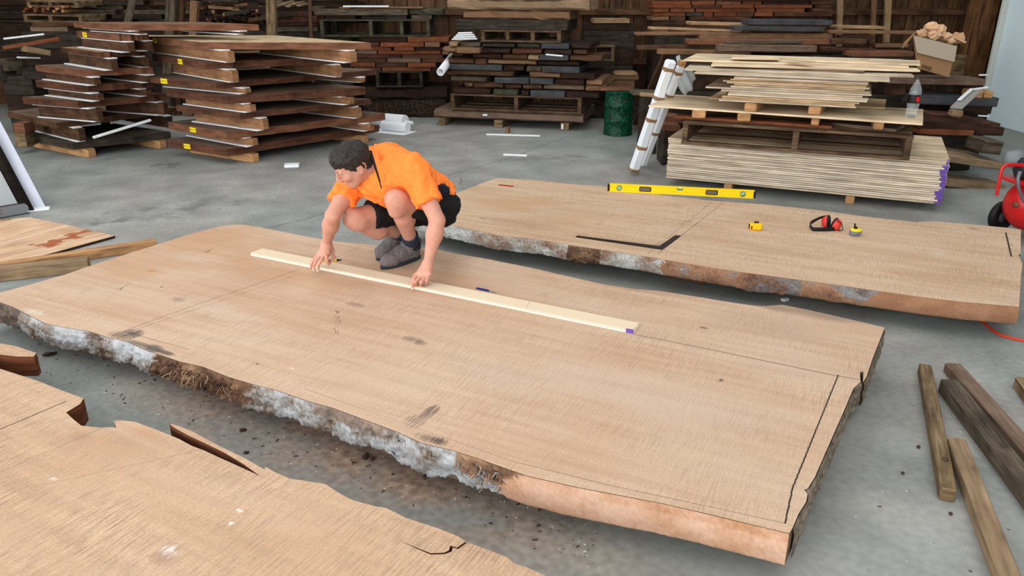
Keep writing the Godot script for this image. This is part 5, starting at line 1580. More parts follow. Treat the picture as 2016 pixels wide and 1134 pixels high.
	# cardboard box of crumpled paper on the pile behind
	var z0 := -8.05
	var A := pz(1798, 70, z0); var B := pz(1883, 91, z0); var C := pz(1868, 152, z0 + 0.05); var D := pz(1806, 134, z0 + 0.05)
	var back := Vector3(0.17, 0.03, -0.30)
	var box := thing("cardboard_box", "torn cardboard box heaped with crumpled brown paper", "box", (C + D) * 0.5)
	var off := -box.position
	var card := triplanar(mat(Color(0.58, 0.44, 0.31), 0.85, 0.0), 2.0)
	var wall := func(called: String, p: Array, m: Material):
		st = newst()
		st.set_smooth_group(-1)
		var nrm: Vector3 = (p[1] - p[0]).cross(p[2] - p[0]).normalized() * 0.003
		var cc: Vector3 = (p[0] + p[2]) * 0.5
		var uv := [Vector2.ZERO, Vector2.ZERO, Vector2.ZERO, Vector2.ZERO]
		face(st, p.map(func(v): return v + nrm + off), uv, cc + off)
		face(st, p.map(func(v): return v - nrm + off), uv, cc + off)
		for i in 4: face(st, [p[i] + nrm + off, p[(i + 1) % 4] + nrm + off, p[(i + 1) % 4] - nrm + off, p[i] - nrm + off], uv, cc + off)
		return obj(called, st, m, box)
	var fr: Node3D = wall.call("front_wall", [A, B, C, D], card)
	wall.call("side_wall", [B, B + back, C + back, C], card)
	wall.call("side_wall", [A, A + back, D + back, D], card)
	wall.call("back_wall", [A + back, B + back, C + back, D + back], card)
	wall.call("bottom", [D, C, C + back, D + back], card)
	var fl := Vector3(0, 0, 0.012)
	var fw: Node3D = wall.call("front_flap", [A + fl, B + fl, B.lerp(C, 0.5) + fl * 2.5, A.lerp(D, 0.52) + fl * 2.5], mat(Color(0.66, 0.60, 0.53), 0.8))
	wall.call("side_flap", [A + back * 0.1, A + back * 0.9, A + back * 0.9 + Vector3(-0.10, -0.11, 0), A + back * 0.1 + Vector3(-0.09, -0.13, 0)], card)
	for i in 3:
		wall.call("printed_line", [D.lerp(C, 0.12) + Vector3(0, 0.045 - 0.012 * i, 0.005), D.lerp(C, 0.42) + Vector3(0, 0.045 - 0.012 * i, 0.005), D.lerp(C, 0.42) + Vector3(0, 0.040 - 0.012 * i, 0.005), D.lerp(C, 0.12) + Vector3(0, 0.040 - 0.012 * i, 0.005)], mat(Color(0.30, 0.22, 0.15), 0.8))
	var pap := [mat(Color(0.82, 0.66, 0.52), 0.8), mat(Color(0.76, 0.60, 0.46), 0.8)]
	for q in [[1815, 66, 0.3, 0.055], [1832, 58, 0.45, 0.07], [1848, 62, 0.4, 0.075], [1838, 70, 0.2, 0.06], [1862, 72, 0.3, 0.06], [1885, 78, 0.6, 0.07], [1872, 80, 0.25, 0.05]]:
		st = newst()
		var rn := RandomNumberGenerator.new()
		rn.seed = int(q[0])
		var pc: Vector3 = pz(q[0], q[1], z0) + back * q[2] + Vector3(0, -0.01, 0)
		var sp := SphereMesh.new()
		sp.radial_segments = 9; sp.rings = 5; sp.radius = q[3]; sp.height = q[3] * 1.6
		var arr := sp.get_mesh_arrays()
		var vs: PackedVector3Array = arr[Mesh.ARRAY_VERTEX]
		var mv := {}
		for v in vs:
			var key := Vector3i(v * 10000.0)
			if not mv.has(key): mv[key] = v * rn.randf_range(0.6, 1.25)
		st.set_smooth_group(-1)
		var ix: PackedInt32Array = arr[Mesh.ARRAY_INDEX]
		for i in ix: st.add_vertex(mv[Vector3i(vs[i] * 10000.0)])
		var o := obj("crumpled_paper", st, pap[int(q[0]) % 2])
		o.position = pc
		tag(o, "ball of crumpled brown paper in the cardboard box", "crumpled paper", "paper balls in the box", "thing")
	board("paper_slab", pz(1872, 68, z0 - 0.1), pz(1903, 82, z0 - 0.1), 0.02, 0.12, pap[0], "folded brown paper pad poking out of the cardboard box", "paper pad", "", 0.003)

# ---------- two stacks of stickered red slabs
func sticker(p: Vector3, d: Vector3, n: Vector3, text: String, parent: Node3D, w := 0.11, h := 0.052) -> void:
	var bs := Basis(d, n.cross(d), n)
	var o := obj("sticker", boxst(at(p + n * 0.002 - parent.position, bs), Vector3(w, h, 0.001), 0.0), M.sticker, parent)
	var tm := TextMesh.new()
	var ft := SystemFont.new()
	ft.font_names = PackedStringArray(["Droid Sans"])
	tm.font = ft
	tm.text = text
	tm.font_size = 32
	tm.pixel_size = 0.0011
	tm.depth = 0.0006
	tm.material = M.ink
	var m := MeshInstance3D.new()
	m.mesh = tm
	m.name = "lettering"
	o.add_child(m, true)
	m.transform = at(p + n * 0.003 - parent.position, bs)
func slab_stack(list: Array, what: String, group: String, gap_shade_mat: Material) -> void:
	# list, bottom up: [Lx, Ly, Nx, Ny, Rx, Ry, bottom y at N, side material, top material, lettering]
	var q0: Array = list[0]
	var zN := px(q0[2], q0[6], 0.095).z
	var prev := 0.0
	for i in list.size():
		var q: Array = list[i]
		var h := pz(q[2], q[3], zN).y
		var hb := pz(q[2], q[6], zN).y
		var L := px(q[0], q[1], h); var N := px(q[2], q[3], h); var R := px(q[4], q[5], h)
		var B := L + (R - N) * 0.98
		# outline: sawn ends, wavering long sides
		var ring := PackedVector3Array()
		var nz := noise(700 + i, 1.6, 3)
		for k in 4: ring.append(L.lerp(N, k / 4.0))
		for k in 12: ring.append(N.lerp(R, k / 12.0) + (R - N).cross(Vector3.UP).normalized() * nz.get_noise_1d(k * 0.35) * (0.05 if k > 0 else 0.0))
		for k in 3: ring.append(R.lerp(B, k / 3.0))
		for k in 10: ring.append(B.lerp(L, k / 10.0))
		var t := thing("timber_slab", "thick reddish slab, %s from the floor in the %s" % [ORD[i], what], "timber slab", Vector3(N.x, hb, N.z).lerp(Vector3(R.x, hb, R.z), 0.5), 0, group)
		var tp := newst()
		var sd := newst()
		prism(tp, sd, ring, h - hb, (R - N).normalized(), L)
		shift(objs("body", [[tp, M[q[8]]], [sd, M[q[7]]]], t), -t.position)
		var edge := []
		for k in range(4, 17): edge.append(ring[k])
		if edge[0].distance_to(N) > 0.3: edge = []
		if edge.size():
			var bm := M.red_edge as StandardMaterial3D
			shift(obj("bark_edge", bark_strip(edge, h - hb, 0.012, 0.014, 300 + i), bm, t), -t.position)
		if q.size() > 9:
			var d := (N - L).normalized()
			sticker(L.lerp(N, q[10]) - Vector3(0, (h - hb) * 0.5, 0), d, Vector3(-d.z, 0, d.x), q[9], t)
		# bearers with foam pads between this slab and the one below
		var gap := hb - prev
		for s in [0.13, 0.86]:
			var c: Vector3 = L.lerp(N, 0.5) + (R - N) * s
			var d := (N - L)
			if i == 0:
				c.y = hb / 2
				tag(obj("bearer", boxst(at(c + d.normalized() * 0.05, along(d)), Vector3(d.length() + 0.06, hb, 0.09), 0.005), M.pine), "pine bearer on the floor under the %s, %s end" % [what, "labelled" if s < 0.5 else "unlabelled"], "bearer", "bearers in the " + group, "thing")
				continue
			var fm := 0.011
			c.y = (hb + prev) / 2
			var ov := rng.randf_range(0.03, 0.13)
			var where := "between its %s and %s slabs, %s end" % [ORD[i - 1], nth(i) if i else "", "labelled" if s < 0.5 else "unlabelled"]
			tag(obj("bearer", boxst(at(c + d.normalized() * ov, along(d)), Vector3(d.length() + 0.06, gap - fm * 2, 0.075), 0.004, Vector2(rng.randf(), rng.randf())), gap_shade_mat), "pine bearer in %s, %s" % [what, where], "bearer", "bearers in the " + group, "thing")  # material has the shade of the gap painted into its colour
			for e in [-1.0, 1.0]:
				var f := c
				f.y += e * (gap / 2 - fm / 2)
				tag(obj("foam_strip", boxst(at(f + d.normalized() * (ov + rng.randf_range(-0.06, 0.0)) + (R - N).normalized() * rng.randf_range(-0.05, 0.02), along(d)), Vector3(d.length() + 0.03, fm, 0.09), 0.003), M.foam), "white foam strip %s bearer in %s, %s" % ["above" if e > 0 else "below", what.replace("stack", "pile"), where.replace("between its ", "").replace(" end", "")], "foam strip", "foam strips in the " + group, "thing")
		prev = h
# wavering natural edge along the long side of a slab
func bark_strip(pts: Array, thick: float, bulge: float, rough: float, sd: int) -> SurfaceTool:
	var n1 := noise(sd, 5.0, 4)
	var st := newst()
	st.set_smooth_group(0)
	var grid := []
	for i in pts.size() - 1:
		var a: Vector3 = pts[i]; var b: Vector3 = pts[i + 1]
		var out := Vector3(-(b - a).z, 0, (b - a).x).normalized()
		for j in 4:
			var p := a.lerp(b, j / 4.0)
			var col := []
			for r in 7:
				var t := r / 6.0
				var q := p - Vector3(0, thick * t, 0)
				var k := n1.get_noise_3d(q.x, q.y * 3.0, q.z)
				col.append([q + out * (0.002 + bulge * sin(t * PI) + absf(k) * rough * 2.0 * smoothstep(0.0, 0.3, t)), Color(0.20, 0.135, 0.11).lerp(Color(0.36, 0.245, 0.19), clampf(0.45 + k * 1.6, 0, 1))])
			grid.append(col)
	for i in grid.size() - 1:
		for r in 6:
			var a = grid[i][r]; var b = grid[i + 1][r]; var c = grid[i + 1][r + 1]; var d = grid[i][r + 1]
			var n: Vector3 = (c[0] - a[0]).cross(b[0] - a[0])
			var q := [a, b, c, a, c, d] if n.z > 0.0 else [a, c, b, a, d, c]
			for v in q:
				st.set_color(v[1].srgb_to_linear())
				st.add_vertex(v[0])
	return st
func build_red_stacks() -> void:
	M.red_edge = mat(Color.WHITE, 0.9)
	M.red_edge.vertex_color_use_as_albedo = true
	slab_stack([
		[329, 275, 446, 293, 746, 246, 308, "red", "dust", "HA 18", 0.34], [330, 240, 446, 260, 758, 223, 275, "red_light", "dust", "HA 17", 0.44], [346, 207, 472, 223, 730, 195, 235, "red", "dust"], [327, 174, 446, 188, 719, 171, 205, "red", "dust"],
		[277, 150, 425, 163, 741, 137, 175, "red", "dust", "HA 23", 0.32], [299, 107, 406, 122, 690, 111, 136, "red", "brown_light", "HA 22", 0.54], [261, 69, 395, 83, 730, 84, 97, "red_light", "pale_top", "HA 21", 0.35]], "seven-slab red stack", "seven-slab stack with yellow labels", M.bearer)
	slab_stack([
		[40, 262, 142, 281, 335, 259, 295, "grey_dark", "grey"], [14, 219, 110, 241, 350, 211, 253, "brown", "dust"], [44, 191, 152, 199, 328, 184, 213, "red", "dust"], [69, 158, 159, 168, 300, 158, 182, "red", "brown_light"],
		[69, 128, 157, 138, 300, 132, 151, "red_light", "dust"], [120, 93, 197, 103, 288, 98, 114, "red", "tan"], [150, 61, 234, 68, 292, 66, 81, "red_light", "brown_light", "HA", 0.2], [144, 43, 235, 48, 509, 48, 60, "red_light", "brown_light"]], "eight-slab dark stack", "eight-slab stack by the leaning panel", M.brown)
	# loose white strip resting across the lower slabs
	var a := pz(183, 271, -8.35); var b := pz(297, 236, -8.75)
	tag(obj("foam_strip", boxst(at((a + b) * 0.5, along(b - a)), Vector3(a.distance_to(b), 0.025, 0.05), 0.006), M.foam), "long loose white foam strip slanting across the dark stack", "foam strip", "", "thing")
	# rolled foam sheet on the floor at the end of the stack
	var c := px(742, 252, 0.0)
	var roll := thing("foam_roll", "white foam sheet half unrolled on the floor behind the red stack", "foam roll", c)
	var e := px(808, 258, 0.0) - c
	var st := newst()
	var v := Vector3(e.x, 0, e.z)
	var up := Vector3(0, 0.11, 0)
	tube(st, [up, v * 0.86 + up], 0.095, 18)
	obj("outer_roll", st, M.foam, roll)
	st = newst()
	tube(st, [v * 0.25 + Vector3(0, 0.07, 0.16), v * 0.98 + Vector3(0, 0.07, 0.16)], 0.065, 16)
	obj("loose_roll", st, M.foam, roll)
	obj("loose_sheet", boxst(at(v * 0.5 + Vector3(0, 0.006, 0.2), along(v)), Vector3(v.length() * 1.1, 0.006, 0.3), 0.001), M.foam, roll)
	st = newst()
	tube(st, [v * 0.8 + up, v * 1.08 + up], 0.022, 12)
	obj("core", st, M.foam, roll)

# ---------- stack of rough timber on pallets, middle of the rear
func build_rough_stack() -> void:
	var xl := 866.0; var xr := 1145.0
	var zl := px(866, 247, 0.0).z; var zr := px(1111, 260, 0.0).z - 0.05
	var zat := func(x): return lerpf(zl, zr, (x - xl) / (xr - xl))
	var grp := "rough timber stack on the floor slab"
	# bearers
	for q in [[862, 875, "tattered"], [972, 989, "middle of the"], [1104, 1121, "tagged"]]:
		var p := pz(q[0], 200, zat.call(q[0])); var r := pz(q[1], 200, zat.call(q[1]))
		p.y = 0.1; r.y = 0.1
		board("bearer", p, r, 0.1, 0.9, M.treated, "short square bearer under the %s end of the rough floor slab" % q[2], "bearer", "bearers under the rough stack", 0.006)
	var tg := pz(1107, 250, zat.call(1107) + 0.01)
	tag(obj("paper_tag", boxst(at(Vector3(tg.x, 0.055, tg.z)), Vector3(0.025, 0.07, 0.002), 0.0), M.foam), "white paper tag on the end of a square bearer", "tag", "", "thing")
	# floor slab
	var A := pz(852, 200, zat.call(852)); var B := pz(1148, 200, zat.call(1148))
	A.y = 0.215; B.y = 0.215
	rough_board("rough_slab", A, B, 0.115, 1.15, 0.02, M.dust, "wide dusty live-edge slab under the tall pallet bin", "slab", grp)
	var wt := pz(955, 233, zat.call(955) + 0.02)
	tag(obj("paper_tag", boxst(at(Vector3(wt.x, 0.17, wt.z + 0.012)), Vector3(0.06, 0.022, 0.002), 0.0), M.foam), "white paper tag stapled to the wide dusty floor slab", "tag", "", "thing")
	# tall pallet
	var pA := pz(886, 184, zat.call(886)); var pB := pz(1146, 184, zat.call(1146))
	var top := pz(xl, 184, zl).y
	pA.y = top; pB.y = top
	pallet(pA + Vector3(0, 0, -0.03), pB + Vector3(0, 0, -0.03), top - 0.215, 0.95, M.pallet, "tall grey pallet bin at the foot of the rough timber stack", "", [0.0, 0.51, 1.0], 7)
	layers(xl, zl, xr, zr, [
		[171, 184, [[890, 964, "red_dark", "r"], [968, 1018, "green_grey", "r"], [1024, 1040, "brown_dark", "r"], [1044, 1112, "slate", "b"], [1114, 1180, "brown_dark", "r"]]],
		[160, 171, [[912, 930, "brown_light", "r"], [931, 989, "brown", "r"], [990, 1026, "red", "r"], [1028, 1066, "brown", "r"], [1068, 1150, "dust", "r"], [1151, 1190, "brown_light", "r"]]],
		[148, 160, [[884, 957, "grey", "r"], [973, 1041, "slate", "b"], [1043, 1089, "slate", "b"], [1091, 1150, "red_dark", "r"], [1152, 1186, "brown_light", "r"]]],
		[137, 148, [[876, 1010, "brown", "r"], [1040, 1103, "brown_light", "r"], [1105, 1172, "brown_dark", "b"]]],
		[125, 137, [[878, 988, "slate", "b"], [990, 1030, "brown_dark", "r"], [1034, 1065, "grey", "r"], [1067, 1141, "slate", "b"]]],
		[114, 125, [[880, 933, "brown", "r"], [935, 957, "red", "b"], [958, 1056, "brown_light", "r"], [1058, 1140, "brown_dark", "r"]]],
		[103, 114, [[930, 987, "red_dark", "r"], [988, 1037, "brown", "r"], [1038, 1060, "pine_grey", "r"], [1061, 1119, "slate", "b"], [1120, 1185, "brown", "r"]]],
		[92, 103, [[869, 897, "brown_light", "r"], [898, 945, "brown_light", "b"], [947, 1003, "brown_dark", "r"], [1006, 1066, "red", "r"], [1070, 1124, "brown_dark", "r"], [1126, 1156, "brown", "r"]]],
		[81, 92, [[881, 900, "tan", "r"], [902, 944, "grey", "r"], [947, 1013, "grey_dark", "r"], [1016, 1063, "green_grey", "r"], [1065, 1120, "slate", "b"], [1122, 1162, "brown_dark", "r"]]]],
		0.95, "rough timber stack", "pipe end", grp)
	# upper pallet, beams and the log slab on top
	var y := pz(xl, 81, zl).y
	var hp := 0.15
	pA = pz(946, 60, zat.call(946)); pB = pz(1105, 60, zat.call(1105))
	pA.y = y + hp; pB.y = y + hp
	pallet(pA, pB, hp, 0.95, M.pallet, "narrow three-bay pallet high in the rough timber stack", "", [0.0, 0.33, 0.66, 1.0], 5)
	y += hp
	var lvl := [y]
	var beam := func(x0, x1, th, m, rough, lab):
		var p := pz(x0, 40, zat.call(x0)); var r := pz(x1, 40, zat.call(x1))
		lvl[0] += th
		p.y = lvl[0]; r.y = lvl[0]
		if rough: rough_board("beam", p, r, th, 0.8, 0.03, m, lab, "beam", "beams topping the rough stack")
		else: board("beam", p, r, th, 0.7, m, lab, "beam", "beams topping the rough stack", 0.01)
		lvl[0] += 0.002
	beam.call(896, 1118, 0.125, M.grey_dark, false, "dark squared beam lying on the narrow pallet")
	beam.call(912, 1120, 0.115, M.brown_light, true, "light brown weathered beam above the dark squared beam")
	beam.call(881, 1158, 0.135, M.pine_grey, true, "pale thick log slab topping the rough timber stack")
	beam.call(940, 1110, 0.05, M.brown_dark, false, "dark plank lying on the pale log slab")
	# white foam bundle, plastic pipe, short strips
	for i in 4:
		var p := pz(890 + i * 4, 79 - i * 4, zl + 0.02)
		var r := pz(940 - i * 3, 78 - i * 4, zl + 0.06)
		tag(obj("foam_strip", boxst(at((p + r) * 0.5 + Vector3(0, 0.012, 0), along(r - p)), Vector3(p.distance_to(r), 0.02, 0.06), 0.005), M.foam), "bent white foam strip in the bundle beside the narrow pallet", "foam strip", "foam bundle on the rough stack", "thing")
	board("foam_strip", pz(1074, 106, zat.call(1074) + 0.03), pz(1108, 109, zat.call(1108) + 0.03), 0.018, 0.05, M.foam, "short white foam strip in the middle of the rough stack", "foam strip", "", 0.004)
	var pp := thing("plastic_pipe", "white plastic tube poking out of the rough timber stack", "pipe", pz(867, 142, zl + 0.35))
	var st := newst()
	var d := pz(890, 112, zl - 0.45) - pp.position
	var dn := d.normalized()
	var sx := dn.cross(Vector3.UP).normalized()
	lathe(st, [Vector2(0.036, 0.0), Vector2(0.052, 0.0), Vector2(0.052, d.length()), Vector2(0.036, d.length()), Vector2(0.036, 0.0)], 20, Transform3D(Basis(sx, dn, sx.cross(dn)), Vector3.ZERO))
	obj("tube", st, M.foam, pp)
	# green drum
	var c := px(1216, 264, 0.0)
	var dr := thing("steel_drum", "dented green steel drum with two ribs", "drum", c)
	var gm := triplanar(mat(Color(0.05, 0.46, 0.31), 0.5, 0.0, T.blotch), 2.0)
	var R := 0.182
	var H := 0.56
	st = newst()
	var prof := [Vector2(R, 0.0), Vector2(R + 0.005, 0.004), Vector2(R + 0.005, 0.014), Vector2(R, 0.02)]
	for k in [0.335, 0.665]:
		prof.append_array([Vector2(R, H * k - 0.018), Vector2(R + 0.007, H * k - 0.008), Vector2(R + 0.007, H * k + 0.008), Vector2(R, H * k + 0.018)])
	prof.append_array([Vector2(R, H - 0.02), Vector2(R + 0.005, H - 0.014), Vector2(R + 0.005, H - 0.003), Vector2(R - 0.002, H)])
	lathe(st, prof, 40, Transform3D.IDENTITY)
	obj("shell", st, gm, dr)
	st = newst()
	lathe(st, [Vector2(R, H - 0.012), Vector2(0, H - 0.012)], 32, Transform3D.IDENTITY)
	obj("lid", st, gm, dr)
	for k in 14:
		var a := rng.randf_range(-1.3, 1.3)
		var hh := rng.randf_range(0.04, 0.5)
		st = newst()
		var w := rng.randf_range(0.01, 0.035)
		lathe(st, [Vector2(0, 0.0012), Vector2(w, 0.0)], 7, Transform3D(Basis(Vector3(cos(a), 0, -sin(a)), Vector3(sin(a), 0, cos(a)), Vector3.UP), Vector3(sin(a), 0, cos(a)) * (R + 0.0004) + Vector3(0, hh, 0)).scaled_local(Vector3(1, 1, rng.randf_range(0.3, 0.8))))
		obj("rust_patch", st, mat(Color(0.17, 0.16, 0.11), 0.8), dr)
	# floor strips of foam near the stack
	for q in [[957, 264, 1063, 267, 0.05, "long thin white foam strip on the floor before the rough stack"], [990, 304, 1037, 306, 0.05, "short white foam strip on the floor, farther from the rough stack"]]:
		board("foam_strip", px(q[0], q[1], 0.014), px(q[2], q[3], 0.014), 0.014, q[4], M.foam, q[5], "foam strip", "", 0.003)
	tag(obj("foam_block", boxst(at(px(575, 328, 0.0) + Vector3(0, 0.015, 0), Basis(Vector3.UP, 0.2)), Vector3(0.15, 0.03, 0.11), 0.004), M.foam), "small white foam block alone on the concrete", "foam block", "", "thing")
	board("wood_block", px(994, 251, 0.07), px(1001, 251.5, 0.07), 0.07, 0.06, M.brown_light, "tiny wood block on the floor before the rough stack", "wood block", "", 0.004)

# ---------- the dark rear of the shed
func support(x0: float, x1: float, y: float, z: float, depth: float, label: String) -> void:
	var a := pz(x0, y, z); var b := pz(x1, y, z)
	b.y = a.y
	var n := maxi(1, int(a.y / 0.2))
	for i in n:
		var h := a.y * (i + 1) / n
		board("timber_pack", Vector3(a.x, h, a.z), Vector3(b.x, h, b.z), a.y / n - 0.002, depth, M.brown_dark if i % 2 else M.grey_dark, "%s, %s up" % [label, ORD[i]], "timber pack", "packs under the rear stacks", 0.01)
func build_rear() -> void:
	# red stack behind the seven-slab stack, standing on a pallet on rough slabs
	var z := -11.2
	var g := "orange-red boards behind the labelled stack"
	for q in [[715, 876, 196, 222, "r", "bark", "gnarled bark slab under the rear pallet"], [716, 880, 172, 196, "r", "brown_dark", "dark rough slab above the gnarled bark slab"]]:
		var p := pz(q[0], q[2], z); var r := pz(q[1], q[2], z); var bt := pz(q[0], q[3], z).y if q[3] < 222 else 0.0
		rough_board("rough_slab", p, r, p.y - bt, 0.8, 0.04, M[q[5]], q[6], "slab", "slabs under the rear pallet")
	var t := pz(738, 140, z); var t2 := pz(832, 140, z)
	var b0 := pz(738, 172, z).y
	pallet(t, t2, t.y - b0, 0.9, M.grey_dark, "dark pallet under the orange-red boards")
	layers(690, z, 890, z, [
		[132, 140, [[696, 750, "red", "b"], [752, 848, "redgum", "b"], [850, 876, "red_dark", "b"]]],
		[123, 132, [[690, 738, "redgum", "b"], [740, 800, "brown", "b"], [802, 858, "redgum", "b"]]],
		[115, 123, [[698, 760, "brown", "b"], [762, 828, "dust", "b"], [830, 884, "red", "b"]]],
		[107, 115, [[690, 790, "red", "b"], [792, 872, "red", "b"]]],
		[100, 107, [[702, 742, "dust", "b"], [744, 868, "redgum", "b"], [870, 884, "brown_light", "b"]]],
		[92, 100, [[705, 770, "redgum", "b"], [775, 815, "redgum", "b"], [817, 880, "red_dark", "b"]]],
		[83, 92, [[690, 746, "red", "b"], [748, 834, "redgum", "b"], [836, 866, "brown_light", "b"]]],
		[73, 83, [[712, 800, "red_dark", "b"], [802, 884, "redgum", "b"]]]], 0.7, "rear red stack", "labelled stack", g)
	t = pz(628, 38, z); t2 = pz(846, 38, z)
	pallet(t, t2, t.y - pz(628, 73, z).y, 0.9, M.green_grey, "big grey-green pallet on the rear red stack", "", [0.0, 0.46, 0.75, 1.0], 5)
	layers(617, z, 872, z, [[30, 38, [[640, 700, "brown_dark", "b"], [760, 800, "grey_dark", "b"], [810, 850, "grey", "b"]]], [17, 30, [[617, 802, "grey", "b"], [804, 872, "green_grey", "r"]]], [14, 17, [[667, 690, "brown_light", "b"], [700, 832, "brown_light", "b"]]]], 0.6, "grey pallet top", "post", "greyed boards on the rear pallet")
	board("foam_strip", pz(675, 11, z + 0.02), pz(765, 11, z + 0.02), 0.02, 0.05, M.foam, "white foam strip on the greyed boards at the rear", "foam strip", "", 0.004)
	support(640, 690, 75, -11.4, 0.6, "pack of dark boards behind the labelled slab stack")
	# wall of dark boards along the back, left half
	var rows := []
	for k in 7:
		var row := []
		var x := -20.0 + rng.randf_range(0, 30)
		while x < 640.0:
			var w := rng.randf_range(50, 150)
			row.append([x, x + w, ["brown_dark", "grey_dark", "brown_dark", "grey", "brown"][rng.randi() % 5], "b" if rng.randf() < 0.6 else "r"])
			x += w + rng.randf_range(4, 30)
		rows.append([46 - 9 * (k + 1), 46 - 9 * k, row])
	support(-20, 660, 46, -12.1, 0.22, "dark pack along the back wall")
	layers(-20, -12.1, 640, -12.1, rows, 0.22, "dark rear wall stack", "panel end", "dark boards stacked along the back wall")
	# packs of boards to the left, in the dark
	z = -11.6
	support(380, 640, 62, z, 0.4, "dark timber pack behind the labelled slab stack")
	layers(545, z, 630, z, [[52, 62, [[545, 625, "grey", "b"]]], [44, 52, [[540, 625, "red_dark", "b"]]], [31, 44, [[545, 624, "red", "b"]]], [22, 31, [[512, 606, "brown", "b"]]], [13, 22, [[484, 604, "brown_dark", "b"], [606, 628, "grey", "b"]]]], 0.5, "pole pack", "thick post", "brown pack between the poles")
	var sticks := "jumbled sticks piled in the dark rear"
	for i in 60:
		var x := rng.randf_range(388, 535)
		var yy := rng.randf_range(-2, 44)
		if x > 480 and yy < 20: continue
		var p := pz(x, yy, z + rng.randf_range(-0.05, 0.1))
		var dl := Vector3(rng.randf_range(-0.15, 0.15), rng.randf_range(-0.06, 0.06), rng.randf_range(-0.5, -0.25)) if i % 3 else Vector3(rng.randf_range(0.15, 0.45), rng.randf_range(-0.05, 0.05), -0.05)
		var s := rng.randf_range(0.025, 0.06)
		tag(obj("stick", boxst(at(p + dl * 0.5, along(dl)), Vector3(dl.length(), s, s * 0.8), 0.004, Vector2(rng.randf(), 0)), [M.brown_dark, M.brown, M.grey_dark, M.brown_light, M.red_dark][i % 5]), "rough stick in the jumbled heap behind the dark slab stack", "stick", sticks, "thing")
	for i in 6:
		var p := pz(543 + i * 11, 6 + (i % 2) * 3, z + 0.05 * (i % 2))
		var dl := Vector3(rng.randf_range(0.03, 0.08), rng.randf_range(0.02, 0.06), -0.3)
		tag(obj("offcut", boxst(at(p, along(dl)), Vector3(0.32, 0.025, 0.07), 0.004), M.pine_grey), "pale splintered offcut heaped on the brown pack", "offcut", "pale offcuts on the brown pack", "thing")
	# posts and poles of the rear
	for q in [[252, 43, 262, -2, -11.0, 0.10, "grey", "leaning grey round pole behind the dark stack", true], [337, 43, 340, -20, -11.4, 0.13, "grey", "grey square post behind the dark stack", false], [356, 43, 358, -20, -11.5, 0.09, "brown", "thin brown post beside the grey square post", false], [382, 44, 384, 2, -11.4, 0.10, "brown_light", "light timber post with a stub on top", false], [536, 72, 534, -20, -11.15, 0.125, "treated", "thick olive-brown post before the brown pack", false], [613, 74, 609, -20, -11.15, 0.055, "brown", "slim brown pole leaning on the brown pack", true]]:
		var p := pz(q[0], q[1], q[4]); var r := pz(q[2], q[3], q[4] - (0.3 if q[8] else 0.0))
		var dd := (r - p)
		p -= dd * (p.y / dd.y)
		var s2 := newst()
		if q[8]: tube(s2, [p, p.lerp(r, 0.5), r], q[5] * 0.5, 12)
		else: bx(s2, at((p + r) * 0.5, Basis(dd.normalized(), Vector3.LEFT, Vector3.BACK).orthonormalized()), Vector3(p.distance_to(r), q[5], q[5]), 0.006)
		tag(obj("pole" if q[8] else "timber_post", s2, M[q[6]]), q[7], "pole" if q[8] else "post", "", "thing")
	# far left: pallets with sticks, boards poking out
	z = -11.3
	support(40, 165, 62, z, 0.8, "dark timber pack behind the leaning white panel")
	layers(40, z, 160, z, [[52, 62, [[58, 132, "pine_grey", "b"]]], [43, 52, [[61, 144, "brown", "b"]]]], 0.5, "pale rear pack", "panel", "pale pack behind the dark stack")
	pallet(pz(44, 27, z), pz(160, 30, z), pz(44, 27, z).y - pz(44, 43, z).y, 0.7, M.treated, "tan pallet holding short orange sticks", "", [0.0, 0.45, 1.0], 4)
	for i in 28:
		var p := pz(50 + (i * 37) % 92, 24 - (i / 10) * 4.5, z + 0.02 * (i % 4))
		tag(obj("stick", boxst(at(p + Vector3(0, 0.012, -0.2), along(Vector3(rng.randf_range(-0.2, 0.2), 0, -1))), Vector3(0.4, 0.03, 0.035), 0.003), [M.redgum, M.pine, M.red_light][i % 3]), "short orange-brown stick piled on the tan pallet", "stick", "short sticks on the tan pallet", "thing")
	pallet(pz(50, 0, z), pz(152, 2, z), 0.09, 0.7, M.treated, "second tan pallet lying on the short sticks", "", [0.0, 0.45, 1.0], 4)
	for q in [[6, 75, 86, 66, 0.02, 0.10, "foam", "white strip on the boards behind the leaning panel"], [4, 91, 115, 73, 0.045, 0.12, "redgum", "orange board slanting up behind the leaning panel"], [52, 91, 100, 99, 0.07, 0.2, "pine_grey", "greyed block poking out behind the dark stack"], [12, 116, 42, 114, 0.15, 0.2, "grey", "grey block end behind the leaning panel"], [40, 112, 80, 113, 0.018, 0.1, "foam", "white strip end behind the dark stack"], [46, 140, 110, 146, 0.09, 0.4, "grey_dark", "dark board end behind the dark stack"], [0, 128, 30, 128, 0.2, 0.3, "grey_dark", "dark block end low behind the leaning panel"]]:
		board("board", pz(q[0], q[1], -9.9), pz(q[2], q[3], -10.1), q[4], q[5], M[q[6]], q[7], "board", "", 0.004)
	support(0, 60, 150, -9.95, 0.5, "timber pack low behind the leaning panel")
	obj_post(Vector3(px(4, 185, 0).x, 0, -9.7), 0.95, 0.09, M.treated, "short olive post at the end of the packs behind the panel")
	for q in [[24, 243, 46, 264, "red_light", "reddish block end by the leaning panel"], [26, 262, 48, 290, "treated", "olive block standing by the leaning panel"]]:
		var p := pz(q[0], q[1], -8.6); var r := pz(q[2], q[1], -8.6)
		board("block", p, r, p.y - pz(q[0], q[3], -8.6).y, 0.2, M[q[4]], q[5], "block", "", 0.006)
	# ---- right rear: red boards on top, long boards in front of them
	z = -11.3
	support(1290, 1640, 66, z, 0.6, "dark pack under the orange-red wall stack")
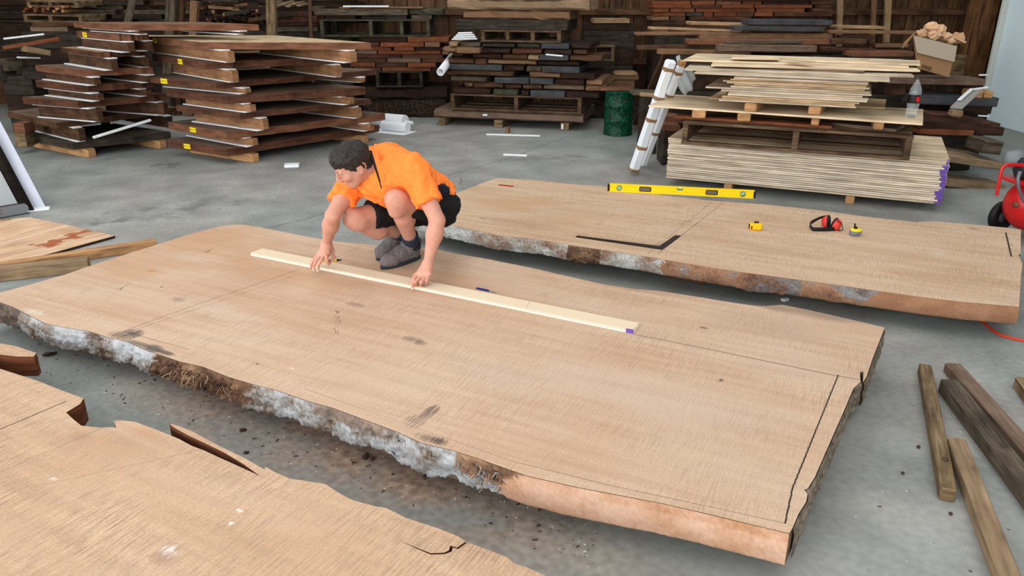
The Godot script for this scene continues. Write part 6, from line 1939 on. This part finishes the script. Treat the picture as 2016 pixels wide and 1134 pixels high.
	layers(1285, z, 1640, z, [
		[57, 66, [[1284, 1316, "brown_light", "b"], [1318, 1348, "brown", "b"], [1350, 1480, "red", "b"], [1482, 1600, "red_dark", "b"]]],
		[50, 57, [[1288, 1345, "red_dark", "b"], [1347, 1480, "red", "b"], [1482, 1610, "red", "b"]]],
		[40, 50, [[1286, 1350, "brown", "b"], [1352, 1420, "redgum", "b"], [1422, 1520, "red", "b"], [1525, 1620, "brown", "b"]]],
		[32, 40, [[1282, 1318, "brown_light", "b"], [1320, 1350, "brown", "b"], [1360, 1480, "red", "b"], [1482, 1600, "red_dark", "b"]]],
		[24, 32, [[1288, 1350, "redgum", "b"], [1352, 1384, "green_grey", "b"], [1386, 1404, "redgum", "b"], [1406, 1450, "redgum", "b"], [1452, 1484, "brown", "b"], [1486, 1522, "redgum", "b"], [1524, 1640, "red", "b"]]],
		[16, 24, [[1287, 1318, "redgum", "b"], [1320, 1368, "redgum", "b"], [1370, 1486, "redgum", "b"], [1490, 1585, "redgum", "b"], [1600, 1640, "red", "b"]]],
		[9, 16, [[1285, 1362, "redgum", "b"], [1364, 1420, "red", "b"], [1422, 1484, "redgum", "b"], [1486, 1600, "redgum", "b"], [1605, 1638, "brown", "b"]]],
		[1, 9, [[1284, 1360, "redgum", "b"], [1362, 1408, "redgum", "b"], [1410, 1460, "red_light", "b"], [1462, 1500, "redgum", "b"], [1502, 1594, "red_dark", "b"], [1598, 1640, "red", "b"]]],
		[-8, 1, [[1290, 1420, "red", "b"], [1422, 1560, "red", "b"], [1562, 1636, "brown", "b"]]]], 0.5, "wall stack", "drum", "orange-red boards against the back wall")
	# long boards lying loosely, each on those behind and below
	var zl := -9.6
	var lg := "long loose boards behind the plywood pile"
	support(1330, 1800, 108, -9.26, 0.7, "timber pack behind the plywood pile")
	for q in [
		[1297, 97, 1480, 99, 10, -9.25, 0.14, "brown_light", "weathered beam resting above the wrapped posts"], [1256, 90, 1370, 88, 9, -9.45, 0.16, "brown", "short brown board jutting towards the drum"],
		[1253, 64, 1400, 63, 6, -9.6, 0.2, "brown_light", "longest light board jutting towards the drum"], [1280, 53, 1460, 59, 5, -9.8, 0.2, "tan", "tan board lying on the longest light board"],
		[1357, 78, 1652, 78, 10, -9.3, 0.25, "red_light", "pinkish board with square ends behind the plywood pile"], [1378, 65, 1640, 66, 40, -9.58, 0.2, "brown_light", "broad brown board standing on edge behind the pinkish one"],
		[1430, 82, 1580, 80, 6, -9.2, 0.12, "grey", "thin grey board lying on the pinkish one"], [1415, 88, 1610, 90, 13, -9.1, 0.15, "dust", "dusty board with a slanted end"],
		[1447, 51, 1624, 54, 9, -9.5, 0.25, "slate", "dark grey plank below the pale-topped beam"], [1475, 39, 1640, 40, 10, -9.6, 0.35, "slate", "pale-topped grey beam on the dark grey plank"], [1360, 43, 1475, 46, 6, -9.9, 0.3, "tan", "tan plank ending at the pale-topped beam"],
		[1650, 50, 1745, 52, 6, -9.7, 0.25, "tan", "short tan plank before the two studs"], [1637, 60, 1825, 62, 6, -9.5, 0.2, "brown_light", "light brown plank under the short tan one"],
		[1660, 70, 1722, 70, 10, -9.4, 0.2, "red_dark", "dark red plank under the light brown one"], [1640, 77, 1707, 77, 10, -9.2, 0.2, "brown", "brown plank end beside the pinkish board"], [1620, 92, 1726, 96, 8, -9.2, 0.2, "red", "reddish plank below the brown plank end"], [1680, 102, 1800, 102, 10, -9.0, 0.3, "red_light", "orange-brown plank beside the cardboard box"], [1725, 86, 1790, 86, 8, -9.5, 0.2, "brown_light", "grey-brown plank behind the cardboard box"]]:
		var p := pz(q[0], q[1], q[5]); var r := pz(q[2], q[3], q[5])
		var th := p.y - pz(q[0], q[1] + q[4], q[5]).y
		board("board", p, r, th, q[6], M[q[7]], q[8], "board", lg, 0.006)
	support(1684, 1796, 112, -9.0, 0.24, "short pack beside the cardboard box")
	# side stack beyond the drum
	support(1205, 1262, 176, -11.0, 0.5, "low timber pack behind the drum")
	layers(1205, -11.0, 1262, -11.0, [[157, 176, [[1196, 1250, "brown_light", "b"]]], [148, 157, [[1202, 1258, "brown_light", "b"]]], [143, 148, [[1210, 1256, "tan", "b"]]]], 0.4, "drum pack", "rough stack", "low pack behind the drum")
	layers(1160, -11.5, 1250, -11.5, [[36, 46, [[1168, 1240, "tan", "b"]]], [46, 62, [[1150, 1250, "brown_dark", "b"]]]], 0.4, "rear shelf", "rough stack", "boards on the shelf behind the rough stack")
	support(1150, 1250, 62, -11.5, 0.4, "dark pack behind the rough stack")
	pallet(pz(1130, 90, -11.2), pz(1211, 90, -11.2), pz(1130, 90, -11.2).y - pz(1130, 120, -11.2).y, 0.25, M.treated, "tan pallet seen beyond the end of the rough stack", "", [0.0, 0.5, 1.0], 3)
	support(1130, 1211, 121, -11.2, 0.25, "pack under the tan pallet beyond the rough stack")
	board("board", pz(1183, 174, -9.82), pz(1246, 174, -9.82), 0.03, 0.25, M.red_light, "reddish board lying across the top of the green drum", "board", "", 0.004)
	# brace leaning from the floor to the long boards
	var f := px(1250, 245, 0.0); var tp := pz(1312, 102, -9.7)
	tag(obj("brace", boxst(at((f + tp) * 0.5, along(tp - f)), Vector3(f.distance_to(tp), 0.05, 0.07), 0.004), M.brown), "slanting brown brace between the drum and the wrapped posts", "brace", "", "thing")
	for q in [[1246, 180, 1300, 182, 8, -8.6, 0.25, "grey", "grey board end beside the brace"], [1262, 184, 1300, 186, 6, -8.5, 0.25, "tan", "tan board end behind the wrapped posts"], [1305, 228, 1345, 232, 12, -8.0, 0.3, "red_light", "reddish board end behind the wrapped posts"], [1306, 245, 1340, 247, 12, -7.75, 0.2, "red_light", "reddish block end low behind the wrapped posts"]]:
		var p := pz(q[0], q[1], q[5]); var r := pz(q[2], q[3], q[5])
		board("board", p, r, p.y - pz(q[0], q[1] + q[4], q[5]).y, q[6], M[q[7]], q[8], "board", "board ends behind the wrapped posts", 0.004)
	support(1308, 1350, 240, -8.0, 0.3, "pack of boards behind the wrapped posts")
	support(1266, 1300, 190, -8.6, 0.25, "low block pile beside the brace")
	var bt2 := pz(1726, 95, -9.55); var bt3 := pz(1789, 95, -9.55)
	board("block", bt2, bt3, bt2.y - pz(1330, 108, -9.26).y, 0.15, M.brown, "brown block under the plank behind the cardboard box", "block", "", 0.006)
	# studs against the wall
	for q in [[1652, 56, 1655, -20, -12.2, 0.085, "tan", "tan stud against the back wall, nearer the red boards"], [1744, 96, 1750, -20, -12.2, 0.09, "tan", "tan stud against the back wall, nearer the cardboard box"], [1718, 60, 1722, -20, -12.35, 0.07, "brown_light", "narrow stud between the two tan studs"]]:
		var p := pz(q[0], q[1], q[4]); var r := pz(q[2], q[3], q[4])
		p = p - (r - p) * (p.y / (r - p).y)
		tag(obj("stud", boxst(at((p + r) * 0.5, Basis((r - p).normalized(), Vector3.LEFT, Vector3.BACK).orthonormalized()), Vector3(p.distance_to(r), q[5], 0.05), 0.004), M[q[6]]), q[7], "stud", "", "thing")
	# ---- pile at the far right
	var zr := -8.0
	var gr := "dark timbers piled before the white wall"
	for q in [
		[1856, 351, 1982, 366, 15, -7.0, 0.3, "pine_grey", "bearer board on the floor under the dark timbers"], [1862, 304, 1976, 321, 14, -7.05, 0.6, "pine_grey", "thick pale plank carrying the grey block"], [1941, 276, 1978, 280, 26, -7.1, 0.3, "grey", "square grey block on the thick pale plank"],
		[1812, 253, 1919, 256, 12, -7.5, 0.3, "redgum", "splintered orange-red board under the long dark board"], [1918, 250, 1979, 252, 16, -7.6, 0.3, "red_dark", "dark red board end above the grey block"], [1810, 237, 1934, 243, 15, -7.5, 0.3, "red_dark", "long dark board with a pale scar"], [1934, 240, 1971, 243, 14, -7.65, 0.4, "brown", "grey-brown board end next to the scarred one"],
		[1836, 224, 1911, 229, 13, -7.7, 0.3, "red", "short reddish board on the scarred one"], [1880, 206, 1955, 209, 16, -8.05, 0.3, "brown_dark", "dark board under the slate-coloured slab"], [1805, 187, 1968, 193, 18, -8.0, 0.45, "slate", "wide slate-coloured slab with pine offcuts on it"], [1752, 152, 1942, 156, 13, -8.15, 0.35, "dust", "wide dusty plank that carries the cardboard box"]]:
		var p := pz(q[0], q[1], q[5]); var r := pz(q[2], q[3], q[5])
		board("board", p, r, p.y - pz(q[0], q[1] + q[4], q[5]).y, q[6], M[q[7]], q[8], "board", gr, 0.006)
	support(1790, 1925, 262, -7.75, 0.6, "pack of boards under the dark timbers")
	support(1800, 1950, 206, -8.3, 0.35, "pack of boards behind the slate-coloured slab")
	for q in [[1760, -8.25, "near the plywood pile"], [1900, -8.25, "near the white wall"]]:
		var tpv := pz(q[0], 166, q[1]); var btv := pz(q[0], 188, q[1])
		board("block", tpv, tpv + Vector3(0.14, 0, 0), tpv.y - btv.y, 0.2, M.brown, "block under the dusty plank, %s" % q[2], "block", "blocks under the dusty plank", 0.006)
	for q in [[1921, 1938, "cardboard box"], [1941, 1958, "white wall"]]:
		var p := pz(q[0], 179, -7.98); var r := pz(q[1], 180, -7.98)
		var o := board("pine_offcut", p, r, p.y - pz(q[0], 193, -7.98).y, 0.25, M.pine, "grooved pine offcut end nearer the %s" % q[2], "pine offcut", "two grooved pine offcuts", 0.01)
	var ga := pz(1922, 176, -7.85); var gb := pz(1882, 213, -7.45)
	tag(obj("coated_board", boxst(at((ga + gb) * 0.5, along(gb - ga)), Vector3(ga.distance_to(gb), 0.02, 0.11), 0.006), mat(Color(0.60, 0.58, 0.56), 0.4)), "narrow grey coated board sloping off the slate slab", "board", "", "thing")
	board("block", pz(1878, 216, -7.42), pz(1900, 218, -7.42), 0.07, 0.1, M.pine_grey, "faceted pine block under the sloping coated board", "block", "", 0.02)
	for q in [[1868, 208, 1892, 188, "long white foam sliver lying across the coated board"], [1916, 176, 1944, 172, "white foam sliver on the pine offcuts"], [1928, 150, 1944, 152, "white strip on the end of the dusty plank"], [1928, 228, 1945, 229, "small white foam piece under the slate slab"]]:
		var p := pz(q[0], q[1], -7.8); var r := pz(q[2], q[3], -7.85)
		if q[0] == 1868:
			p = ga.lerp(gb, 0.1) + Vector3(-0.03, 0.022, 0.0)
			r = ga.lerp(gb, 0.7) + Vector3(-0.035, 0.022, 0.0)
		if q[3] == 152:
			var hh := pz(1752, 152, -8.15).y + 0.008
			p = Vector3(pz(1926, 150, -8.3).x, hh, -8.28)
			r = Vector3(pz(1942, 150, -8.3).x, hh, -8.30)
		tag(obj("foam_sliver", boxst(at((p + r) * 0.5, along(r - p)), Vector3(p.distance_to(r), 0.015, 0.035), 0.004), M.foam), q[4], "foam piece", "", "thing")
	board("block", pz(1878, 108, -11.3), pz(1905, 108, -11.3), 0.3, 0.12, M.treated, "square tan block standing by the corner post", "block", "", 0.006)
	support(1870, 1915, 150, -11.3, 0.3, "pack at the foot of the corner post")
	# crumpled plastic bag between the posts and boards
	var bag := newst()
	var bc := pz(1350, 160, -7.47)
	nets(bag, [["e", at(bc), Vector3(0.09, 0.13, 0.07), 0.02], ["e", at(bc + Vector3(-0.08, 0.18, 0)), Vector3(0.03, 0.09, 0.03), 0.03]], 0.016, func(p: Vector3): return absf(sin(p.x * 37.0 + p.y * 21.0)) * 0.03 - 0.01)
	var bm := mat(Color(0.80, 0.83, 0.84, 0.45), 0.25)
	bm.transparency = BaseMaterial3D.TRANSPARENCY_ALPHA
	tag(obj("plastic_bag", bag, bm), "crumpled clear plastic bag behind the wrapped posts", "plastic bag", "", "thing")
func obj_post(p: Vector3, h: float, w: float, m: Material, label: String) -> void:
	tag(obj("timber_post", boxst(at(p + Vector3(0, h / 2, 0), Basis(Vector3.UP, Vector3.LEFT, Vector3.BACK)), Vector3(h, w, w), 0.005), m), label, "post", "", "thing")

# ================= left side, right floor =================
func build_left_side() -> void:
	# leaning glossy panel in a dark frame, white wrapped sheet behind it
	var foot := px(70, 415, 0.0)
	var fl := px(-90, 432, 0.0)
	var d := (foot - fl).normalized()
	var top := pz(-30, 105, foot.z - 0.55)
	var bk := Vector3(d.z, 0, -d.x)
	var lean := (Vector3(0, 1.0, 0) + bk * 0.42 - d * 0.30).normalized()
	var pan := thing("glass_panel", "glossy pale panel in a rusty dark frame leaning at the side", "panel", foot)
	var W := 1.1
	var Hh := 1.65
	var nrm := d.cross(lean).normalized()
	if nrm.z < 0.0: nrm = -nrm
	var slab_of := func(u0: float, u1: float, v0: float, v1: float, o: float, t: float, m: Material, called: String, par: Node3D):
		var st := newst()
		var p := [d * u0 + lean * v0, d * u1 + lean * v0, d * u1 + lean * v1, d * u0 + lean * v1]
		var uv := [Vector2(u0, v0), Vector2(u1, v0), Vector2(u1, v1), Vector2(u0, v1)]
		var cc: Vector3 = (p[0] + p[2]) * 0.5 + nrm * o
		for s in [-1.0, 1.0]: face(st, p.map(func(x): return x + nrm * (o + s * t / 2)), uv, cc)
		for i in 4: face(st, [p[i] + nrm * (o + t / 2), p[(i + 1) % 4] + nrm * (o + t / 2), p[(i + 1) % 4] + nrm * (o - t / 2), p[i] + nrm * (o - t / 2)], uv, cc)
		return obj(called, st, m, par)
	var dark := mat(Color(0.17, 0.145, 0.125), 0.7, 0.2, T.grain2, 1.0)
	var gloss := mat(Color(0.92, 0.95, 0.96), 0.12)
	gloss.metallic_specular = 0.8
	slab_of.call(-W, -0.095, 0.05, Hh - 0.05, 0.02, 0.012, gloss, "pane", pan)
	slab_of.call(-0.10, -0.005, 0.03, Hh, 0.0, 0.035, dark, "frame_stile", pan)
	slab_of.call(-W - 0.1, -0.005, 0.0, 0.03, 0.0, 0.035, dark, "frame_rail", pan)
	slab_of.call(-W - 0.1, -0.005, Hh - 0.03, Hh, 0.0, 0.035, dark, "frame_rail", pan)
	var wr := thing("wrapped_sheet", "white wrapped sheet leaning behind the dark-framed panel", "wrapped sheet", foot)
	var st := newst()
	st.set_smooth_group(0)
	var nz := noise(55, 3.0, 3)
	var put := func(u: float, v: float, s: float):
		var o := -0.072 + s * 0.02 + nz.get_noise_2d(u * 2.0 + s * 9.0, v * 1.5) * 0.022
		return d * u + lean * v + nrm * o
	for s in [-1.0, 1.0]:
		for i in 6:
			for j in 20:
				var u0 := -0.25 + 0.33 * i / 6.0 + nz.get_noise_1d(j * 0.2) * 0.0
				var u1 := -0.25 + 0.33 * (i + 1) / 6.0
				var v0 := 0.03 + 1.6 * j / 20.0
				var v1 := 0.03 + 1.6 * (j + 1) / 20.0
				var q := [put.call(u0, v0, s), put.call(u1, v0, s), put.call(u1, v1, s), put.call(u0, v1, s)]
				face(st, q, [Vector2(u0, v0), Vector2(u1, v0), Vector2(u1, v1), Vector2(u0, v1)], d * u0 + lean * v0 - nrm * 0.072)
	obj("wrap", st, mat(Color(0.80, 0.82, 0.88), 0.6), wr)
	tag(obj("foam_block", boxst(at(foot + d * 0.02 - nrm * 0.03 + Vector3(0, 0.012, 0), along(d)), Vector3(0.17, 0.024, 0.09), 0.005), M.foam), "white foam pad under the foot of the wrapped sheet", "foam pad", "", "thing")
	# long chainsaw bar lying in front of the panel
	var b0 := px(-60, 440, 0.0); var b1 := px(66, 418, 0.0)
	var bar := thing("chainsaw_bar", "long grey chainsaw bar with dark chain lying before the panel", "chainsaw bar", b1)
	var v := b0 - b1
	var up := Vector3(0, 0.055, 0)
	var bar_o := Vector3(0, 0, 0.05)
	st = newst()
	var bd := v.normalized()
	rrect(st, v * 0.5 + up * 1.0 + bar_o, bd, Vector3(0, 1, 0), v.length(), 0.085, 0.04, 0.006)
	obj("blade", st, mat(Color(0.55, 0.56, 0.58), 0.4, 0.5), bar)
	st = newst()
	var n := 46
	for i in n:
		for s in [-1.0, 1.0]:
			bx(st, at(v * (float(i) + 0.5) / n + up + bar_o + Vector3(0, 0.045 * s, 0), along(bd)), Vector3(v.length() / n * 0.72, 0.012, 0.009), 0.002)
	var ch := obj("chain", st, mat(Color(0.16, 0.12, 0.10), 0.6, 0.4), bar)
	ch.set_meta("kind", "stuff")
	var tm := TextMesh.new()
	var ft := SystemFont.new()
	ft.font_names = PackedStringArray(["Droid Sans"])
	tm.font = ft
	tm.text = "USC"
	tm.font_size = 32
	tm.pixel_size = 0.0016
	tm.depth = 0.001
	tm.material = mat(Color(0.30, 0.28, 0.28), 0.6)
	var tn := MeshInstance3D.new()
	tn.mesh = tm
	tn.name = "lettering"
	bar.add_child(tn, true)
	var fn := bd.cross(Vector3.UP).normalized()
	if fn.z < 0.0: fn = -fn
	tn.transform = at(v * 0.5 + up + bar_o + fn * 0.004, Basis(Vector3.UP.cross(fn), Vector3.UP, fn))
	# plywood sheet on the floor, with rust and stains
	var im := wood_image(512, 512, 61, Color(0.66, 0.52, 0.41), Color(0.76, 0.63, 0.51), Color(0.84, 0.72, 0.61))
	var nn := noise(62, 0.02, 4)
	for s in [[70, 150, 60, 30, Color(0.55, 0.26, 0.12)], [130, 120, 40, 18, Color(0.58, 0.30, 0.15)], [60, 330, 50, 22, Color(0.42, 0.31, 0.2)], [300, 300, 20, 8, Color(0.25, 0.2, 0.17)], [380, 200, 12, 6, Color(0.25, 0.2, 0.17)], [420, 360, 16, 5, Color(0.28, 0.2, 0.15)]]:
		for yy in range(-int(s[3] * 1.5), int(s[3] * 1.5)):
			for xx in range(-int(s[2] * 1.5), int(s[2] * 1.5)):
				var X := int(s[0]) + xx; var Y := int(s[1]) + yy
				if X < 0 or Y < 0 or X > 511 or Y > 511: continue
				var k := clampf((1.0 - Vector2(float(xx) / s[2], float(yy) / s[3]).length()) * 2.0 + nn.get_noise_2d(X, Y) * 3.0, 0, 1)
				im.set_pixel(X, Y, im.get_pixel(X, Y).lerp(s[4], k * 0.8))
	var ring := pring([-320, 470, -60, 436, 60, 428, 120, 440, 226, 464, 110, 496, 0, 523, -300, 572], 0.02)
	var tp := newst(); var sd := newst()
	var ux := (px(226, 464, 0.02) - px(0, 524, 0.02)).normalized()
	prism(tp, sd, ring, 0.018, ux, px(0, 470, 0.02))
	var sm := mat(Color.WHITE, 0.85, 0.0, tex(im), 0.7)
	tag(objs("plywood_sheet", [[tp, sm], [sd, M.brown_dark]]), "stained plywood sheet lying on the floor before the leaning panel", "plywood sheet", "", "thing")
	# two long timbers beside the slab
	for q in [[-160, 553, 307, 471, 0.065, 0.07, "pine", "pale pine batten on the floor, ending near the slab's far corner"], [-160, 572, 225, 521, 0.085, 0.09, "pine_grey", "grey square timber lying half under the big slab's edge"]]:
		var a := px(q[0], q[1], 0.0); var b := px(q[2], q[3] + 12, 0.0)
		a.y = q[4]; b.y = q[4]
		if q[6] == "pine_grey":
			b = px(172, 512, 0.085); a = px(-160, 548, 0.085)
		else:
			b = px(308, 474, 0.065); a = px(-160, 545, 0.065)
		board("timber_batten", a, b, q[4] - 0.001, q[5], M[q[6]], q[7], "timber", "timbers on the floor beside the big slab", 0.004)
func build_floor_items() -> void:
	# timbers on the floor at the right: centre line from pixel pairs on their top faces
	for q in [
		[1822, 716, 1869, 963, 0.055, 0.055, "treated", "short square olive-grey timber with a knot on its end"], [1884, 861, 2012, 1190, 0.06, 0.066, "pine_grey", "pale timber crossing behind the knotted one's end"],
		[1870, 746, 2100, 1042, 0.07, 0.08, "grey", "grey square timber lying between the brown plank and knotted timber"], [1876, 714, 2110, 972, 0.05, 0.075, "dust", "brown plank lying outermost of the loose floor timbers"], [2018, 742, 2060, 800, 0.06, 0.08, "treated", "timber end at the edge of the loose floor timbers"]]:
		var a := px(q[0], q[1], q[4]); var b := px(q[2], q[3], q[4])
		var o := obj("floor_timber", boxst(at(Vector3.ZERO, along(b - a)), Vector3(a.distance_to(b), q[4] - 0.001, q[5]), 0.005, Vector2(rng.randf(), rng.randf())), M[q[6]])
		o.position = (a + b) * 0.5 - Vector3(0, q[4] / 2, 0)
		tag(o, q[7], "timber", "loose timbers on the floor", "thing")
		if q[6] == "treated" and q[0] < 1900:
			var st := newst()
			var r := RandomNumberGenerator.new()
			var kp := px(1861, 905, q[4]) - o.position
			for k in 14: pass
			var pts := []
			for k in 17: pts.append(kp + Vector3(cos(TAU * k / 16.0) * 0.011, 0.0006, sin(TAU * k / 16.0) * 0.011))
			tube(st, pts, 0.0013, 5, false)
			obj("knot", st, M.brown_dark, o)
	# red air hose
	var hs := newst()
	var cv := Curve3D.new()
	for q in [[1930, 630], [1948, 645], [1965, 657], [1990, 665], [2020, 671], [2080, 676]]:
		cv.add_point(px(q[0], q[1], 0.008))
	var pts := []
	for i in 40: pts.append(cv.sample_baked(cv.get_baked_length() * i / 39.0, true) + Vector3(0, 0.0, 0))
	tube(hs, pts, 0.0065, 8)
	tag(obj("air_hose", hs, mat(Color(0.85, 0.22, 0.10), 0.5)), "thin orange-red air hose snaking from under the tool slab", "hose", "", "thing")
	# white scraps
	for q in [[1545, 592, 0.045, 0.03, "white foam scrap in the gap between the two slabs"]]:
		tag(obj("foam_scrap", boxst(at(px(q[0], q[1], 0.0) + Vector3(0, 0.008, 0), Basis(Vector3.UP, 0.5)), Vector3(q[2], 0.015, q[3]), 0.004), M.foam), q[4], "foam scrap", "", "thing")
	# crumbs: bark chips, foam beads and sawdust lumps, too many to count
	var st := newst()
	var wt := newst()
	var spots := []
	for i in 700:
		var t := rng.randf()
		var e := rng.randf_range(-1.0, 1.0)
		spots.append([lerpf(60, 1180, t), lerpf(700, 1080, t) + e * lerpf(36, 46, t), 1.0])
	for i in 90: spots.append([rng.randf_range(1600, 2010), rng.randf_range(680, 1130), 0.8])
	for i in 40: spots.append([rng.randf_range(900, 1900), 0.0, 0.7])
	for s in spots:
		if s[1] == 0.0: s[1] = lerpf(495, 640, (s[0] - 900.0) / 1000.0) + rng.randf_range(-8, 14)
		var p := px(s[0], s[1], 0.0)
		var big := rng.randf()
		var l: float = (0.0020 + 0.0075 * pow(big, 7.0)) * s[2]
		var white := rng.randf() < 0.12
		var tgt := wt if white else st
		if white: l = rng.randf_range(0.002, 0.0045)
		st.set_color(Color(0.42, 0.33, 0.28).lerp(Color(0.25, 0.20, 0.17), rng.randf()).srgb_to_linear())
		bx(tgt, at(p + Vector3(0, l * 0.22, 0), Basis(Vector3.UP, rng.randf() * TAU)), Vector3(l * rng.randf_range(1.0, 2.6), l * 0.45, l * rng.randf_range(0.5, 1.0)), l * 0.12)
	var cm := mat(Color.WHITE, 0.95)
	cm.vertex_color_use_as_albedo = true
	tag(obj("bark_crumbs", st, cm), "scattered dark bark crumbs and dirt on the concrete", "debris", "", "stuff")
	tag(obj("foam_beads", wt, M.foam), "scattered white foam beads and specks on the concrete", "debris", "", "stuff")
	# some larger pieces of bark one can pick out
	for q in [[98, 700, 0.07, 0.02, 0.5, "long dark bark shard in the gap by the foreground slab"], [478, 849, 0.03, 0.015, 0.2, "curled bark chip in the gap, nearest the foreground slab's sliver"], [720, 902, 0.045, 0.02, 1.3, "upright dark bark chip in the dusty gap"], [735, 905, 0.03, 0.012, 1.1, "small bark chip next to the upright one"], [485, 893, 0.02, 0.012, 0.3, "brown bark chip near the foreground slab's edge"], [1390, 556, 0.06, 0.05, 0.3, "curled bark scrap at the tip of the bark splinter"], [925, 860, 0.05, 0.02, 0.3, ""], [1808, 882, 0.02, 0.012, 0.4, "reddish bark chip on the floor by the loose timbers"], [1778, 934, 0.014, 0.012, 0.4, "small brown bark chip farther from the loose timbers"], [1872, 1014, 0.014, 0.012, 0.2, "round dark pebble by the pale floor timber"]]:
		if q[5] == "": continue
		var p := px(q[0], q[1], 0.0)
		var s := newst()
		var nz := int(q[0])
		nets(s, [["e", at(Vector3(0, q[3] * 0.45, 0), Basis(Vector3.UP, q[4])), Vector3(q[2] * 0.5, q[3] * 0.45, q[3] * 0.6), 0.002]], q[3] * 0.16, func(v: Vector3): return sin(v.x * 300.0 + nz) * 0.0012 + sin(v.z * 420.0) * 0.001)
		var o := obj("bark_chip", s, M.bark)
		o.position = p
		tag(o, q[5], "bark chip", "bark chips on the floor", "thing")
	var sp := px(1345, 545, 0.0)
	board("bark_splinter", px(1312, 541, 0.02), px(1384, 555, 0.02), 0.018, 0.02, M.red_light, "long reddish bark splinter under the tool slab's edge", "bark splinter", "", 0.004)
	build_compressor()
func build_compressor() -> void:
	var c := pz(2003, 408, -5.42)
	var base := Vector3(c.x, 0, c.z)
	var t := thing("air_compressor", "red portable air compressor with tube handle and black wheel", "air compressor", base, 0.0)
	var red := triplanar(mat(Color(0.72, 0.05, 0.06), 0.35), 2.0)
	red.metallic_specular = 0.5
	var R := 0.185
	var h := c.y
	# tank lies along x, domed end towards the slab
	var xf := Transform3D(Basis(Vector3(0, 0, 1), Vector3(0.94, 0, -0.34).normalized(), Vector3(0, -1, 0)).orthonormalized(), Vector3(0, h, 0))
	var ax := Vector3(0.94, 0, -0.34).normalized()
	var bx_ := Basis(Vector3.UP.cross(ax).normalized(), ax, Vector3.UP.cross(ax).normalized().cross(ax))
	xf = Transform3D(bx_, Vector3(0, h, 0))
	var st := newst()
	lathe(st, [Vector2(0, -0.02), Vector2(R * 0.45, -0.008), Vector2(R * 0.78, 0.03), Vector2(R * 0.95, 0.075), Vector2(R, 0.13), Vector2(R, 0.62), Vector2(R * 0.8, 0.72), Vector2(0, 0.76)], 36, xf)
	obj("tank", st, red, t)
	st = newst()
	lathe(st, [Vector2(0.022, -0.002), Vector2(0.022, 0.03), Vector2(0, 0.03)].map(func(v): return Vector2(v.x, 0.03 - v.y)), 12, Transform3D(bx_, Vector3(0, h, 0) - ax * 0.032 + Vector3(0, 0.02, 0.0)))
	obj("plug", st, mat(Color(0.45, 0.30, 0.22), 0.6, 0.3), t)
	for s in [-1.0, 1.0]:
		var wx: Vector3 = ax * 0.13 + bx_.x * (0.2 * s)
		st = newst()
		var wf := Transform3D(Basis(ax, bx_.x, Vector3.UP), Vector3(wx.x, 0.12, wx.z))
		lathe(st, [Vector2(0.05, -0.02), Vector2(0.11, -0.026), Vector2(0.12, -0.01), Vector2(0.12, 0.01), Vector2(0.11, 0.026), Vector2(0.05, 0.02)], 28, wf)
		var w := obj("wheel", st, M.black, t)
		st = newst()
		lathe(st, [Vector2(0, -0.018), Vector2(0.05, -0.018), Vector2(0.05, 0.018), Vector2(0, 0.018)], 18, wf)
		obj("hub", st, mat(Color(0.3, 0.3, 0.31), 0.5), w)
	# handle
	var q := func(x: float, y: float, z: float): return pz(x, y, c.z + z) - base
	st = newst()
	tube(st, [q.call(1962, 384, 0.13), q.call(1966, 362, 0.13), q.call(1971, 338, 0.13), q.call(1975, 328, 0.13), q.call(1982, 324.5, 0.13), q.call(1992, 324, 0.13), q.call(2040, 327, 0.13), q.call(2050, 331, 0.13), q.call(2052, 385, 0.13)], 0.0125, 10)
	obj("handle", st, red, t)
	st = newst()
	bx(st, at(Vector3(0.08, h + R + 0.01, -0.02)), Vector3(0.34, 0.03, 0.2), 0.006)
	obj("mount_plate", st, red, t)
	# motor and pump
	st = newst()
	lathe(st, [Vector2(0, -0.09), Vector2(0.05, -0.09), Vector2(0.078, -0.07), Vector2(0.078, 0.10), Vector2(0, 0.10)], 22, Transform3D(Basis(Vector3(0, 0, 1), Vector3(1, 0, 0), Vector3.UP), Vector3(0.03, h + R + 0.10, -0.02)))
	obj("motor", st, mat(Color(0.12, 0.12, 0.14), 0.5), t)
	st = newst()
	lathe(st, [Vector2(0, -0.11), Vector2(0.05, -0.10), Vector2(0.07, -0.05), Vector2(0.072, 0.0), Vector2(0, 0.0)], 20, Transform3D(Basis(Vector3(0, 0, 1), Vector3(1, 0, 0), Vector3.UP), Vector3(0.0, h + R + 0.15, -0.10)))
	obj("fan_cover", st, mat(Color(0.45, 0.47, 0.47), 0.5), t)
	for k in 5:
		obj("cooling_fin", boxst(at(Vector3(0.14, h + R + 0.06 + 0.03 * k, -0.02)), Vector3(0.12, 0.012, 0.13), 0.002), mat(Color(0.38, 0.39, 0.40), 0.45, 0.6), t)
	obj("pump_head", boxst(at(Vector3(0.13, h + R + 0.22, -0.05)), Vector3(0.13, 0.05, 0.12), 0.008), mat(Color(0.14, 0.19, 0.27), 0.5), t)
	st = newst()
	tube(st, [q.call(2008, 338, 0.14), q.call(2004, 352, 0.16), q.call(2005, 368, 0.17), q.call(2010, 384, 0.17), q.call(2016, 398, 0.16)], [0.014, 0.012, 0.011, 0.010, 0.010], 10)
	obj("air_pipe", st, mat(Color(0.40, 0.42, 0.46), 0.4, 0.4), t)
	st = newst()
	lathe(st, [Vector2(0, 0), Vector2(0.016, 0), Vector2(0.018, 0.03), Vector2(0.008, 0.045), Vector2(0, 0.045)], 12, Transform3D(Basis.IDENTITY, Vector3(0.03, h + R - 0.004, 0.06)))
	obj("valve", st, mat(Color(0.70, 0.58, 0.30), 0.35, 0.7), t)
